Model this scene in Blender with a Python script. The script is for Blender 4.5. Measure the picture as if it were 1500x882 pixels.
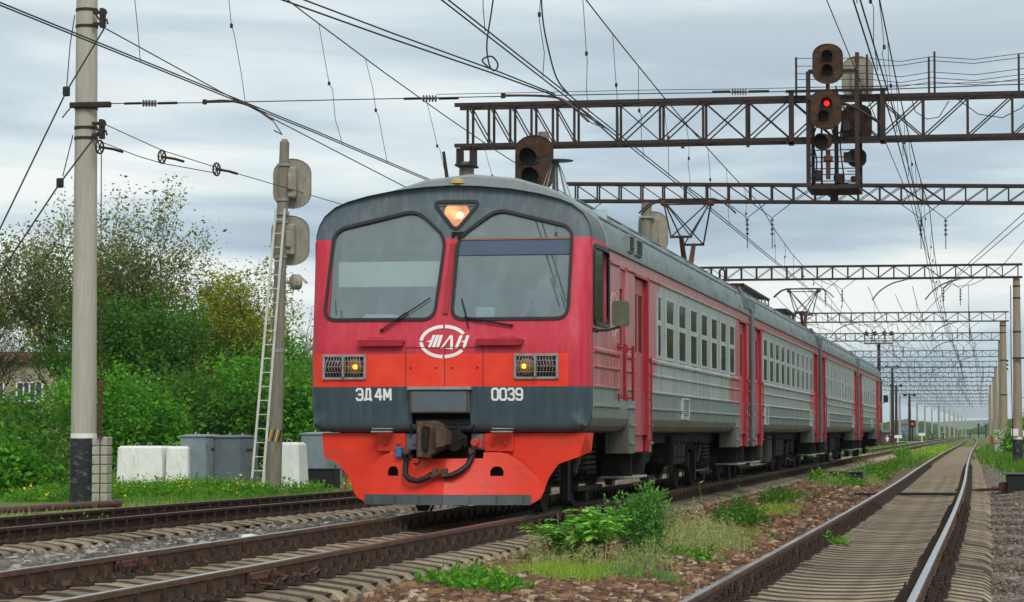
import bpy, bmesh, math, random
import numpy as np
from mathutils import Vector, Matrix
from mathutils.geometry import delaunay_2d_cdt
R = math.radians
for o in list(bpy.data.objects): bpy.data.objects.remove(o)
scene = bpy.context.scene
COL = scene.collection
# ---------------------------------------------------------------- camera, sky, sun, exposure
cam_d = bpy.data.cameras.new('camera'); cam = bpy.data.objects.new('camera', cam_d); COL.objects.link(cam)
cam.location = (0, 0, 1.04)
cam.rotation_euler = (R(90 + 2.783), 0, R(10.108))
cam_d.sensor_width = 36; cam_d.lens = 36 * 3950 / 1500
cam_d.clip_start = .5; cam_d.clip_end = 20000
scene.camera = cam
scene.view_settings.view_transform = 'Standard'; scene.view_settings.look = 'None'
scene.view_settings.exposure = 0.18; scene.view_settings.gamma = 1; scene.view_settings.use_curve_mapping = False

SUN_EL, SUN_AZ = 40, 160         # azimuth clockwise from +Y (the track direction): high, over the right shoulder
world = bpy.data.worlds.new('World'); scene.world = world; world.use_nodes = True
def sock(nt, v, i):
    if hasattr(v, 'is_output') or isinstance(v, bpy.types.NodeSocket): nt.links.new(v, i)
    else:
        if isinstance(v, (tuple, list)) and len(v) == 3 and i.type == 'RGBA': v = (*v, 1)
        i.default_value = v
def nd(nt, t, ins=None, **kw):
    n = nt.nodes.new(t)
    for k, v in kw.items(): setattr(n, k, v)
    for k, v in (ins or {}).items(): sock(nt, v, n.inputs[k])
    return n
def mth(nt, op, a, b=0.0, c=None, clamp=False):
    n = nd(nt, 'ShaderNodeMath', operation=op, use_clamp=clamp)
    sock(nt, a, n.inputs[0]); sock(nt, b, n.inputs[1])
    if c is not None: sock(nt, c, n.inputs[2])
    return n.outputs[0]
def mix(nt, f, a, b, bt='MIX'):
    n = nd(nt, 'ShaderNodeMix', data_type='RGBA', blend_type=bt)
    sock(nt, f, n.inputs[0]); sock(nt, a, n.inputs[6]); sock(nt, b, n.inputs[7])
    return n.outputs[2]
def ramp(nt, f, stops, interp='LINEAR'):
    n = nd(nt, 'ShaderNodeValToRGB', {0: f}); cr = n.color_ramp; cr.interpolation = interp
    while len(cr.elements) < len(stops): cr.elements.new(.5)
    for e, (p, c) in zip(cr.elements, stops):
        e.position = p; e.color = (*c, 1) if not isinstance(c, (int, float)) else (c, c, c, 1)
    return n.outputs[0]
def smooth(nt, v, a, b):
    n = nd(nt, 'ShaderNodeMapRange', {0: v, 1: a, 2: b}, interpolation_type='SMOOTHSTEP'); return n.outputs[0]
def S(r, g, b):                  # sRGB 0-255 to linear
    return tuple((c/255/12.92 if c <= 10 else ((c/255+.055)/1.055)**2.4) for c in (r, g, b))
nt = world.node_tree; nt.nodes.clear()
sky = nd(nt, 'ShaderNodeTexSky', sky_type='NISHITA', sun_disc=False, sun_elevation=R(SUN_EL), sun_rotation=R(SUN_AZ), air_density=1.2, dust_density=2.0)
bg1 = nd(nt, 'ShaderNodeBackground', {'Color': sky.outputs[0], 'Strength': .09})
tc = nd(nt, 'ShaderNodeTexCoord')
mp = nd(nt, 'ShaderNodeMapping', {0: tc.outputs['Generated'], 3: (3.2, 3.2, 19.0), 1: (.35, .1, .25)})
n1 = nd(nt, 'ShaderNodeTexNoise', {'Vector': mp.outputs[0], 'Scale': 1.15, 'Detail': 6.0, 'Roughness': .52, 'Distortion': .35})
mp2 = nd(nt, 'ShaderNodeMapping', {0: tc.outputs['Generated'], 3: (2.0, 2.0, 26.0), 1: (.2, .6, -.3)})
n2 = nd(nt, 'ShaderNodeTexNoise', {'Vector': mp2.outputs[0], 'Scale': 1.0, 'Detail': 4.0, 'Roughness': .5})
sz = nd(nt, 'ShaderNodeSeparateXYZ', {0: tc.outputs['Generated']}).outputs[2]
cl = ramp(nt, n1.outputs[0], [(.38, S(152, 172, 189)), (.46, S(176, 194, 207)), (.53, S(206, 219, 225)), (.605, S(234, 240, 238))])
up = smooth(nt, sz, .09, .19)
cl = mix(nt, mth(nt, 'MULTIPLY', up, .55), cl, S(228, 234, 234))
low = mth(nt, 'MULTIPLY', mth(nt, 'SUBTRACT', 1.0, smooth(nt, sz, .035, .075)), smooth(nt, n2.outputs[0], .5, .68))
cl = mix(nt, mth(nt, 'MULTIPLY', low, .85), cl, S(246, 238, 220))
lo2 = mth(nt, 'SUBTRACT', 1.0, smooth(nt, sz, .0, .035))
cl = mix(nt, mth(nt, 'MULTIPLY', lo2, .55), cl, S(214, 230, 238))
bg2 = nd(nt, 'ShaderNodeBackground', {'Color': cl, 'Strength': 1.0})
ms = nd(nt, 'ShaderNodeMixShader', {0: .93, 1: bg1.outputs[0], 2: bg2.outputs[0]})
nd(nt, 'ShaderNodeOutputWorld', {0: ms.outputs[0]})
sun_d = bpy.data.lights.new('sun', 'SUN'); sun_d.energy = 1.5; sun_d.angle = R(25); sun_d.color = (1, .96, .9)
sun = bpy.data.objects.new('sun', sun_d); COL.objects.link(sun)
sv = Vector((math.sin(R(SUN_AZ))*math.cos(R(SUN_EL)), math.cos(R(SUN_AZ))*math.cos(R(SUN_EL)), math.sin(R(SUN_EL))))
sun.rotation_euler = sv.to_track_quat('Z', 'Y').to_euler(); sun.location = (20, -20, 40)

# ---------------------------------------------------------------- helpers
rng = np.random.default_rng(7); random.seed(7)
ORG = {}
def link(o, parent=None):
    COL.objects.link(o)
    if parent is not None: o.parent = parent
    return o
def tag(o, label=None, cat=None, group=None, kind=None):
    if label: o['label'] = label
    if cat: o['category'] = cat
    if group: o['group'] = group
    if kind: o['kind'] = kind
    return o
def T(name, label, cat, loc=(0, 0, 0), group=None, kind=None, local=False):
    o = bpy.data.objects.new(name, None); o.empty_display_size = .3; o.location = loc; link(o)
    ORG[o.name] = Vector((0, 0, 0)) if local else Vector(loc)
    return tag(o, label, cat, group, kind)
class MB:
    def __init__(s): s.v = []; s.f = []
    def add(s, vs, fs):
        n = len(s.v); s.v += [tuple(v) for v in vs]; s.f += [tuple(i+n for i in f) for f in fs]; return s
    def box(s, x0, x1, y0, y1, z0, z1):
        return s.add([(x0,y0,z0),(x1,y0,z0),(x1,y1,z0),(x0,y1,z0),(x0,y0,z1),(x1,y0,z1),(x1,y1,z1),(x0,y1,z1)],
                     [(0,3,2,1),(4,5,6,7),(0,1,5,4),(1,2,6,5),(2,3,7,6),(3,0,4,7)])
    def cbox(s, x0, x1, y0, y1, z0, z1, c=.01):       # chamfered box
        vs = []; 
        for (X, sx) in ((x0, 1), (x1, -1)):
            for (Y, sy) in ((y0, 1), (y1, -1)):
                for (Z, szz) in ((z0, 1), (z1, -1)):
                    vs += [(X, Y+sy*c, Z+szz*c), (X+sx*c, Y, Z+szz*c), (X+sx*c, Y+sy*c, Z)]
        bm = bmesh.new(); bv = [bm.verts.new(v) for v in vs]
        r = bmesh.ops.convex_hull(bm, input=bv); bm.verts.index_update()
        s.add([v.co for v in bm.verts], [tuple(v.index for v in f.verts) for f in bm.faces]); bm.free(); return s
    def hull(s, pts):
        bm = bmesh.new(); bv = [bm.verts.new(v) for v in pts]; bmesh.ops.convex_hull(bm, input=bv)
        loose = [v for v in bm.verts if not v.link_faces]
        bmesh.ops.delete(bm, geom=loose, context='VERTS'); bm.verts.index_update()
        s.add([v.co for v in bm.verts], [tuple(v.index for v in f.verts) for f in bm.faces]); bm.free(); return s
    def bar(s, p, q, w, h=None):
        p = Vector(p); q = Vector(q); d = (q-p)
        if d.length < 1e-6: return s
        d.normalize(); h = h or w
        a = Vector((0, 0, 1)) if abs(d.z) < .95 else Vector((0, 1, 0))
        u = d.cross(a).normalized(); n = u.cross(d).normalized()
        vs = []
        for e in (p, q):
            for (i, j) in ((-1,-1),(1,-1),(1,1),(-1,1)): vs.append(e + u*(i*w/2) + n*(j*h/2))
        return s.add(vs, [(0,3,2,1),(4,5,6,7),(0,1,5,4),(1,2,6,5),(2,3,7,6),(3,0,4,7)])
    def tube(s, pts, r, n=6, caps=True):
        pts = [Vector(p) for p in pts]; m = len(pts); rs = r if isinstance(r, (list, tuple)) else [r]*m
        vs = []; fs = []; u = None
        for i, p in enumerate(pts):
            d = (pts[min(i+1, m-1)] - pts[max(i-1, 0)])
            d = d.normalized() if d.length > 1e-9 else Vector((0, 0, 1))
            if u is None:
                a = Vector((0, 0, 1)) if abs(d.z) < .9 else Vector((1, 0, 0)); u = d.cross(a).normalized()
            else:
                u = (u - d*u.dot(d)); u = u.normalized() if u.length > 1e-6 else d.orthogonal().normalized()
            w = d.cross(u)
            for k in range(n):
                t = 2*math.pi*k/n; vs.append(p + (u*math.cos(t) + w*math.sin(t))*rs[i])
        for i in range(m-1):
            for k in range(n):
                a = i*n+k; b = i*n+(k+1) % n; fs.append((a, b, b+n, a+n))
        if caps: fs += [tuple(range(n))[::-1], tuple(range((m-1)*n, m*n))]
        return s.add(vs, fs)
    def cyl(s, p, q, r0, r1=None, n=12): return s.tube([p, q], [r0, r0 if r1 is None else r1], n)
    def lathe(s, prof, org=(0, 0, 0), axis=(0, 0, 1), n=16, caps=True):   # prof: (radius, along)
        d = Vector(axis).normalized(); o = Vector(org)
        a = Vector((0, 0, 1)) if abs(d.z) < .9 else Vector((1, 0, 0)); u = d.cross(a).normalized(); w = d.cross(u)
        vs = []; fs = []
        for (r, h) in prof:
            for k in range(n):
                t = 2*math.pi*k/n; vs.append(o + d*h + (u*math.cos(t)+w*math.sin(t))*max(r, 1e-4))
        for i in range(len(prof)-1):
            for k in range(n):
                a_ = i*n+k; b = i*n+(k+1) % n; fs.append((a_, b, b+n, a_+n))
        if caps: fs += [tuple(range(n))[::-1], tuple(range((len(prof)-1)*n, len(prof)*n))]
        return s.add(vs, fs)
    def prism(s, poly, fn, a, b):                      # poly of (u,v); fn(u,v,w)->xyz ; from w=a to w=b
        n = len(poly); vs = [fn(u, v, a) for u, v in poly] + [fn(u, v, b) for u, v in poly]
        return s.add(vs, [tuple(range(n))[::-1], tuple(range(n, 2*n))] + [(i, (i+1) % n, (i+1) % n+n, i+n) for i in range(n)])
    def ring(s, outer, inner, fn, a, b):
        n = len(outer); vs = [fn(u, v, a) for u, v in outer]+[fn(u, v, a) for u, v in inner]+[fn(u, v, b) for u, v in outer]+[fn(u, v, b) for u, v in inner]
        fs = []
        for i in range(n):
            j = (i+1) % n; fs += [(i, j, n+j, n+i), (2*n+i, 3*n+i, 3*n+j, 2*n+j), (i, 2*n+i, 2*n+j, j), (n+i, n+j, 3*n+j, 3*n+i)]
        return s.add(vs, fs)
    def build(s, name, mat, parent=None, sm=False, org=None, fix=True):
        o0 = Vector(org) if org is not None else (ORG.get(root_of(parent).name, Vector((0, 0, 0))) if parent else Vector((0, 0, 0)))
        me = bpy.data.meshes.new(name)
        me.from_pydata([(x-o0.x, y-o0.y, z-o0.z) for x, y, z in s.v], [], s.f)
        if fix:
            bm = bmesh.new(); bm.from_mesh(me); bmesh.ops.recalc_face_normals(bm, faces=bm.faces); bm.to_mesh(me); bm.free()
        if sm:
            me.polygons.foreach_set('use_smooth', [True]*len(me.polygons))
            if sm is not True: me.set_sharp_from_angle(angle=R(sm))
        me.materials.append(M[mat] if isinstance(mat, str) else mat)
        o = bpy.data.objects.new(name, me)
        if org is not None: o.location = org; ORG[o.name] = o0
        return link(o, parent)
def spline(pts, n=6):
    P = [Vector(p) for p in pts]; P = [P[0]*2-P[1]] + P + [P[-1]*2-P[-2]]; out = []
    for i in range(1, len(P)-2):
        a, b, c, d = P[i-1:i+3]
        for k in range(n): t = k/n; out.append(.5*((2*b)+(c-a)*t+(2*a-5*b+4*c-d)*t*t+(3*b-3*c+d-a)*t**3))
    return [tuple(v) for v in out]+[tuple(P[-2])]
def root_of(o):
    while o.parent is not None: o = o.parent
    return o
def inst(src, loc, rot=(0, 0, 0), parent=None, scale=None):
    o = src.copy(); o.location = loc; o.rotation_euler = rot
    if scale: o.scale = scale
    o.parent = None
    return link(o, parent)
def roundpoly(pts, r, n=5):
    out = []; m = len(pts)
    for i in range(m):
        p = Vector(pts[i]); a = Vector(pts[i-1]); b = Vector(pts[(i+1) % m])
        da = (a-p); db = (b-p); rr = min(r, da.length*.45, db.length*.45)
        p0 = p+da.normalized()*rr; p1 = p+db.normalized()*rr
        for k in range(n+1):
            t = k/n; q = p0*(1-t)**2 + p*(2*t*(1-t)) + p1*t*t; out.append((q.x, q.y))
    return out
def inpoly(x, y, P):
    c = False; n = len(P); j = n-1
    for i in range(n):
        if (P[i][1] > y) != (P[j][1] > y) and x < (P[j][0]-P[i][0])*(y-P[i][1])/(P[j][1]-P[i][1])+P[i][0]: c = not c
        j = i
    return c
def offset(P, d):                                    # offset a closed CCW polygon outwards by d
    n = len(P); out = []
    for i in range(n):
        a = Vector(P[i-1]); p = Vector(P[i]); b = Vector(P[(i+1) % n])
        e1 = (p-a); e2 = (b-p)
        n1 = Vector((e1.y, -e1.x)).normalized() if e1.length > 1e-9 else Vector((0, 0)); n2 = Vector((e2.y, -e2.x)).normalized() if e2.length > 1e-9 else n1
        m = (n1+n2); m = m.normalized() if m.length > 1e-6 else n1
        out.append(tuple(p + m*d/max(.5, m.dot(n1))))
    return out
def ccw(P): return P if sum(P[i-1][0]*P[i][1]-P[i][0]*P[i-1][1] for i in range(len(P))) > 0 else P[::-1]

# ---------------------------------------------------------------- materials
M = {}
def mat(name, col, rough=.65, metal=0.0, var=.2, scale=4.0, stain=None, bump=0.0, bscale=30.0, stretch=(1, 1, 1), spec=.4, rnd=0.0, col2=None, attr=None, coat=0.0):
    m = bpy.data.materials.new(name); m.use_nodes = True; nt = m.node_tree; b = nt.nodes['Principled BSDF']
    tc = nd(nt, 'ShaderNodeTexCoord').outputs['Object']
    mp = nd(nt, 'ShaderNodeMapping', {0: tc, 3: stretch}).outputs[0]
    n = nd(nt, 'ShaderNodeTexNoise', {'Vector': mp, 'Scale': scale, 'Detail': 6.0, 'Roughness': .6}).outputs[0]
    lo = tuple(c*(1-var) for c in col); hi = tuple(min(1, c*(1+var)) for c in (col2 or col))
    c = ramp(nt, n, [(.32, lo), (.68, hi)])
    if attr:
        a = nd(nt, 'ShaderNodeAttribute', attribute_name='rnd').outputs['Fac']
        c = mix(nt, .25, ramp(nt, a, attr), c)
    if stain:
        sc, amt, ssc, sst = stain
        mp2 = nd(nt, 'ShaderNodeMapping', {0: tc, 3: sst, 1: (3.1, 1.7, 5.3)}).outputs[0]
        s = nd(nt, 'ShaderNodeTexNoise', {'Vector': mp2, 'Scale': ssc, 'Detail': 7.0, 'Roughness': .68}).outputs[0]
        c = mix(nt, mth(nt, 'MULTIPLY', smooth(nt, s, .5, .72), amt), c, sc)
    if rnd:
        oi = nd(nt, 'ShaderNodeObjectInfo').outputs['Random']
        c = mix(nt, 1.0, c, ramp(nt, oi, [(0, 1-rnd), (1, 1+rnd)]), 'MULTIPLY')
    nt.links.new(c, b.inputs['Base Color'])
    b.inputs['Metallic'].default_value = metal; b.inputs['Specular IOR Level'].default_value = spec
    b.inputs['Coat Weight'].default_value = coat
    rr = mth(nt, 'ADD', rough, mth(nt, 'MULTIPLY', mth(nt, 'SUBTRACT', n, .5), .35), clamp=True)
    nt.links.new(rr, b.inputs['Roughness'])
    if bump:
        bn = nd(nt, 'ShaderNodeTexNoise', {'Vector': tc, 'Scale': bscale, 'Detail': 4.0}).outputs[0]
        bp = nd(nt, 'ShaderNodeBump', {'Height': bn, 'Strength': bump, 'Distance': .02})
        nt.links.new(bp.outputs[0], b.inputs['Normal'])
    M[name] = m; return m
DIRT = S(70, 62, 52)
Z1 = (8, 8, .5)
mat('rail_side', S(92, 66, 46), .8, var=.35, scale=5, stain=(S(60, 42, 32), .6, 2.5, (1, 1, 6)), bump=.2, bscale=40)
mat('rail_dark', S(62, 42, 34), .8, var=.35, scale=5, stain=(S(35, 26, 22), .6, 2.5, (1, 1, 6)), bump=.2, bscale=40)
mat('rail_top', S(188, 188, 186), .24, metal=1, var=.12, scale=3, stretch=(1, .2, 1))
mat('rail_top_dull', S(120, 100, 82), .5, metal=.5, var=.2, scale=3, stretch=(1, .2, 1))
mat('fastening', S(52, 42, 35), .8, var=.4, scale=20, stain=(S(88, 56, 36), .7, 12, (1, 1, 1)))
mat('sleeper', S(140, 126, 104), .9, var=.3, scale=5, stain=(S(84, 72, 58), .75, 5, (1, 1, 1)), bump=.5, bscale=60, rnd=.28)
mat('ground_dark', S(46, 38, 32), .95, var=.3, scale=10)
mat('rust', S(92, 56, 40), .85, var=.35, scale=8, stain=(S(48, 33, 28), .7, 5, (1, 1, 1)), bump=.25)
mat('steel_brown', S(50, 37, 35), .7, var=.35, scale=6, stain=(S(88, 56, 42), .45, 4, (1, 1, 1)))
mat('steel_grey', S(78, 82, 84), .6, var=.3, scale=3)
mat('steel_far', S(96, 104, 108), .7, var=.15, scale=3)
mat('galv', S(150, 152, 150), .55, metal=.3, var=.2, scale=8, stain=(S(110, 92, 72), .5, 6, (1, 1, 1)))
mat('wire', S(30, 32, 34), .6, var=.2)
mat('porcelain', S(96, 90, 88), .3, var=.3)
mat('black', S(20, 20, 21), .6, var=.4)
mat('rubber', S(24, 25, 26), .5, var=.3)
mat('pole', S(176, 172, 160), .88, var=.1, scale=5, stretch=(4, 4, .4), stain=(S(158, 120, 78), .35, 3, (7, 7, .3)), bump=.15, bscale=50)
mat('pole_old', S(128, 122, 110), .9, var=.2, scale=5, stretch=(4, 4, .6), stain=(S(96, 86, 72), .6, 3, (6, 6, .5)), bump=.3, bscale=50)
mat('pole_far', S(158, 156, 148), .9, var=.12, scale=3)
mat('white_paint', S(232, 232, 228), .8, var=.07, scale=4, stain=(S(170, 168, 160), .5, 4, (4, 4, .6)), bump=.35, bscale=25)
mat('tar', S(40, 44, 48), .85, var=.4, scale=6, stain=(S(120, 122, 122), .8, 4, (1, 1, 2)))
mat('concrete', S(168, 164, 152), .9, var=.15, scale=5, stain=(S(120, 112, 98), .6, 4, (1, 1, 1)), bump=.3)
mat('cabinet', S(126, 138, 146), .6, var=.1, scale=3, stain=(S(94, 92, 90), .5, 3, (5, 5, .6)))
mat('cabinet_dark', S(100, 110, 118), .6, var=.12, scale=3, stain=(S(72, 66, 62), .6, 4, (5, 5, .6)))
mat('signal_rust', S(66, 46, 36), .85, var=.5, scale=7, stain=(S(108, 84, 40), .7, 5, (1, 1, 2)), bump=.3)
mat('signal_back', S(150, 144, 132), .8, var=.15, scale=5, stain=(S(108, 84, 62), .65, 4, (3, 3, .7)))
mat('ladder', S(198, 196, 188), .7, var=.12, stain=(S(150, 140, 124), .5, 5, (1, 1, 1)))
mat('yellow', S(214, 168, 44), .6, var=.2)
mat('yellow_flower', S(246, 214, 40), .7, var=.1)
mat('pipe', S(98, 58, 52), .75, var=.3, scale=5, stain=(S(60, 72, 128), .85, 3, (1, 2, 1)), bump=.2)
mat('litter', S(226, 228, 230), .6, var=.05)
mat('roof_paint', S(124, 136, 138), .6, var=.16, scale=3, stain=(S(74, 76, 74), .7, 2.5, (2, .4, 2.5)), bump=.1, bscale=8)
mat('roof_cap', S(138, 148, 148), .6, var=.08, scale=2, stain=(S(112, 116, 112), .5, 3, (3, 3, 1)))
mat('under', S(20, 19, 18), .85, var=.4, scale=6, stain=(S(58, 50, 42), .6, 4, (1, 1, 1)))
mat('under_light', S(58, 54, 49), .8, var=.25, scale=5, stain=(S(60, 52, 46), .7, 4, (2, 2, .7)))
mat('wheel_tread', S(120, 112, 104), .4, metal=.8, var=.2)
mat('frame_grey', S(172, 180, 181), .5, var=.12, scale=5, stain=(S(104, 104, 100), .5, 5, (1, 1, 1)))
mat('red_trim', S(158, 30, 42), .45, var=.15, scale=5)
mat('red_handle', S(146, 22, 34), .4, var=.2, scale=9)
mat('door_red', S(178, 70, 80), .45, var=.14, scale=3, stretch=(1, 2, .5), stain=(S(150, 46, 58), .6, 3, (4, 4, .4)))
mat('plough', S(226, 52, 24), .5, var=.10, scale=3, stain=(S(186, 64, 44), .7, 3.0, (1, 1, 1.5)), bump=.06, bscale=12)
mat('plough_strip', S(70, 78, 82), .6, var=.25, scale=6, stain=(S(44, 44, 46), .6, 4, (1, 1, 1)))
mat('coupler', S(88, 68, 58), .8, var=.35, scale=9, stain=(S(48, 40, 36), .7, 6, (1, 1, 1)), bump=.3)
mat('lettering', S(236, 236, 232), .6, var=.05)
mat('mirror_back', S(84, 88, 66), .5, var=.25, scale=9)
mat('cab_wall', S(172, 192, 202), .8, var=.1)
mat('cab_dark', S(48, 56, 66), .8, var=.2)
mat('visor', S(210, 216, 204), .8, var=.06)
mat('interior', S(120, 122, 112), .8, var=.25, scale=1.2)
mat('brick_wall', S(156, 146, 126), .9, var=.12, scale=2, stain=(S(136, 120, 100), .5, 1.2, (1, 1, 1)))
mat('roof_rust', S(92, 60, 48), .85, var=.25, scale=2)
mat('blue_paint', S(46, 110, 190), .5, var=.1)
mat('red_paint', S(150, 40, 40), .6, var=.15)
mat('bark', S(84, 72, 60), .9, var=.3, scale=8)
mat('bark_light', S(118, 102, 84), .9, var=.25, scale=8)
mat('soil', S(64, 54, 42), .95, var=.3, scale=8)
mat('skin', S(206, 160, 136), .6, var=.05)
mat('cloth_dark', S(40, 44, 58), .8, var=.2)
mat('cloth_blue', S(74, 98, 150), .8, var=.15)
mat('cloth_white', S(222, 224, 226), .8, var=.05)
mat('hair', S(46, 36, 30), .7, var=.3)
mat('blue_valve', S(60, 108, 160), .6, var=.2, scale=20)
mat('transom', S(150, 84, 56), .6, var=.2)
def emis(name, col, st):
    m = bpy.data.materials.new(name); m.use_nodes = True; b = m.node_tree.nodes['Principled BSDF']
    b.inputs['Base Color'].default_value = (*col, 1); b.inputs['Emission Color'].default_value = (*col, 1); b.inputs['Emission Strength'].default_value = st
    M[name] = m
emis('lamp_warm', S(255, 214, 150), 3.0); emis('lamp_amber', S(255, 170, 50), 3.2); emis('lamp_red', S(255, 30, 30), 2.5)
def glass(name, tint, refl, rough=.015, dirt_veil=0.0, dirt_veil_col=(.5, .55, .55), fk=.8):
    m = bpy.data.materials.new(name); m.use_nodes = True; nt = m.node_tree; nt.nodes.clear()
    tr = nd(nt, 'ShaderNodeBsdfTransparent', {0: tint}); gl = nd(nt, 'ShaderNodeBsdfGlossy', {'Color': (.95, .97, 1), 'Roughness': rough})
    fr = nd(nt, 'ShaderNodeLayerWeight', {0: .35}).outputs['Fresnel']
    f = mth(nt, 'ADD', refl, mth(nt, 'MULTIPLY', fr, fk), clamp=True)
    ms = nd(nt, 'ShaderNodeMixShader', {0: f, 1: tr.outputs[0], 2: gl.outputs[0]})
    out = ms.outputs[0]
    if dirt_veil:
        tcn = nd(nt, 'ShaderNodeTexCoord').outputs['Object']
        n = nd(nt, 'ShaderNodeTexNoise', {'Vector': nd(nt, 'ShaderNodeMapping', {0: tcn, 3: (2, 2, .8)}).outputs[0], 'Scale': 3.0, 'Detail': 6.0}).outputs[0]
        df = nd(nt, 'ShaderNodeBsdfDiffuse', {0: dirt_veil_col})
        out = nd(nt, 'ShaderNodeMixShader', {0: mth(nt, 'MULTIPLY', mth(nt, 'ADD', .62, mth(nt, 'MULTIPLY', smooth(nt, n, .35, .7), .38)), dirt_veil), 1: out, 2: df.outputs[0]}).outputs[0]
    nd(nt, 'ShaderNodeOutputMaterial', {0: out}); M[name] = m
glass('windscreen', (.84, .95, .95), .17, dirt_veil=.22, dirt_veil_col=S(160, 188, 188))  # dust film, its colour raised to stand in for light inside the cab
glass('window_glass', (.34, .42, .39), .06, rough=.05, dirt_veil=.26, dirt_veil_col=S(92, 106, 98), fk=.5)
glass('lamp_glass', (.85, .85, .9), .10, dirt_veil=.1)
def foliage(name, stops, trans=.35):
    m = bpy.data.materials.new(name); m.use_nodes = True; nt = m.node_tree; nt.nodes.clear()
    a = nd(nt, 'ShaderNodeAttribute', attribute_name='rnd').outputs['Fac']
    c = ramp(nt, a, stops)
    d = nd(nt, 'ShaderNodeBsdfPrincipled', {'Base Color': c, 'Roughness': .55, 'Specular IOR Level': .3})
    t = nd(nt, 'ShaderNodeBsdfTranslucent', {0: mix(nt, .5, c, S(150, 190, 50))})
    ms = nd(nt, 'ShaderNodeMixShader', {0: trans, 1: d.outputs[0], 2: t.outputs[0]})
    nd(nt, 'ShaderNodeOutputMaterial', {0: ms.outputs[0]}); M[name] = m
foliage('leaf_green', [(0, S(20, 58, 16)), (.5, S(48, 108, 26)), (1, S(104, 158, 46))])  # dark end of the leaf ramps stands in for shade between leaves
foliage('leaf_bright', [(0, S(26, 78, 16)), (.5, S(64, 142, 26)), (1, S(132, 194, 50))])
foliage('leaf_mixed', [(0, S(32, 66, 20)), (.42, S(70, 110, 36)), (.56, S(128, 124, 74)), (1, S(186, 158, 116))])
foliage('leaf_yellow', [(0, S(84, 96, 24)), (.5, S(142, 144, 40)), (1, S(188, 178, 62))])
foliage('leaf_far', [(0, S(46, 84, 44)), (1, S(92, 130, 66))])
foliage('leaf_sage', [(0, S(34, 100, 34)), (.5, S(76, 148, 58)), (1, S(142, 196, 92))])
foliage('leaf_lush', [(0, S(44, 118, 24)), (.5, S(92, 176, 40)), (1, S(164, 216, 78))])
foliage('grass_green', [(0, S(34, 82, 18)), (.6, S(76, 130, 34)), (1, S(130, 166, 56))])
foliage('grass_lime', [(0, S(104, 146, 34)), (.6, S(150, 184, 50)), (1, S(186, 202, 84))])
foliage('grass_pale', [(0, S(132, 148, 84)), (.6, S(170, 178, 116)), (1, S(206, 200, 146))])
foliage('grass_teal', [(0, S(58, 106, 70)), (.6, S(92, 140, 92)), (1, S(130, 166, 112))])

# ground: gravel near the tracks, grass further off (colours of the ground itself)
def ground_mat():
    m = bpy.data.materials.new('ground_mix'); m.use_nodes = True; nt = m.node_tree; b = nt.nodes['Principled BSDF']
    tc = nd(nt, 'ShaderNodeTexCoord').outputs['Object']
    vo = nd(nt, 'ShaderNodeTexVoronoi', {'Vector': tc, 'Scale': 17.0})
    vc = ramp(nt, nd(nt, 'ShaderNodeSeparateColor', {0: vo.outputs['Color']}).outputs[0], [(0, S(62, 48, 40)), (.35, S(98, 76, 60)), (.7, S(124, 100, 80)), (1, S(160, 142, 122))])
    vg = ramp(nt, nd(nt, 'ShaderNodeSeparateColor', {0: vo.outputs['Color']}).outputs[0], [(0, S(70, 66, 62)), (.5, S(112, 106, 98)), (1, S(168, 162, 152))])
    big = nd(nt, 'ShaderNodeTexNoise', {'Vector': tc, 'Scale': .35, 'Detail': 5.0}).outputs[0]
    sx = nd(nt, 'ShaderNodeSeparateXYZ', {0: tc}); X = sx.outputs[0]; Y = sx.outputs[1]
    Xn = mth(nt, 'ADD', X, mth(nt, 'MULTIPLY', mth(nt, 'SUBTRACT', big, .5), 3.0))
    brown = mth(nt, 'MULTIPLY', smooth(nt, Xn, -6.5, -5.0), mth(nt, 'SUBTRACT', 1.0, smooth(nt, Xn, -.6, .3)))
    c = mix(nt, brown, vg, vc)
    gn = nd(nt, 'ShaderNodeTexNoise', {'Vector': tc, 'Scale': 1.7, 'Detail': 8.0, 'Roughness': .7}).outputs[0]
    gc = ramp(nt, gn, [(.3, S(60, 84, 34)), (.5, S(92, 116, 48)), (.7, S(134, 136, 78))])
    far = smooth(nt, mth(nt, 'ADD', Y, mth(nt, 'MULTIPLY', big, 60.0)), 140.0, 260.0)
    side = mth(nt, 'MAXIMUM', mth(nt, 'SUBTRACT', 1.0, smooth(nt, Xn, -15.2, -13.9)), smooth(nt, Xn, 2.0, 3.0))
    patch = smooth(nt, mth(nt, 'ADD', gn, mth(nt, 'MULTIPLY', big, .6)), .82, .98)
    g = mth(nt, 'MAXIMUM', mth(nt, 'MAXIMUM', side, mth(nt, 'MULTIPLY', far, .8)), mth(nt, 'MULTIPLY', patch, .5), clamp=True)
    c = mix(nt, g, c, gc)
    nt.links.new(c, b.inputs['Base Color']); b.inputs['Roughness'].default_value = .95; b.inputs['Specular IOR Level'].default_value = .2
    bp = nd(nt, 'ShaderNodeBump', {'Height': vo.outputs['Distance'], 'Strength': .8, 'Distance': .03}, invert=True)
    nt.links.new(bp.outputs[0], b.inputs['Normal']); M['ground_mix'] = m
ground_mat()
mat('stone_brown', S(110, 84, 66), .95, var=.3, scale=25, attr=[(0, S(48, 34, 28)), (.3, S(92, 64, 48)), (.6, S(126, 92, 66)), (.85, S(156, 122, 90)), (1, S(204, 186, 160))])
mat('stone_grey', S(112, 106, 98), .95, var=.3, scale=25, attr=[(0, S(58, 54, 52)), (.4, S(96, 90, 84)), (.75, S(132, 124, 114)), (1, S(196, 190, 182))])
mat('stone_mid', S(112, 100, 88), .95, var=.25, scale=25, attr=[(0, S(66, 56, 50)), (.4, S(98, 86, 76)), (.8, S(126, 114, 102)), (1, S(166, 156, 144))])
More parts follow.
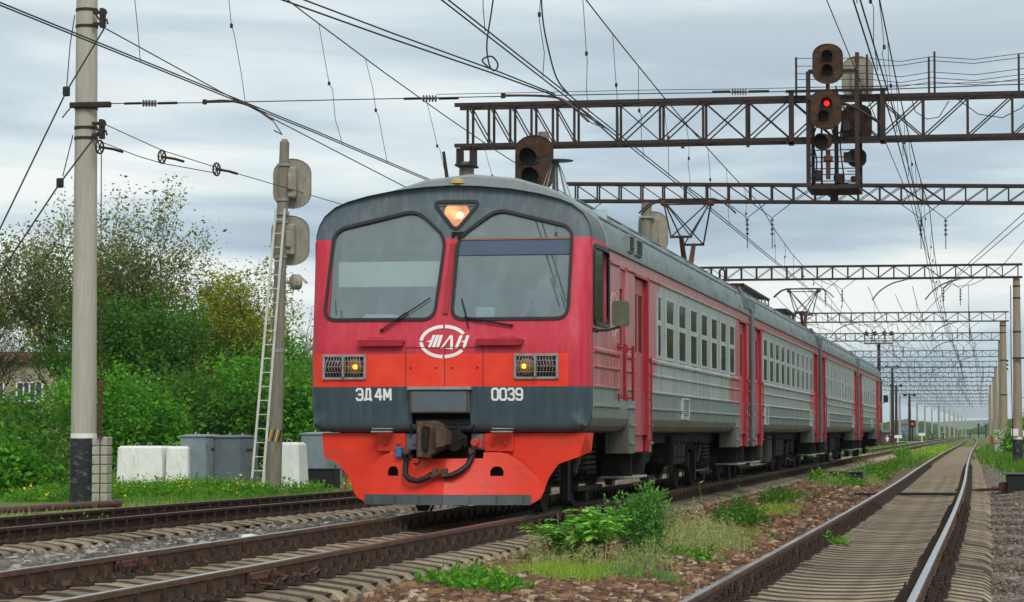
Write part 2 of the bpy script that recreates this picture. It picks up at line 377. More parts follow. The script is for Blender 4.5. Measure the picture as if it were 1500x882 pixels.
mat('infill', S(58, 47, 37), .95, var=.5, scale=22, stain=(S(112, 92, 70), .6, 9, (1, 1, 1)), bump=.6, bscale=40)

mat('lamp_red_off', S(70, 24, 28), .25, var=.2); mat('valve_red', S(190, 70, 60), .6, var=.2); mat('headbox', S(84, 98, 106), .5, var=.1, stain=(S(108, 92, 72), .5, 4, (3, 3, 1)))
mat('brass', S(176, 148, 78), .45, var=.15); mat('emblem_faded', S(214, 190, 186), .6, var=.1); mat('tint', S(78, 92, 114), .12, var=.05)
emis('lamp_amber_dim', S(120, 76, 24), .22)
mat('reflector_glow', S(236, 190, 140), .35, metal=.8, var=.1); _b = M['reflector_glow'].node_tree.nodes['Principled BSDF']; _b.inputs['Emission Color'].default_value = (*S(220, 160, 104), 1); _b.inputs['Emission Strength'].default_value = .22  # reflector bowl glows itself, standing in for the bulb's reflected light
mat('pole_right', S(150, 138, 118), .88, var=.14, scale=5, stretch=(4, 4, .4), stain=(S(122, 88, 60), .55, 2.5, (7, 7, .35)), bump=.15, bscale=50)
# ---------------------------------------------------------------- ground and tracks
GX = [(-6000, -.6), (-60, -.5), (-16, -.45), (-14.6, -.44), (-14.0, -.46), (-10.7, -.46), (-10.2, -.39), (-8.6, -.34), (-8.0, -.35), (-5.0, -.35), (-4.6, -.345), (-3.6, -.38), (-2.85, -.46), (-.6, -.48), (.05, -.46), (.5, -.41), (5, -.40), (40, -.45), (6000, -.6)]
def gz(x): return float(np.interp(x, [g[0] for g in GX], [g[1] for g in GX]))
def ground():
    ys = [-300, -50, 0, 15, 20, 30, 40, 60, 90, 130, 200, 300, 500, 900, 1600, 3000, 7000]
    xs = [g[0] for g in GX]; mb = MB(); n = len(xs)
    mb.v = [(x, y, gz(x)) for y in ys for x in xs]
    mb.f = [(j*n+i, j*n+i+1, (j+1)*n+i+1, (j+1)*n+i) for j in range(len(ys)-1) for i in range(n-1)]
    return tag(mb.build('ground', 'ground_mix'), kind='structure', label='gravel and grass ground around the railway tracks')
ground()
def sstep(y, a, b):
    t = min(1, max(0, (y-a)/(b-a))); return t*t*(3-2*t)
MAIN = lambda y: -6.50
RIGHT = lambda y: float(np.mean(np.interp(np.linspace(y-22, y+22, 11), [0, 55, 75, 105, 158, 263, 400, 700], [-1.38, -1.38, -1.56, -1.78, -2.08, -2.45, -3.1, -6.0])))
LEFT = lambda y: float(np.interp(y, [0, 33, 40, 50, 65, 90, 900], [-13.0, -12.7, -12.5, -12.0, -11.6, -11.4, -11.4]))
RP = [(-.075, -.18), (.075, -.18), (.075, -.168), (.02, -.15), (.012, -.14), (.012, -.052), (.037, -.04), (.037, -.006), (.03, 0.0), (-.03, 0.0), (-.037, -.006), (-.037, -.04), (-.012, -.052), (-.012, -.14), (-.02, -.15), (-.075, -.168)]
def make_sleeper_mesh():
    mb = MB(); sec = [(-1.35, .09), (-1.28, .135), (-1.0, .175), (-.62, .185), (-.45, .165), (-.2, .15), (.2, .15), (.45, .165), (.62, .185), (1.0, .175), (1.28, .135), (1.35, .09)]
    vs = []; fs = []
    for i, (x, h) in enumerate(sec):
        vs += [(x, -.145, -.2), (x, -.125, h-.20), (x, -.095, h-.185), (x, .095, h-.185), (x, .125, h-.20), (x, .145, -.2)]
    for i in range(len(sec)-1):
        for k in range(6): a = i*6+k; b = i*6+(k+1) % 6; fs.append((a, b, b+6, a+6))
    fs += [tuple(range(6)), tuple(range(len(vs)-6, len(vs)))]
    return mb.add(vs, fs)                    # rail seat is at z = 0
def make_fast():
    mb = MB()
    mb.box(.0, .19, -.08, .08, 0, .02); mb.hull([(.04, -.06, .02), (.04, .06, .02), (.13, -.06, .02), (.13, .06, .02), (.045, -.05, .055), (.045, .05, .055), (.10, -.045, .045), (.10, .045, .045)])
    mb.lathe([(.034, .045), (.034, .06), (.024, .062), (.024, .09), (.028, .091), (.028, .118), (.012, .119), (.012, .15), (.004, .153)], (.088, 0, 0), n=7)
    mb.lathe([(.03, .02), (.03, .045), (.02, .046), (.02, .07), (.011, .071), (.011, .09)], (.158, .0, 0), n=7)
    return mb
SLP = make_sleeper_mesh().build('sleeper', 'sleeper'); COL.objects.unlink(SLP)
FST = make_fast().build('rail_fastening', 'fastening'); COL.objects.unlink(FST)
def track(label, cx, zr, y0, y1, ys0, ys1, yf1, yl0, side_mat, top_mat, phase=0.0):
    root = T('railway_track', label, None, (0, 0, 0), kind='structure')
    st = [y0] + [y for y in np.arange(math.ceil(y0/4)*4, min(y1, 300), 4.0)] + ([y for y in np.arange(300, y1, 20.0)] if y1 > 300 else []) + [y1]
    for s in (-1, 1):
        mb = MB(); n = len(RP); vs = []; fs = []
        for y in st: vs += [(cx(y)+s*.797+px*(1 if s > 0 else 1), y, zr+pz) for px, pz in RP]
        for i in range(len(st)-1):
            for k in range(n): a = i*n+k; b = i*n+(k+1) % n; fs.append((a, b, b+n, a+n))
        mb.add(vs, fs+[tuple(range(n)), tuple(range(len(vs)-n, len(vs)))])
        rail = mb.build('rail', side_mat, root, sm=35)
        tp = MB(); m = 0
        for i, y in enumerate(st): tp.v += [(cx(y)+s*.797-.029, y, zr+.0012), (cx(y)+s*.797-.012, y, zr+.0035), (cx(y)+s*.797+.012, y, zr+.0035), (cx(y)+s*.797+.029, y, zr+.0012)]
        tp.f = [(i*4+k, i*4+k+1, i*4+k+5, i*4+k+4) for i in range(len(st)-1) for k in range(3)]
        tp.build('running_surface', top_mat, rail, sm=True, fix=False)
    far = MB(); farf = MB(); k = 0
    sv_ = [tuple(v.co) for v in SLP.data.vertices]; sf_ = [tuple(p.vertices) for p in SLP.data.polygons]
    y = ys0 + phase
    while y < yl0:
        c = cx(y); zs = zr-.188+random.uniform(-.002, .002); rz = random.uniform(-.012, .012); dy = random.uniform(-.02, .02)
        if y < ys1:
            o = inst(SLP, (c+random.uniform(-.02, .02), y+dy, zs), (0, random.uniform(-.004, .004), rz), root)
            if y < yf1:
                for s in (-1, 1):
                    for e in (0, 1):
                        f = inst(FST, (s*.797, random.uniform(-.015, .015), .002), (0, 0, math.pi*e + random.uniform(-.08, .08)), o)
        else:
            far.add([(c+vx, y+dy+vy, zs+vz) for vx, vy, vz in sv_], sf_)
        if yf1 <= y < 110:
            for s in (-1, 1):
                for e in (-1, 1): farf.hull([(c+s*.797+e*.04, y-.06, zs), (c+s*.797+e*.04, y+.06, zs), (c+s*.797+e*.18, y-.06, zs), (c+s*.797+e*.18, y+.06, zs), (c+s*.797+e*.085, y-.02, zs+.15), (c+s*.797+e*.085, y+.02, zs+.15)])
        y += .545
    if far.v: tag(far.build('sleeper', 'sleeper', root), kind='stuff', label='far sleepers of the track')
    if farf.v: tag(farf.build('rail_fastening', 'fastening', root), kind='stuff')
    return root
tr_main = track('middle track carrying the red and grey train', MAIN, 0.0, -40, 700, 14, 92, 46, 240, 'rail_side', 'rail_top', .1)
tr_right = track('nearest track on the right, curving slightly away to the left', RIGHT, -.16, -40, 700, 13, 88, 50, 260, 'rail_side', 'rail_top', .2)
tr_left = track('rusty track on the left beside the grass verge', LEFT, -.13, -40, 600, 24, 64, 54, 100, 'rail_dark', 'rail_top_dull', .3)
def fishplate(root, x, y, z, s=1):
    mb = MB(); mb.cbox(x+s*.012, x+s*.055, y-.40, y+.40, z-.145, z-.045, .012)
    for k in range(6):
        yy = y-.33+k*.132; mb.lathe([(.024, 0), (.024, .02), (.014, .021), (.014, .045)], (x+s*.055, yy, z-.095), (s, 0, 0), n=6)
    f = mb.build('fishplate', 'rust', root); return f
f = fishplate(tr_main, -5.703, 20.6, 0, 1)
mb = MB(); mb.tube([(-5.64, 20.2, -.12), (-5.58, 20.6, -.16), (-5.62, 21.3, -.11), (-5.60, 21.9, -.15), (-5.64, 22.5, -.1)], .014, 5); mb.tube([(-5.64, 20.9, -.1), (-5.6, 21.5, -.14), (-5.63, 22.2, -.1)], .012, 5)
mb.build('bond_wire', 'rust', f)
fishplate(tr_main, -7.297, 22.2, 0, 1); fishplate(tr_left, LEFT(29.5)+.797, 29.5, -.13, 1); fishplate(tr_right, -2.177, 39, -.16, -1); fishplate(tr_right, RIGHT(44)+.797, 44, -.16, 1)
# stone infill just below the sleeper tops, dark colour stands in for shaded gaps
SEC = [(-1.35, .09), (-1.28, .135), (-1.0, .175), (-.62, .185), (-.45, .165), (-.2, .15), (.2, .15), (.45, .165), (.62, .185), (1.0, .175), (1.28, .135), (1.35, .09)]
def infill(root, cx, zr, y0, y1, dep, lim, mt='infill'):
    mb = MB(); yy = np.arange(y0, y1, 6.0); dx = [d for d in (-1.35, -1.28, -1.15, -1.0, -.8, -.62, -.45, -.2, 0, .2, .45, .62, .8, 1.0, 1.15, 1.28, 1.35) if lim[0] <= d <= lim[1]]; n = len(dx)
    for y in yy: mb.v += [(cx(y)+d, y, zr-.188-.185-dep+float(np.interp(d, [q[0] for q in SEC], [q[1] for q in SEC]))) for d in dx]
    mb.f = [(i*n+k, i*n+k+1, i*n+n+k+1, i*n+n+k) for i in range(len(yy)-1) for k in range(n-1)]
    mb.build('stone_infill', mt, root, fix=False)
infill(tr_right, RIGHT, -.16, 10, 260, .005, (-1.28, 1.35)); infill(tr_main, MAIN, 0, 10, 240, .010, (-1.28, 1.28)); infill(tr_left, LEFT, -.13, 20, 110, .016, (-1.28, 1.28))
# ---------------------------------------------------------------- ballast stones
CF = Vector((-math.sin(R(10.108))*math.cos(R(2.783)), math.cos(R(10.108))*math.cos(R(2.783)), math.sin(R(2.783))))
def inview(P, mg=.12):
    r = np.array([math.cos(R(10.108)), math.sin(R(10.108)), 0]); f = np.array(CF); u = np.cross(r, f)
    d = P-np.array([0, 0, 1.04]); z = d@f; x = (d@r)/z*3950; y = (d@u)/z*3950
    return (np.abs(x) < 750*(1+mg)) & (y > -441*(1+mg)) & (z > 5)
def np_mesh(name, V, Fq, mat, parent=None, rnd=None, tri=False, sm=False, org=None):
    o0 = np.array(org if org is not None else (ORG.get(root_of(parent).name, (0, 0, 0)) if parent else (0, 0, 0)), dtype=float)
    V = (V - o0).astype(np.float32); k = Fq.shape[1]; me = bpy.data.meshes.new(name)
    me.vertices.add(len(V)); me.vertices.foreach_set('co', V.ravel())
    me.loops.add(Fq.size); me.loops.foreach_set('vertex_index', Fq.ravel().astype(np.int32))
    me.polygons.add(len(Fq)); me.polygons.foreach_set('loop_start', np.arange(0, Fq.size, k, dtype=np.int32))
    if rnd is not None:
        a = me.attributes.new('rnd', 'FLOAT', 'POINT'); a.data.foreach_set('value', np.asarray(rnd, dtype=np.float32))
    me.materials.append(M[mat]); me.update(calc_edges=True); me.validate()
    if sm: me.polygons.foreach_set('use_smooth', [True]*len(me.polygons))
    o = bpy.data.objects.new(name, me)
    if org is not None: o.location = org; ORG[o.name] = Vector(org)
    return link(o, parent)
CUBE = np.array([(-1,-1,-1),(1,-1,-1),(1,1,-1),(-1,1,-1),(-1,-1,1),(1,-1,1),(1,1,1),(-1,1,1)], float)
CF6 = np.array([(0,3,2,1),(4,5,6,7),(0,1,5,4),(1,2,6,5),(2,3,7,6),(3,0,4,7)])
def stones(name, label, mat, N, xr, yr, size, keep=None, zoff=0.0):
    x = rng.uniform(*xr, N); y = yr[0]+(yr[1]-yr[0])*rng.random(N)**1.15
    z = np.interp(x, [g[0] for g in GX], [g[1] for g in GX])
    P = np.stack([x, y, z], 1); k = inview(P)
    if keep is not None: k &= keep(x, y)
    P = P[k]; n = len(P)
    s = size*np.exp(rng.normal(0, .32, n))
    V = CUBE[None]*rng.uniform(.5, 1.0, (n, 8, 3))*np.array([1, .85, .65])
    a = rng.uniform(0, 6.28, n); t = rng.normal(0, .45, n)
    ca, sa, ct, s_ = np.cos(a), np.sin(a), np.cos(t), np.sin(t)
    X, Y, Z = V[..., 0], V[..., 1], V[..., 2]
    Y2 = Y*ct[:, None]-Z*s_[:, None]; Z2 = Y*s_[:, None]+Z*ct[:, None]
    V = np.stack([X*ca[:, None]-Y2*sa[:, None], X*sa[:, None]+Y2*ca[:, None], Z2], -1)*s[:, None, None]
    P[:, 2] += s*rng.uniform(-.1, .5, n) + zoff + .02*np.sin(P[:, 0]*5+P[:, 1]*1.7)
    V = V + P[:, None, :]
    F = (np.arange(n)[:, None, None]*8 + CF6[None]).reshape(-1, 4)
    o = np_mesh(name, V.reshape(-1, 3), F, mat, rnd=np.repeat(rng.random(n), 8))
    return tag(o, label, 'ballast', kind='stuff')
stones('ballast', 'brown crushed stones between the middle and right tracks', 'stone_brown', 62000, (-5.3, -2.3), (17, 34), .027, lambda x, y: (x > -5.3))
stones('ballast', 'brown crushed stones lying between the rails of the middle track', 'stone_brown', 15000, (-7.9, -5.3), (15, 33), .026)
stones('ballast', 'grey crushed stones between the middle and left tracks', 'stone_grey', 34000, (-11.6, -7.8), (19, 46), .032)
stones('ballast', 'grey and brown crushed stones beside and between rusty left rails', 'stone_grey', 12000, (-14.5, -11.2), (27, 58), .033)
stones('ballast', 'brown stones further along between the train and right track', 'stone_brown', 30000, (-5.1, -2.4), (34, 75), .036)
stones('ballast', 'fine brownish gravel along the right edge of the right track', 'stone_mid', 36000, (-.05, 2.6), (17, 75), .017)
stones('ballast', 'small stones sprinkled between the rails of the right track', 'stone_brown', 5000, (-2.05, -.7), (17, 50), .015, zoff=.012)
# ---------------------------------------------------------------- the train
XC, HW = -6.615, 1.76
def paintmat(name, fn):
    m = bpy.data.materials.new(name); m.use_nodes = True; nt = m.node_tree; b = nt.nodes['Principled BSDF']
    tc = nd(nt, 'ShaderNodeTexCoord').outputs['Object']; s = nd(nt, 'ShaderNodeSeparateXYZ', {0: tc})
    c, rough = fn(nt, tc, s.outputs[0], s.outputs[1], s.outputs[2])
    nt.links.new(c, b.inputs['Base Color']); sock(nt, rough, b.inputs['Roughness']); b.inputs['Specular IOR Level'].default_value = .5
    bn = nd(nt, 'ShaderNodeTexNoise', {'Vector': tc, 'Scale': 2.2, 'Detail': 3.0}).outputs[0]
    nt.links.new(nd(nt, 'ShaderNodeBump', {'Height': bn, 'Strength': .25, 'Distance': .02}).outputs[0], b.inputs['Normal'])
    M[name] = m
def noise(nt, tc, st, sc, det=6.0, off=(0, 0, 0)):
    return nd(nt, 'ShaderNodeTexNoise', {'Vector': nd(nt, 'ShaderNodeMapping', {0: tc, 3: st, 1: off}).outputs[0], 'Scale': sc, 'Detail': det, 'Roughness': .62}).outputs[0]
def gt(nt, a, b): return mth(nt, 'GREATER_THAN', a, b)
def lt(nt, a, b): return mth(nt, 'LESS_THAN', a, b)
def front_fn(nt, tc, x, y, z):
    st = noise(nt, tc, (9, 9, .7), 1.6); fi = noise(nt, tc, (1, 1, 1), 2.0)
    red = mix(nt, smooth(nt, st, .42, .72), S(196, 34, 58), S(204, 60, 80)); red = mix(nt, mth(nt, 'MULTIPLY', smooth(nt, fi, .4, .75), .5), red, S(182, 28, 52))
    ora = mix(nt, smooth(nt, fi, .35, .75), S(236, 44, 18), S(238, 76, 42))
    dk = mix(nt, smooth(nt, st, .4, .8), S(52, 70, 78), S(72, 90, 96)); dk = mix(nt, mth(nt, 'MULTIPLY', smooth(nt, fi, .45, .75), .6), dk, S(44, 58, 66))
    top = mix(nt, smooth(nt, st, .4, .8), S(74, 88, 96), S(96, 109, 115))
    inb = mth(nt, 'MULTIPLY', gt(nt, x, -1.72), lt(nt, x, 1.51))
    c = mix(nt, mth(nt, 'MULTIPLY', lt(nt, z, 2.005), inb), red, ora)
    c = mix(nt, lt(nt, z, 1.6), c, dk); c = mix(nt, gt(nt, z, 3.45), c, top)
    sp = noise(nt, tc, (1, 1, .6), 34.0, 2.0); c = mix(nt, mth(nt, 'MULTIPLY', smooth(nt, sp, .70, .76), .45), c, S(84, 60, 52))
    dr = noise(nt, tc, (14, 14, .5), 1.1, 7.0, (5, 2, 1)); c = mix(nt, mth(nt, 'MULTIPLY', smooth(nt, dr, .56, .78), .35), c, S(96, 74, 68))
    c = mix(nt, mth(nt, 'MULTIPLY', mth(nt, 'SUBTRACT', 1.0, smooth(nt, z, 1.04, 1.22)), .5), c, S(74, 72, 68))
    return c, mth(nt, 'ADD', .40, mth(nt, 'MULTIPLY', fi, .25))
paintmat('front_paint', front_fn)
def side_fn(ya, yb, seed):
    def f(nt, tc, x, y, z):
        o = (seed, seed*1.7, seed*.6)
        st = noise(nt, tc, (6, 6, .55), 1.5, off=o); fi = noise(nt, tc, (1, 1, 1), 1.3, off=o); fn_ = noise(nt, tc, (3, 3, 1), 6.0, off=o)
        red = mix(nt, smooth(nt, st, .42, .68), S(170, 54, 66), S(200, 116, 120)); red = mix(nt, mth(nt, 'MULTIPLY', smooth(nt, fn_, .45, .7), .45), red, S(166, 54, 66))
        gr = mix(nt, smooth(nt, st, .42, .72), S(142, 151, 153), S(184, 190, 190)); gr = mix(nt, mth(nt, 'MULTIPLY', smooth(nt, fn_, .5, .75), .4), gr, S(118, 126, 124))
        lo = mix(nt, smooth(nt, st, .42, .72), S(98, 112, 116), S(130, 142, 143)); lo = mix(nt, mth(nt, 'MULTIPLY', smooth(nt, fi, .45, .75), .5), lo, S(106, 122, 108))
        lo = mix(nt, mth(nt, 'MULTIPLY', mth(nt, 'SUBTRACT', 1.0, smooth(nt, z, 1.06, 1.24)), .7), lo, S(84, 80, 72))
        wob = mth(nt, 'MULTIPLY', mth(nt, 'SUBTRACT', fi, .5), .12)
        a = mth(nt, 'ADD', mth(nt, 'ADD', ya, mth(nt, 'MULTIPLY', mth(nt, 'MINIMUM', mth(nt, 'SUBTRACT', z, 2.1), 0.0), 1.0)), wob)
        a = mth(nt, 'ADD', a, mth(nt, 'MULTIPLY', mth(nt, 'MAXIMUM', mth(nt, 'SUBTRACT', z, 3.0), 0.0), 2.2))
        b = mth(nt, 'ADD', mth(nt, 'ADD', yb, mth(nt, 'MULTIPLY', mth(nt, 'MAXIMUM', mth(nt, 'SUBTRACT', z, 2.0), 0.0), 1.2)), wob)
        mid = mth(nt, 'MULTIPLY', gt(nt, y, a), lt(nt, y, b))
        c = mix(nt, mid, red, gr)
        c = mix(nt, gt(nt, z, 3.245), c, mix(nt, .35, red, S(186, 90, 94)))
        c = mix(nt, lt(nt, z, 1.61), c, lo)
        return c, mth(nt, 'ADD', .16, mth(nt, 'MULTIPLY', st, .28))
    return f
def rect(y0, y1, z0, z1): return [(y0, z0), (y1, z0), (y1, z1), (y0, z1)]
ROOF = [(1.77, 3.42), (1.76, 3.53), (1.725, 3.655), (1.66, 3.775), (1.52, 3.91), (1.31, 4.05), (1.0, 4.19), (.6, 4.31), (0, 4.375)]
ROOFF = [(x, z) for x, z in ROOF] + [(-x, z) for x, z in ROOF[-2::-1]]
LOWP = [(HW, 1.34), (1.753, 1.22), (1.715, 1.12), (1.645, 1.06), (1.545, 1.035)]
side = lambda u, v, w: (w, u, v)
def wheelset(bog, y):
    for s in (-1, 1):
        w = MB().lathe([(.10, -.06), (.36, -.05), (.44, -.065), (.475, -.065), (.475, .035), (.445, .04), (.36, .015), (.12, .06), (.10, .09)], (s*.80, y, .475), (s, 0, 0), n=28).build('wheel', 'under', bog, sm=30)
        w2 = MB(); w2.lathe([(.4765, -.06), (.4785, .033)], (s*.80, y, .475), (s, 0, 0), n=28, caps=False); w2.lathe([(.505, -.072), (.51, -.06), (.485, -.045)], (s*.775, y, .475), (s, 0, 0), n=28, caps=False)
        w2.build('wheel_tread', 'wheel_tread', bog, sm=True)
        ab = MB(); ab.cbox(s*1.0-.11, s*1.0+.11, y-.17, y+.17, .34, .66, .04); ab.lathe([(.13, 0), (.13, .03), (.09, .045)], (s*1.11, y, .49), (s, 0, 0), n=14); ab.build('axle_box', 'under_light', bog)
        for e in (-1, 1):
            sp = MB(); pts = [(s*1.0+.075*math.cos(t), y+e*.30+.075*math.sin(t), .38+t*.0085) for t in np.arange(0, 34, .55)]
            sp.tube(pts, .02, 5).build('spring', 'under_light', bog)
    MB().cyl((-.8, y, .475), (.8, y, .475), .085, n=10).build('axle', 'under', bog)
def bogie(car, yc):
    b = MB()
    poly = [(-1.75, .62), (-1.5, .74), (-.9, .72), (-.45, .5), (.45, .5), (.9, .72), (1.5, .74), (1.75, .62), (1.7, .82), (.9, .86), (.45, .68), (-.45, .68), (-.9, .86), (-1.7, .82)]
    for s in (-1, 1): b.prism(poly, lambda u, v, w, s=s: (s*w, yc+u, v), .94, 1.08)
    b.box(-1.0, 1.0, yc-.25, yc+.25, .5, .86)
    bog = b.build('bogie', 'under', car)
    for s in (-1, 1): wheelset(bog, yc+s*1.25)
    for s in (-1, 1):
        m = MB(); m.lathe([(.2, -.35), (.27, -.3), (.27, .3), (.2, .35)], (0, yc+s*.7, .5), (1, 0, 0), n=14); m.build('traction_motor', 'under', bog, sm=35)
    for s in (-1, 1):
        m = MB(); m.tube([(s*1.16, yc-.95, .48), (s*1.16, yc-.2, .86)], .05, 8); m.tube([(s*1.16, yc+.95, .48), (s*1.16, yc+.2, .86)], .05, 8); m.build('damper', 'under_light', bog)
        for e in (-.3, 0, .3):
            sp = MB(); pts = [(s*1.18+.09*math.cos(t), yc+e+.09*math.sin(t), .50+t*.011) for t in np.arange(0, 36, .55)]
            sp.tube(pts, .026, 5).build('bolster_spring', 'under_light', bog)
    m = MB()
    for s in (-1, 1):
        m = MB(); m.cbox(s*1.2-.05, s*1.2+.05, yc-1.9, yc-1.72, .16, .72, .01); m.build('guard_iron', 'under', bog)
        m = MB(); m.cbox(s*1.2-.06, s*1.2+.06, yc-1.1, yc+1.1, .26, .32, .01); m.cbox(s*1.12-.08, s*1.12+.1, yc-.12, yc+.12, .12, .3, .02); m.build('brake_beam', 'under', bog)
    return bog
def carriage(name, label, y0, L, wins, doors, wmat, cab=0, crew=None, flat_win=(), under=(), louvres=(), gang=True):
    car = T(name, label, 'train carriage', (XC, y0, 0), 'coupled carriages of the red and grey electric train', local=True)
    ys = .34 if cab < 0 else 0.0; ye = L-.34 if cab > 0 else L
    cabw = []
    if cab: cabw = [(.48, 1.70) if cab < 0 else (L-1.70, L-.48)]
    opens = [(a, b, 2.15, 3.04) for a, b in wins] + [(a, b, 1.0, 3.19) for a, b in doors] + [(a, b, 2.42, 3.33) for a, b in cabw]
    if crew: opens.append((crew[0], crew[1], 1.52, 3.21))
    # right wall
    yb = sorted(set([ys, ye] + [v for o in opens for v in o[:2]] + [v for o in opens for v in ()]))
    zb = [1.34, 1.52, 2.15, 2.42, 3.04, 3.19, 3.21, 3.33, 3.40]
    mb = MB()
    for i in range(len(yb)-1):
        if yb[i+1]-yb[i] < 1e-5: continue
        ym = (yb[i]+yb[i+1])/2
        for j in range(len(zb)-1):
            zm = (zb[j]+zb[j+1])/2
            if any(o[0] < ym < o[1] and o[2] < zm < o[3] for o in opens): continue
            mb.add([(HW, yb[i], zb[j]), (HW, yb[i+1], zb[j]), (HW, yb[i+1], zb[j+1]), (HW, yb[i], zb[j+1])], [(0, 1, 2, 3)])
        if not any(o[0] < ym < o[1] and o[2] < 1.2 for o in opens):
            for (xa, za), (xb_, zb_) in zip(LOWP[:-1], LOWP[1:]): mb.add([(xa, yb[i], za), (xa, yb[i+1], za), (xb_, yb[i+1], zb_), (xb_, yb[i], zb_)], [(3, 2, 1, 0)])
    for o in opens:                                             # reveals
        a, b, c, d = o; x1 = HW-.07
        mb.add([(HW, a, c), (HW, a, d), (x1, a, d), (x1, a, c)], [(0, 1, 2, 3)]); mb.add([(HW, b, c), (HW, b, d), (x1, b, d), (x1, b, c)], [(3, 2, 1, 0)])
        mb.add([(HW, a, d), (HW, b, d), (x1, b, d), (x1, a, d)], [(0, 1, 2, 3)]); mb.add([(HW, a, c), (HW, b, c), (x1, b, c), (x1, a, c)], [(3, 2, 1, 0)])
    bmv = mb.build('side_wall', wmat, car, fix=False)
    # left wall, ends, floor and lining
    mb = MB(); mb.add([(-HW, ys, 1.34), (-HW, ye, 1.34), (-HW, ye, 3.41), (-HW, ys, 3.41)], [(3, 2, 1, 0)])
    for (xa, za), (xb_, zb_) in zip(LOWP[:-1], LOWP[1:]): mb.add([(-xa, ys, za), (-xa, ye, za), (-xb_, ye, zb_), (-xb_, ys, zb_)], [(0, 1, 2, 3)])
    mb.build('side_wall', wmat, car, fix=False)
    mb = MB(); endp = [(x, z) for x, z in LOWP[::-1]] + [(HW, 3.40)] + ROOFF + [(-HW, 3.40)] + [(-x, z) for x, z in LOWP]
    for yy in ([L] if cab < 0 else [0.0] if cab > 0 else [0.0, L]): mb.prism(endp, lambda u, v, w: (u, w, v), yy-.012, yy+.012)
    mb.build('end_wall', wmat, car)
    mb = MB(); mb.box(-1.6, 1.6, ys+.05, ye-.05, 1.24, 1.28); mb.box(-1.66, -1.63, ys+.1, ye-.1, 1.3, 3.4); mb.box(-1.6, 1.6, ys+.6, ye-.1, 3.36, 3.39)
    for (a, b) in doors:
        for q in (a-.35, b+.35): 
            if ys+.8 < q < ye-.2: mb.box(-1.6, .45, q-.02, q+.02, 1.29, 3.35)
    mb.build('interior_lining', 'interior', car)
    mb = MB()
    if wins:
        for (a, b) in wins[1::1]:
            for q0, q1 in ((-1.55, -.35), (.25, 1.5)): MB().cbox(q0, q1, a-.5, a-.35, 1.3, 2.3, .03).build('seat_back', 'cab_dark', car)
    # roof
    mb = MB(); r0 = 1.60 if cab < 0 else 0; r1 = L-1.60 if cab > 0 else L
    n = len(ROOFF); yy = [r0, r1]
    for y in yy: mb.v += [(x, y, z) for x, z in ROOFF]
    mb.f = [(k, k+1, n+k+1, n+k) for k in range(n-1)]
    roof = mb.build('roof', 'roof_paint', car, sm=40)
    if cab:
        yq = r0 if cab < 0 else r1; d = -1 if cab < 0 else 1
        mb = MB(); cap = [(x, z) for x, z in ROOFF]; poly = cap + [(-1.2, 3.8), (1.2, 3.8)]
        mb.add([(x, yq, z) for x, z in cap] + [(x*.97, yq+d*.06, z-.015-.02*(1-abs(x)/1.75)) for x, z in cap] + [(x*.97, yq+d*.10, 3.55) for x, z in cap], [(k, k+1, n+k+1, n+k) for k in range(n-1)]+[(n+k, n+k+1, 2*n+k+1, 2*n+k) for k in range(n-1)])
        mb.build('roof_end_cap', 'roof_cap', roof, sm=30)
    mb = MB()
    for s in (1, -1):
        mb.bar((s*1.777, r0, 3.412), (s*1.777, r1, 3.412), .035, .045)
    mb.build('gutter', 'roof_paint', roof)
    mb = MB()
    for s in (1, -1): mb.bar((s*1.655, r0, 3.795), (s*1.655, r1, 3.795), .03, .025); mb.bar((s*1.36, r0, 4.03), (s*1.36, r1, 4.03), .04, .02)
    y = r0+1.8
    while y < r1:
        mb.tube([(x*1.001, y, z+.004) for x, z in ROOFF], .012, 4); y += 2.35
    mb.build('roof_seam', 'roof_paint', roof)
    # ribs
    stops = sorted([ys] + [v for a, b in doors for v in (a-.04, b+.04)] + ([crew[0]-.03, crew[1]+.03] if crew else []) + [ye])
    for zc, hgt in ((2.06, .05), (1.86, .03), (1.61, .03), (1.37, .03), (3.235, .035)):
        for a, b in zip(stops[::2], stops[1::2]):
            if zc > 2.9 and cab and (a < 1 if cab < 0 else b > L-1): 
                a = max(a, 1.8) if cab < 0 else a; b = min(b, L-1.8) if cab > 0 else b
            if b-a < .08: continue
            m = MB(); m.hull([(HW-.004, a+.03, zc-hgt), (HW-.004, b-.03, zc-hgt), (HW+.03, a+.05, zc-hgt*.3), (HW+.03, b-.05, zc-hgt*.3), (HW+.03, a+.05, zc+hgt*.3), (HW+.03, b-.05, zc+hgt*.3), (HW-.004, a+.03, zc+hgt), (HW-.004, b-.03, zc+hgt)])
            m.build('side_rib', wmat, car)
    # windows
    for a, b in wins:
        m = MB(); m.ring(rect(a-.03, b+.03, 2.12, 3.07), rect(a+.012, b-.012, 2.165, 3.025), side, HW-.05, HW+.012); m.cbox(HW-.05, HW+.010, a+.013, b-.013, 2.61, 2.69, .004)
        w = m.build('window', 'frame_grey', car)
        for z0, z1 in ((2.166, 2.61), (2.69, 3.024)):
            MB().box(HW-.006, HW+.002, a+.011, b-.011, z0, z1).build('pane', 'window_glass', w)
    for a, b in cabw:
        P = roundpoly(rect(a, b, 2.42, 3.33), .09); Po = offset(ccw(P), .055)
        m = MB(); m.ring(Po, ccw(P), side, HW-.02, HW+.022); mid = a+(b-a)*(.6 if cab < 0 else .4); m.cbox(HW-.05, HW+.005, mid-.02, mid+.02, 2.42, 3.33, .004)
        w = m.build('cab_side_window', 'rubber', car)
        q = (a, mid) if cab < 0 else (mid, b)
        MB().box(HW-.006, HW+.002, q[0]+.01, q[1]-.005, 2.43, 3.32).build('pane', 'window_glass', w)
